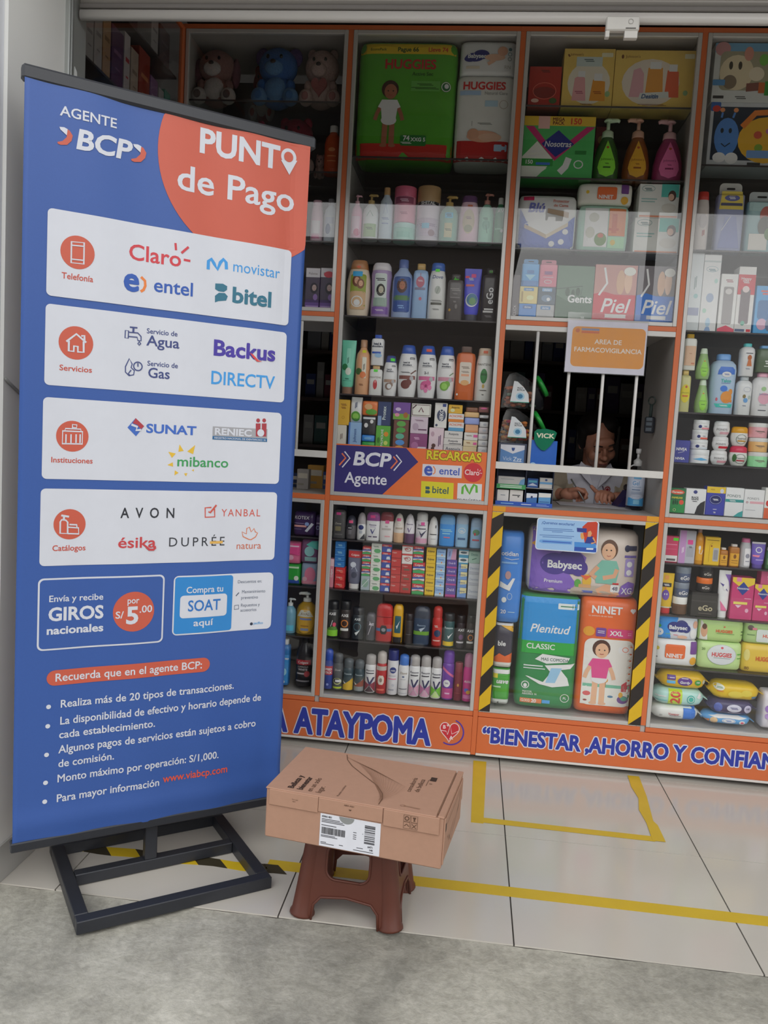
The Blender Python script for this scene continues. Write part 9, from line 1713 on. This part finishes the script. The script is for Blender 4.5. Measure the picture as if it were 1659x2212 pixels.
# a few cartons behind the left serving window
for k, (x, z, w, h, c, lbl) in enumerate([(-.755, 1.0265, .07, .10, '#b98a3a', 'yellow carton inside the left serving window'), (-.70, 1.0265, .045, .075, '#2f4a8a', 'blue carton inside the left serving window'), (-.83, 1.0265, .07, .06, '#26365e', 'navy carton inside the left serving window'), (-.79, 1.10, .05, .085, '#9a9490', 'grey pouch carton inside the left serving window')]):
 e = empty('shop_carton', (x, .30 if k != 3 else .20, z if k != 3 else 1.0265), 0, lbl, 'carton')
 MB().box(-w / 2, w / 2, 0, .05, 0, h, .001).build('carton', mat(c, .5), e)
 q = Pr(); draw(q, [('r', .1, .55, .9, .8, '#c8c0b0'), ('r', .1, .2, .6, .3, '#8a8478')], w, h); q.build('printed_front', e, lambda a, b, o: (a, -o, b))

# ================================================================ plush toys
def plush(x, w, h, zb, label, body, belly, ear, spots, ears='round', Y=.045, heart=None, muzzle=True):
 e = empty('plush_toy', (x, Y + .085, zb), 0, label, 'plush toy', 'plush toys in the left cabinet')
 fur = mat(body, .95, 120, .18, bump=.8); fb = mat(belly, .95, 120, .18, bump=.8); fe = mat(ear, .95, 120, .18, bump=.8)
 def E(n, c, r, m, seg=20): return MB().ell((c[0] * w, c[1] * w, c[2] * h), (r[0] * w, r[1] * w, r[2] * h), 0, seg).build(n, m, e, smooth=True)
 E('body', (0, 0, .27), (.38, .28, .27), fur)
 E('belly', (0, -.10, .27), (.27, .22, .21), fb)
 E('head', (0, -.02, .66), (.41, .31, .29), fur)
 if muzzle:
  E('muzzle', (-.03, -.26, .58), (.20, .13, .12), fb)
  E('nose', (-.03, -.375, .64), (.06, .03, .035), mat('#2a1c20', .4), 12)
 for s in (-1, 1):
  if ears == 'round': E('ear', (s * .26, .0, .88), (.11, .06, .10), fe)
  elif ears == 'flop': E('ear', (s * .42, .0, .58), (.10, .12, .25), fe)
  elif ears == 'long': E('ear', (s * .34, .02, .82), (.16, .05, .15), fe)
  E('arm', (s * .30, -.12, .34), (.10, .13, .10), fur)
  E('foot', (s * .33, -.22, .14), (.17, .15, .14), fb)
  E('foot_pad', (s * .33, -.355, .14), (.08, .02, .07), mat(spots, .9), 12)
  E('eye', (s * .14 - .02, -.30, .74), (.035, .025, .035), mat('#15110f', .15), 12)
 if heart:
  hv = [(.10 * w * math.sin(t) ** 3 * 1.9, .30 * h + .0105 * h * (13 * math.cos(t) - 5 * math.cos(2 * t) - 2 * math.cos(3 * t) - math.cos(4 * t))) for t in [2 * math.pi * i / 30 for i in range(30)]][::-1]
  MB().prism(hv, -.36 * w, -.29 * w).build('heart', mat(heart, .9, 120, .15, bump=.5), e)
plush(-1.2037, 0.1819, 0.2320, 2.546, 'brown and white plush puppy with floppy mauve ears', '#8a6660', '#b8b0ac', '#6e4450', '#6a5a58', ears='flop')
plush(-1.0524, 0.1105, 0.2371, 2.546, 'red plush toy with white face between the puppy and the blue one', '#7a2424', '#b8aaa4', '#8a2a2a', '#a83a34', ears='round', Y=0.2)
plush(-0.9553, 0.1910, 0.2449, 2.546, 'blue plush toy with big eyes and mauve ears', '#2f5f9e', '#5a86b4', '#4f3a72', '#3f6fa8', ears='long', Y=0.05)
plush(-0.7757, 0.1652, 0.2352, 2.546, 'pale pink plush bear holding a rose heart', '#b0948c', '#bca29a', '#a88880', '#a06a68', ears='round', heart='#9a5a58')
plush(-0.8708, 0.1748, 0.2353, 2.284, 'crimson plush toy on the second shelf behind the banner', '#7a1f30', '#a8948c', '#8a2a3a', '#a05a58', ears='round')
plush(-1.0557, 0.1453, 0.2282, 2.284, 'pink and red plush toy mostly behind the banner', '#a8848a', '#b8a09c', '#8a2a40', '#8a2a40', ears='round', Y=0.06)
plush(-0.7703, 0.0453, 0.0997, 2.284, 'small pale pink plush bear beside the orange bottle', '#b8958e', '#c0a49c', '#a8807a', '#a06a68', ears='round', Y=0.06)

# ================================================================ back room stock
sr = empty('stock_shelves', (0, 2.35, 0), 0, 'dark stock shelving along the back room wall', 'shelf')
for z in (.05, .45, .83, 1.18, 1.50, 1.82, 2.14, 2.46):
 MB().box(-1.6, 1.9, 0, .35, z - .02, z).build('shelf', mat('#4a3a34', .6), sr)
for xx in (-1.6, -.9, -.2, .5, 1.2, 1.88):
 MB().box(xx, xx + .02, .01, .35, 0, 2.75).build('upright', mat('#3f332e', .6), sr)
rn = random.Random(21)
bm_cache = {}
BC = ['#8a8a8c', '#6a2f3a', '#34406e', '#a09a90', '#7a5a4a', '#3f5a56', '#5a4a6a', '#94908a']
for z in (.83, 1.18, 1.50, 1.82):
 x = -1.25 if z > 1 else .0
 while x < 1.45:
  w = rn.choice((.05, .07, .09)); h = rn.choice((.16, .2, .24)); c = rn.randrange(len(BC))
  if any(abs(x + w / 2 - (u + .01)) < w / 2 + .02 for u in (-1.6, -.9, -.2, .5, 1.2, 1.88)) or (-.35 < x < -.05):
   x += .05; continue
  key = (w, h, c)
  if key not in bm_cache:
   m_ = MB().box(-w / 2, w / 2, 0, .12, 0, h, .001)
   m_.box(-w * .35, w * .35, -.0008, 0, h * .55, h * .75, 0, 1)
   o = m_.build('medicine_box', [mat(BC[c], .5), mat('#a8a49c', .5)])
   bm_cache[key] = o.data
  else:
   o = bpy.data.objects.new('medicine_box', bm_cache[key]); COL.objects.link(o)
  o.location = (x + w / 2, 2.37, z + .0005)
  tag(o, 'dim medicine box in the rows on the dark back room shelves', 'box', 'medicine boxes on the back room shelves')
  x += w + .006

# ================================================================ the pharmacist
def fuse(parts, voxel, name, m, parent=None, smooth_it=6):
 """blend ellipsoids and tapered limbs into one continuous skin"""
 g = MB()
 for q in parts:
  if q[0] == 'e':
   vs, fs = ell_geo((0, 0, 0), q[2], 24)
   M = Matrix.Translation(q[1])
   if len(q) > 3: M = M @ q[3]
   g.add(vs, fs, 0, M)
  else:
   pts, rad = q[1], q[2]
   g.tube(pts, rad, 14)
   for pnt, r in zip(pts, rad): g.ell(pnt, (r, r, r), 0, 12)
 me = bpy.data.meshes.new(name + '_src'); me.from_pydata(g.v, [], g.f); me.update()
 ob = bpy.data.objects.new(name + '_src', me); COL.objects.link(ob)
 r = ob.modifiers.new('r', 'REMESH'); r.mode = 'VOXEL'; r.voxel_size = voxel; r.use_smooth_shade = True
 s = ob.modifiers.new('s', 'SMOOTH'); s.factor = .5; s.iterations = smooth_it
 bpy.context.view_layer.update()
 dg = bpy.context.evaluated_depsgraph_get()
 out = bpy.data.meshes.new_from_object(ob.evaluated_get(dg))
 bpy.data.objects.remove(ob); bpy.data.meshes.remove(me)
 out.materials.clear(); out.materials.append(m)
 out.polygons.foreach_set('use_smooth', [True] * len(out.polygons))
 o = bpy.data.objects.new(name, out); COL.objects.link(o)
 if parent: o.parent = parent
 return o
SKIN = mat('#b47c64', .5, 40, .06)
pe = empty('person', (0, 0, 0), 0, 'person in white coat and beige cardigan bent over writing behind the counter', 'person')
HC = Vector((.497, .735, 1.300))
HM = Matrix.Translation(HC) @ Matrix.Rotation(math.radians(-9), 4, 'Y') @ Matrix.Rotation(math.radians(10), 4, 'Z') @ Matrix.Rotation(math.radians(30), 4, 'X')
HR = HM.to_3x3().to_4x4()
def hp(x, y, z): return tuple(HM @ Vector((x, y, z)))
V = Vector
skin = []
def E(c, r): skin.append(('e', hp(*c), r, HR))
E((0, .012, .030), (.076, .094, .098))     # cranium
E((0, -.035, -.030), (.064, .062, .080))   # face
E((0, -.052, -.078), (.040, .040, .036))   # jaw and chin
E((-.036, -.066, -.030), (.028, .026, .030)); E((.036, -.066, -.030), (.028, .026, .030))  # cheeks
E((0, -.080, .036), (.050, .024, .030))    # brow
E((0, -.102, -.006), (.010, .012, .026)); E((0, -.112, -.026), (.013, .013, .011)); E((-.011, -.103, -.029), (.009, .009, .008)); E((.011, -.103, -.029), (.009, .009, .008))
E((-.030, -.085, .010), (.016, .012, .010)); E((.030, -.085, .010), (.016, .012, .010))    # lowered eyelids
E((0, -.096, -.058), (.022, .010, .008)); E((0, -.093, -.068), (.019, .010, .008))         # lips
E((-.077, .012, -.005), (.010, .020, .030)); E((.077, .012, -.005), (.010, .020, .030))    # ears
nb = V((.500, .815, 1.165))
skin.append(('t', [hp(0, .03, -.05), tuple(nb), (.50, .82, 1.10)], [.052, .055, .075]))
skin += [('e', (.50, .84, 1.02), (.150, .095, .16)), ('e', (.50, .87, .84), (.135, .10, .16)), ('e', (.50, .88, .76), (.160, .120, .13))]
skin += [('t', [(.345, .815, 1.115), (.262, .74, 1.075), (.232, .66, 1.052)], [.055, .047, .040]), ('t', [(.232, .66, 1.052), (.275, .575, 1.055), (.318, .505, 1.060)], [.040, .034, .026])]
skin += [('t', [(.655, .815, 1.110), (.735, .74, 1.075), (.742, .66, 1.052)], [.055, .047, .040]), ('t', [(.742, .66, 1.052), (.660, .570, 1.055), (.560, .500, 1.058)], [.040, .034, .026])]
for sx in (-1, 1):   # standing, leaning in over the counter
 skin.append(('t', [(.50 + sx * .085, .88, .74), (.50 + sx * .09, .86, .40), (.50 + sx * .09, .88, .08)], [.080, .055, .038]))
 skin.append(('e', (.50 + sx * .09, .84, .035), (.042, .11, .035)))
# writing hand: palm, closed fingers, thumb across the pen
def finger(pts, r): skin.append(('t', pts, [r * (1 - .09 * i) for i in range(len(pts))]))
skin.append(('e', (.352, .468, 1.064), (.042, .030, .027), Matrix.Rotation(.25, 4, 'Z')))
skin.append(('e', (.378, .455, 1.070), (.024, .026, .024)))
finger([(.385, .452, 1.088), (.412, .434, 1.088), (.424, .424, 1.070), (.416, .420, 1.052)], .0095)
finger([(.388, .460, 1.074), (.418, .446, 1.072), (.426, .436, 1.054), (.408, .430, 1.043)], .0095)
finger([(.386, .468, 1.060), (.412, .460, 1.056), (.416, .450, 1.043), (.396, .442, 1.039)], .0090)
finger([(.378, .474, 1.048), (.400, .470, 1.045), (.402, .460, 1.038), (.386, .452, 1.036)], .0080)
finger([(.352, .442, 1.082), (.382, .424, 1.092), (.408, .418, 1.080)], .0105)
# resting hand: arched fingers, thumb raised
skin.append(('e', (.512, .462, 1.064), (.040, .032, .026), Matrix.Rotation(-.3, 4, 'Z')))
skin.append(('e', (.494, .452, 1.066), (.024, .026, .022)))
finger([(.488, .442, 1.084), (.468, .424, 1.078), (.462, .416, 1.056), (.470, .418, 1.040)], .0095)
finger([(.502, .440, 1.084), (.486, .418, 1.076), (.482, .408, 1.054), (.490, .410, 1.039)], .0095)
finger([(.516, .442, 1.080), (.504, .420, 1.070), (.502, .411, 1.050), (.510, .414, 1.038)], .0090)
finger([(.530, .448, 1.072), (.522, .430, 1.060), (.522, .422, 1.045), (.528, .426, 1.037)], .0080)
finger([(.490, .458, 1.072), (.462, .452, 1.086), (.444, .448, 1.104)], .0105)
body = fuse(skin, .0036, 'body', SKIN, pe, 4)
# hair drawn back, parted
hair = []
def Hh(c, r): hair.append(('e', hp(*c), r, HR))
Hh((0, .034, .048), (.088, .094, .094)); Hh((-.036, .002, .090), (.054, .060, .042)); Hh((.036, .002, .090), (.054, .060, .042))
Hh((-.072, .010, .030), (.020, .040, .062)); Hh((.072, .010, .030), (.020, .040, .062)); Hh((0, .118, .020), (.045, .045, .045)); Hh((0, .085, -.035), (.07, .04, .05))
fuse(hair, .005, 'hair', mat('#17110f', .65, 160, .3, spec=.25), pe, 4)
DKB = mat('#1d1411', .6)
fe_ = empty('face', (0, 0, 0)); fe_.parent = pe
for s in (-1, 1):
 MB().tube([hp(s * .014, -.1035, .034), hp(s * .030, -.1045, .040), hp(s * .052, -.092, .034)], [.0026, .003, .0016], 8).build('eyebrow', DKB, fe_, smooth=True)
 MB().tube([hp(s * .016, -.0965, .004), hp(s * .030, -.099, .0005), hp(s * .046, -.090, .005)], [.0012, .0018, .0012], 8).build('eyelash', DKB, fe_, smooth=True)
MB().tube([hp(-.022, -.101, -.0615), hp(-.008, -.1065, -.0600), hp(0, -.107, -.061), hp(.008, -.1065, -.0600), hp(.022, -.101, -.0615)], [.0012, .004, .0042, .004, .0012], 8).build('mouth', mat('#7a3f3a', .45), fe_, smooth=True)
# white coat
WC = mat('#e4e3ee', .75, 30, .05)
coat = [('e', (.50, .836, 1.02), (.163, .112, .165)), ('e', (.50, .865, .84), (.150, .115, .17)), ('t', [(.36, .812, 1.115), (.50, .80, 1.150), (.64, .812, 1.112)], [.055, .062, .055])]
co = fuse(coat, .006, 'coat', WC, pe, 6)
for s in (-1, 1):
 q = [V((.50 + s * .008, .700, 1.085)), V((.50 + s * .050, .715, 1.125)), V((.50 + s * .085, .738, 1.165)), V((.50 + s * .068, .760, 1.205)), V((.50 + s * .045, .745, 1.185)), V((.50 + s * .030, .725, 1.150))]
 vs = [tuple(k) for k in q] + [tuple(k + V((0, .006, 0))) for k in q]
 n = len(q)
 mobj('collar', vs, [tuple(range(n)), tuple(range(n, 2 * n))[::-1]] + [(i, n + i, n + (i + 1) % n, (i + 1) % n) for i in range(n)], WC, co)
MB().tube([(.500, .716, 1.09), (.500, .716, 1.00), (.500, .720, .92)], .0022, 6).build('placket', mat('#a8a7b4', .7), co, smooth=True)
em = Pr(); em.ell(.556, 1.082, .021, .020, '#d8d0d4', 24); em.ell(.560, 1.080, .015, .015, '#a82a34', 24); em.ring(.560, 1.080, .009, .008, .003, '#d8d0d4'); em.line([(.535, 1.096), (.545, 1.066), (.572, 1.062)], .005, '#5a2a4a')
em.build('emblem', co, lambda x, z, o: (x, .728 + (x - .50) ** 2 * 4.2 - .006 - o, z))
# dark trousers below the counter
tr = [('e', (.50, .88, .76), (.168, .128, .12))]
for sx in (-1, 1): tr.append(('t', [(.50 + sx * .085, .88, .72), (.50 + sx * .09, .86, .40), (.50 + sx * .09, .88, .09)], [.088, .063, .05]))
fuse(tr, .009, 'trousers', mat('#2c2e3a', .8), pe, 5)
# open beige cardigan
card = [('e', (.50, .842, 1.02), (.180, .124, .170)), ('e', (.50, .870, .84), (.165, .127, .175)), ('t', [(.345, .815, 1.115), (.262, .74, 1.075), (.232, .66, 1.055)], [.066, .060, .052]), ('t', [(.232, .66, 1.055), (.270, .585, 1.058), (.300, .530, 1.060)], [.052, .045, .038]),
  ('t', [(.655, .815, 1.110), (.735, .74, 1.075), (.742, .66, 1.055)], [.066, .060, .052]), ('t', [(.742, .66, 1.055), (.66, .580, 1.058), (.588, .525, 1.060)], [.052, .045, .038]), ('t', [(.36, .825, 1.12), (.64, .825, 1.118)], [.062, .062])]
cg = fuse(card, .006, 'cardigan', mat('#b3a691', .9, 90, .12, bump=.3), pe, 5)
bm = bmesh.new(); bm.from_mesh(cg.data)
kill = [f for f in bm.faces if abs(f.calc_center_median().x - .50) < .098 + .0 * f.calc_center_median().z and f.calc_center_median().y < .83 and f.calc_center_median().z > .70]
bmesh.ops.delete(bm, geom=kill, context='FACES'); bm.to_mesh(cg.data); bm.free()
md = cg.modifiers.new('thickness', 'SOLIDIFY'); md.thickness = .004
pn = MB(); pn.tube([(.352, .430, 1.132), (.408, .418, 1.050), (.418, .416, 1.0335)], [.0035, .0035, .0012], 10)
o = pn.build('pen', mat('#8a8a86', .25, metal=.5), None, smooth=True); tag(o, 'thin grey pen held in the writing hand', 'pen')
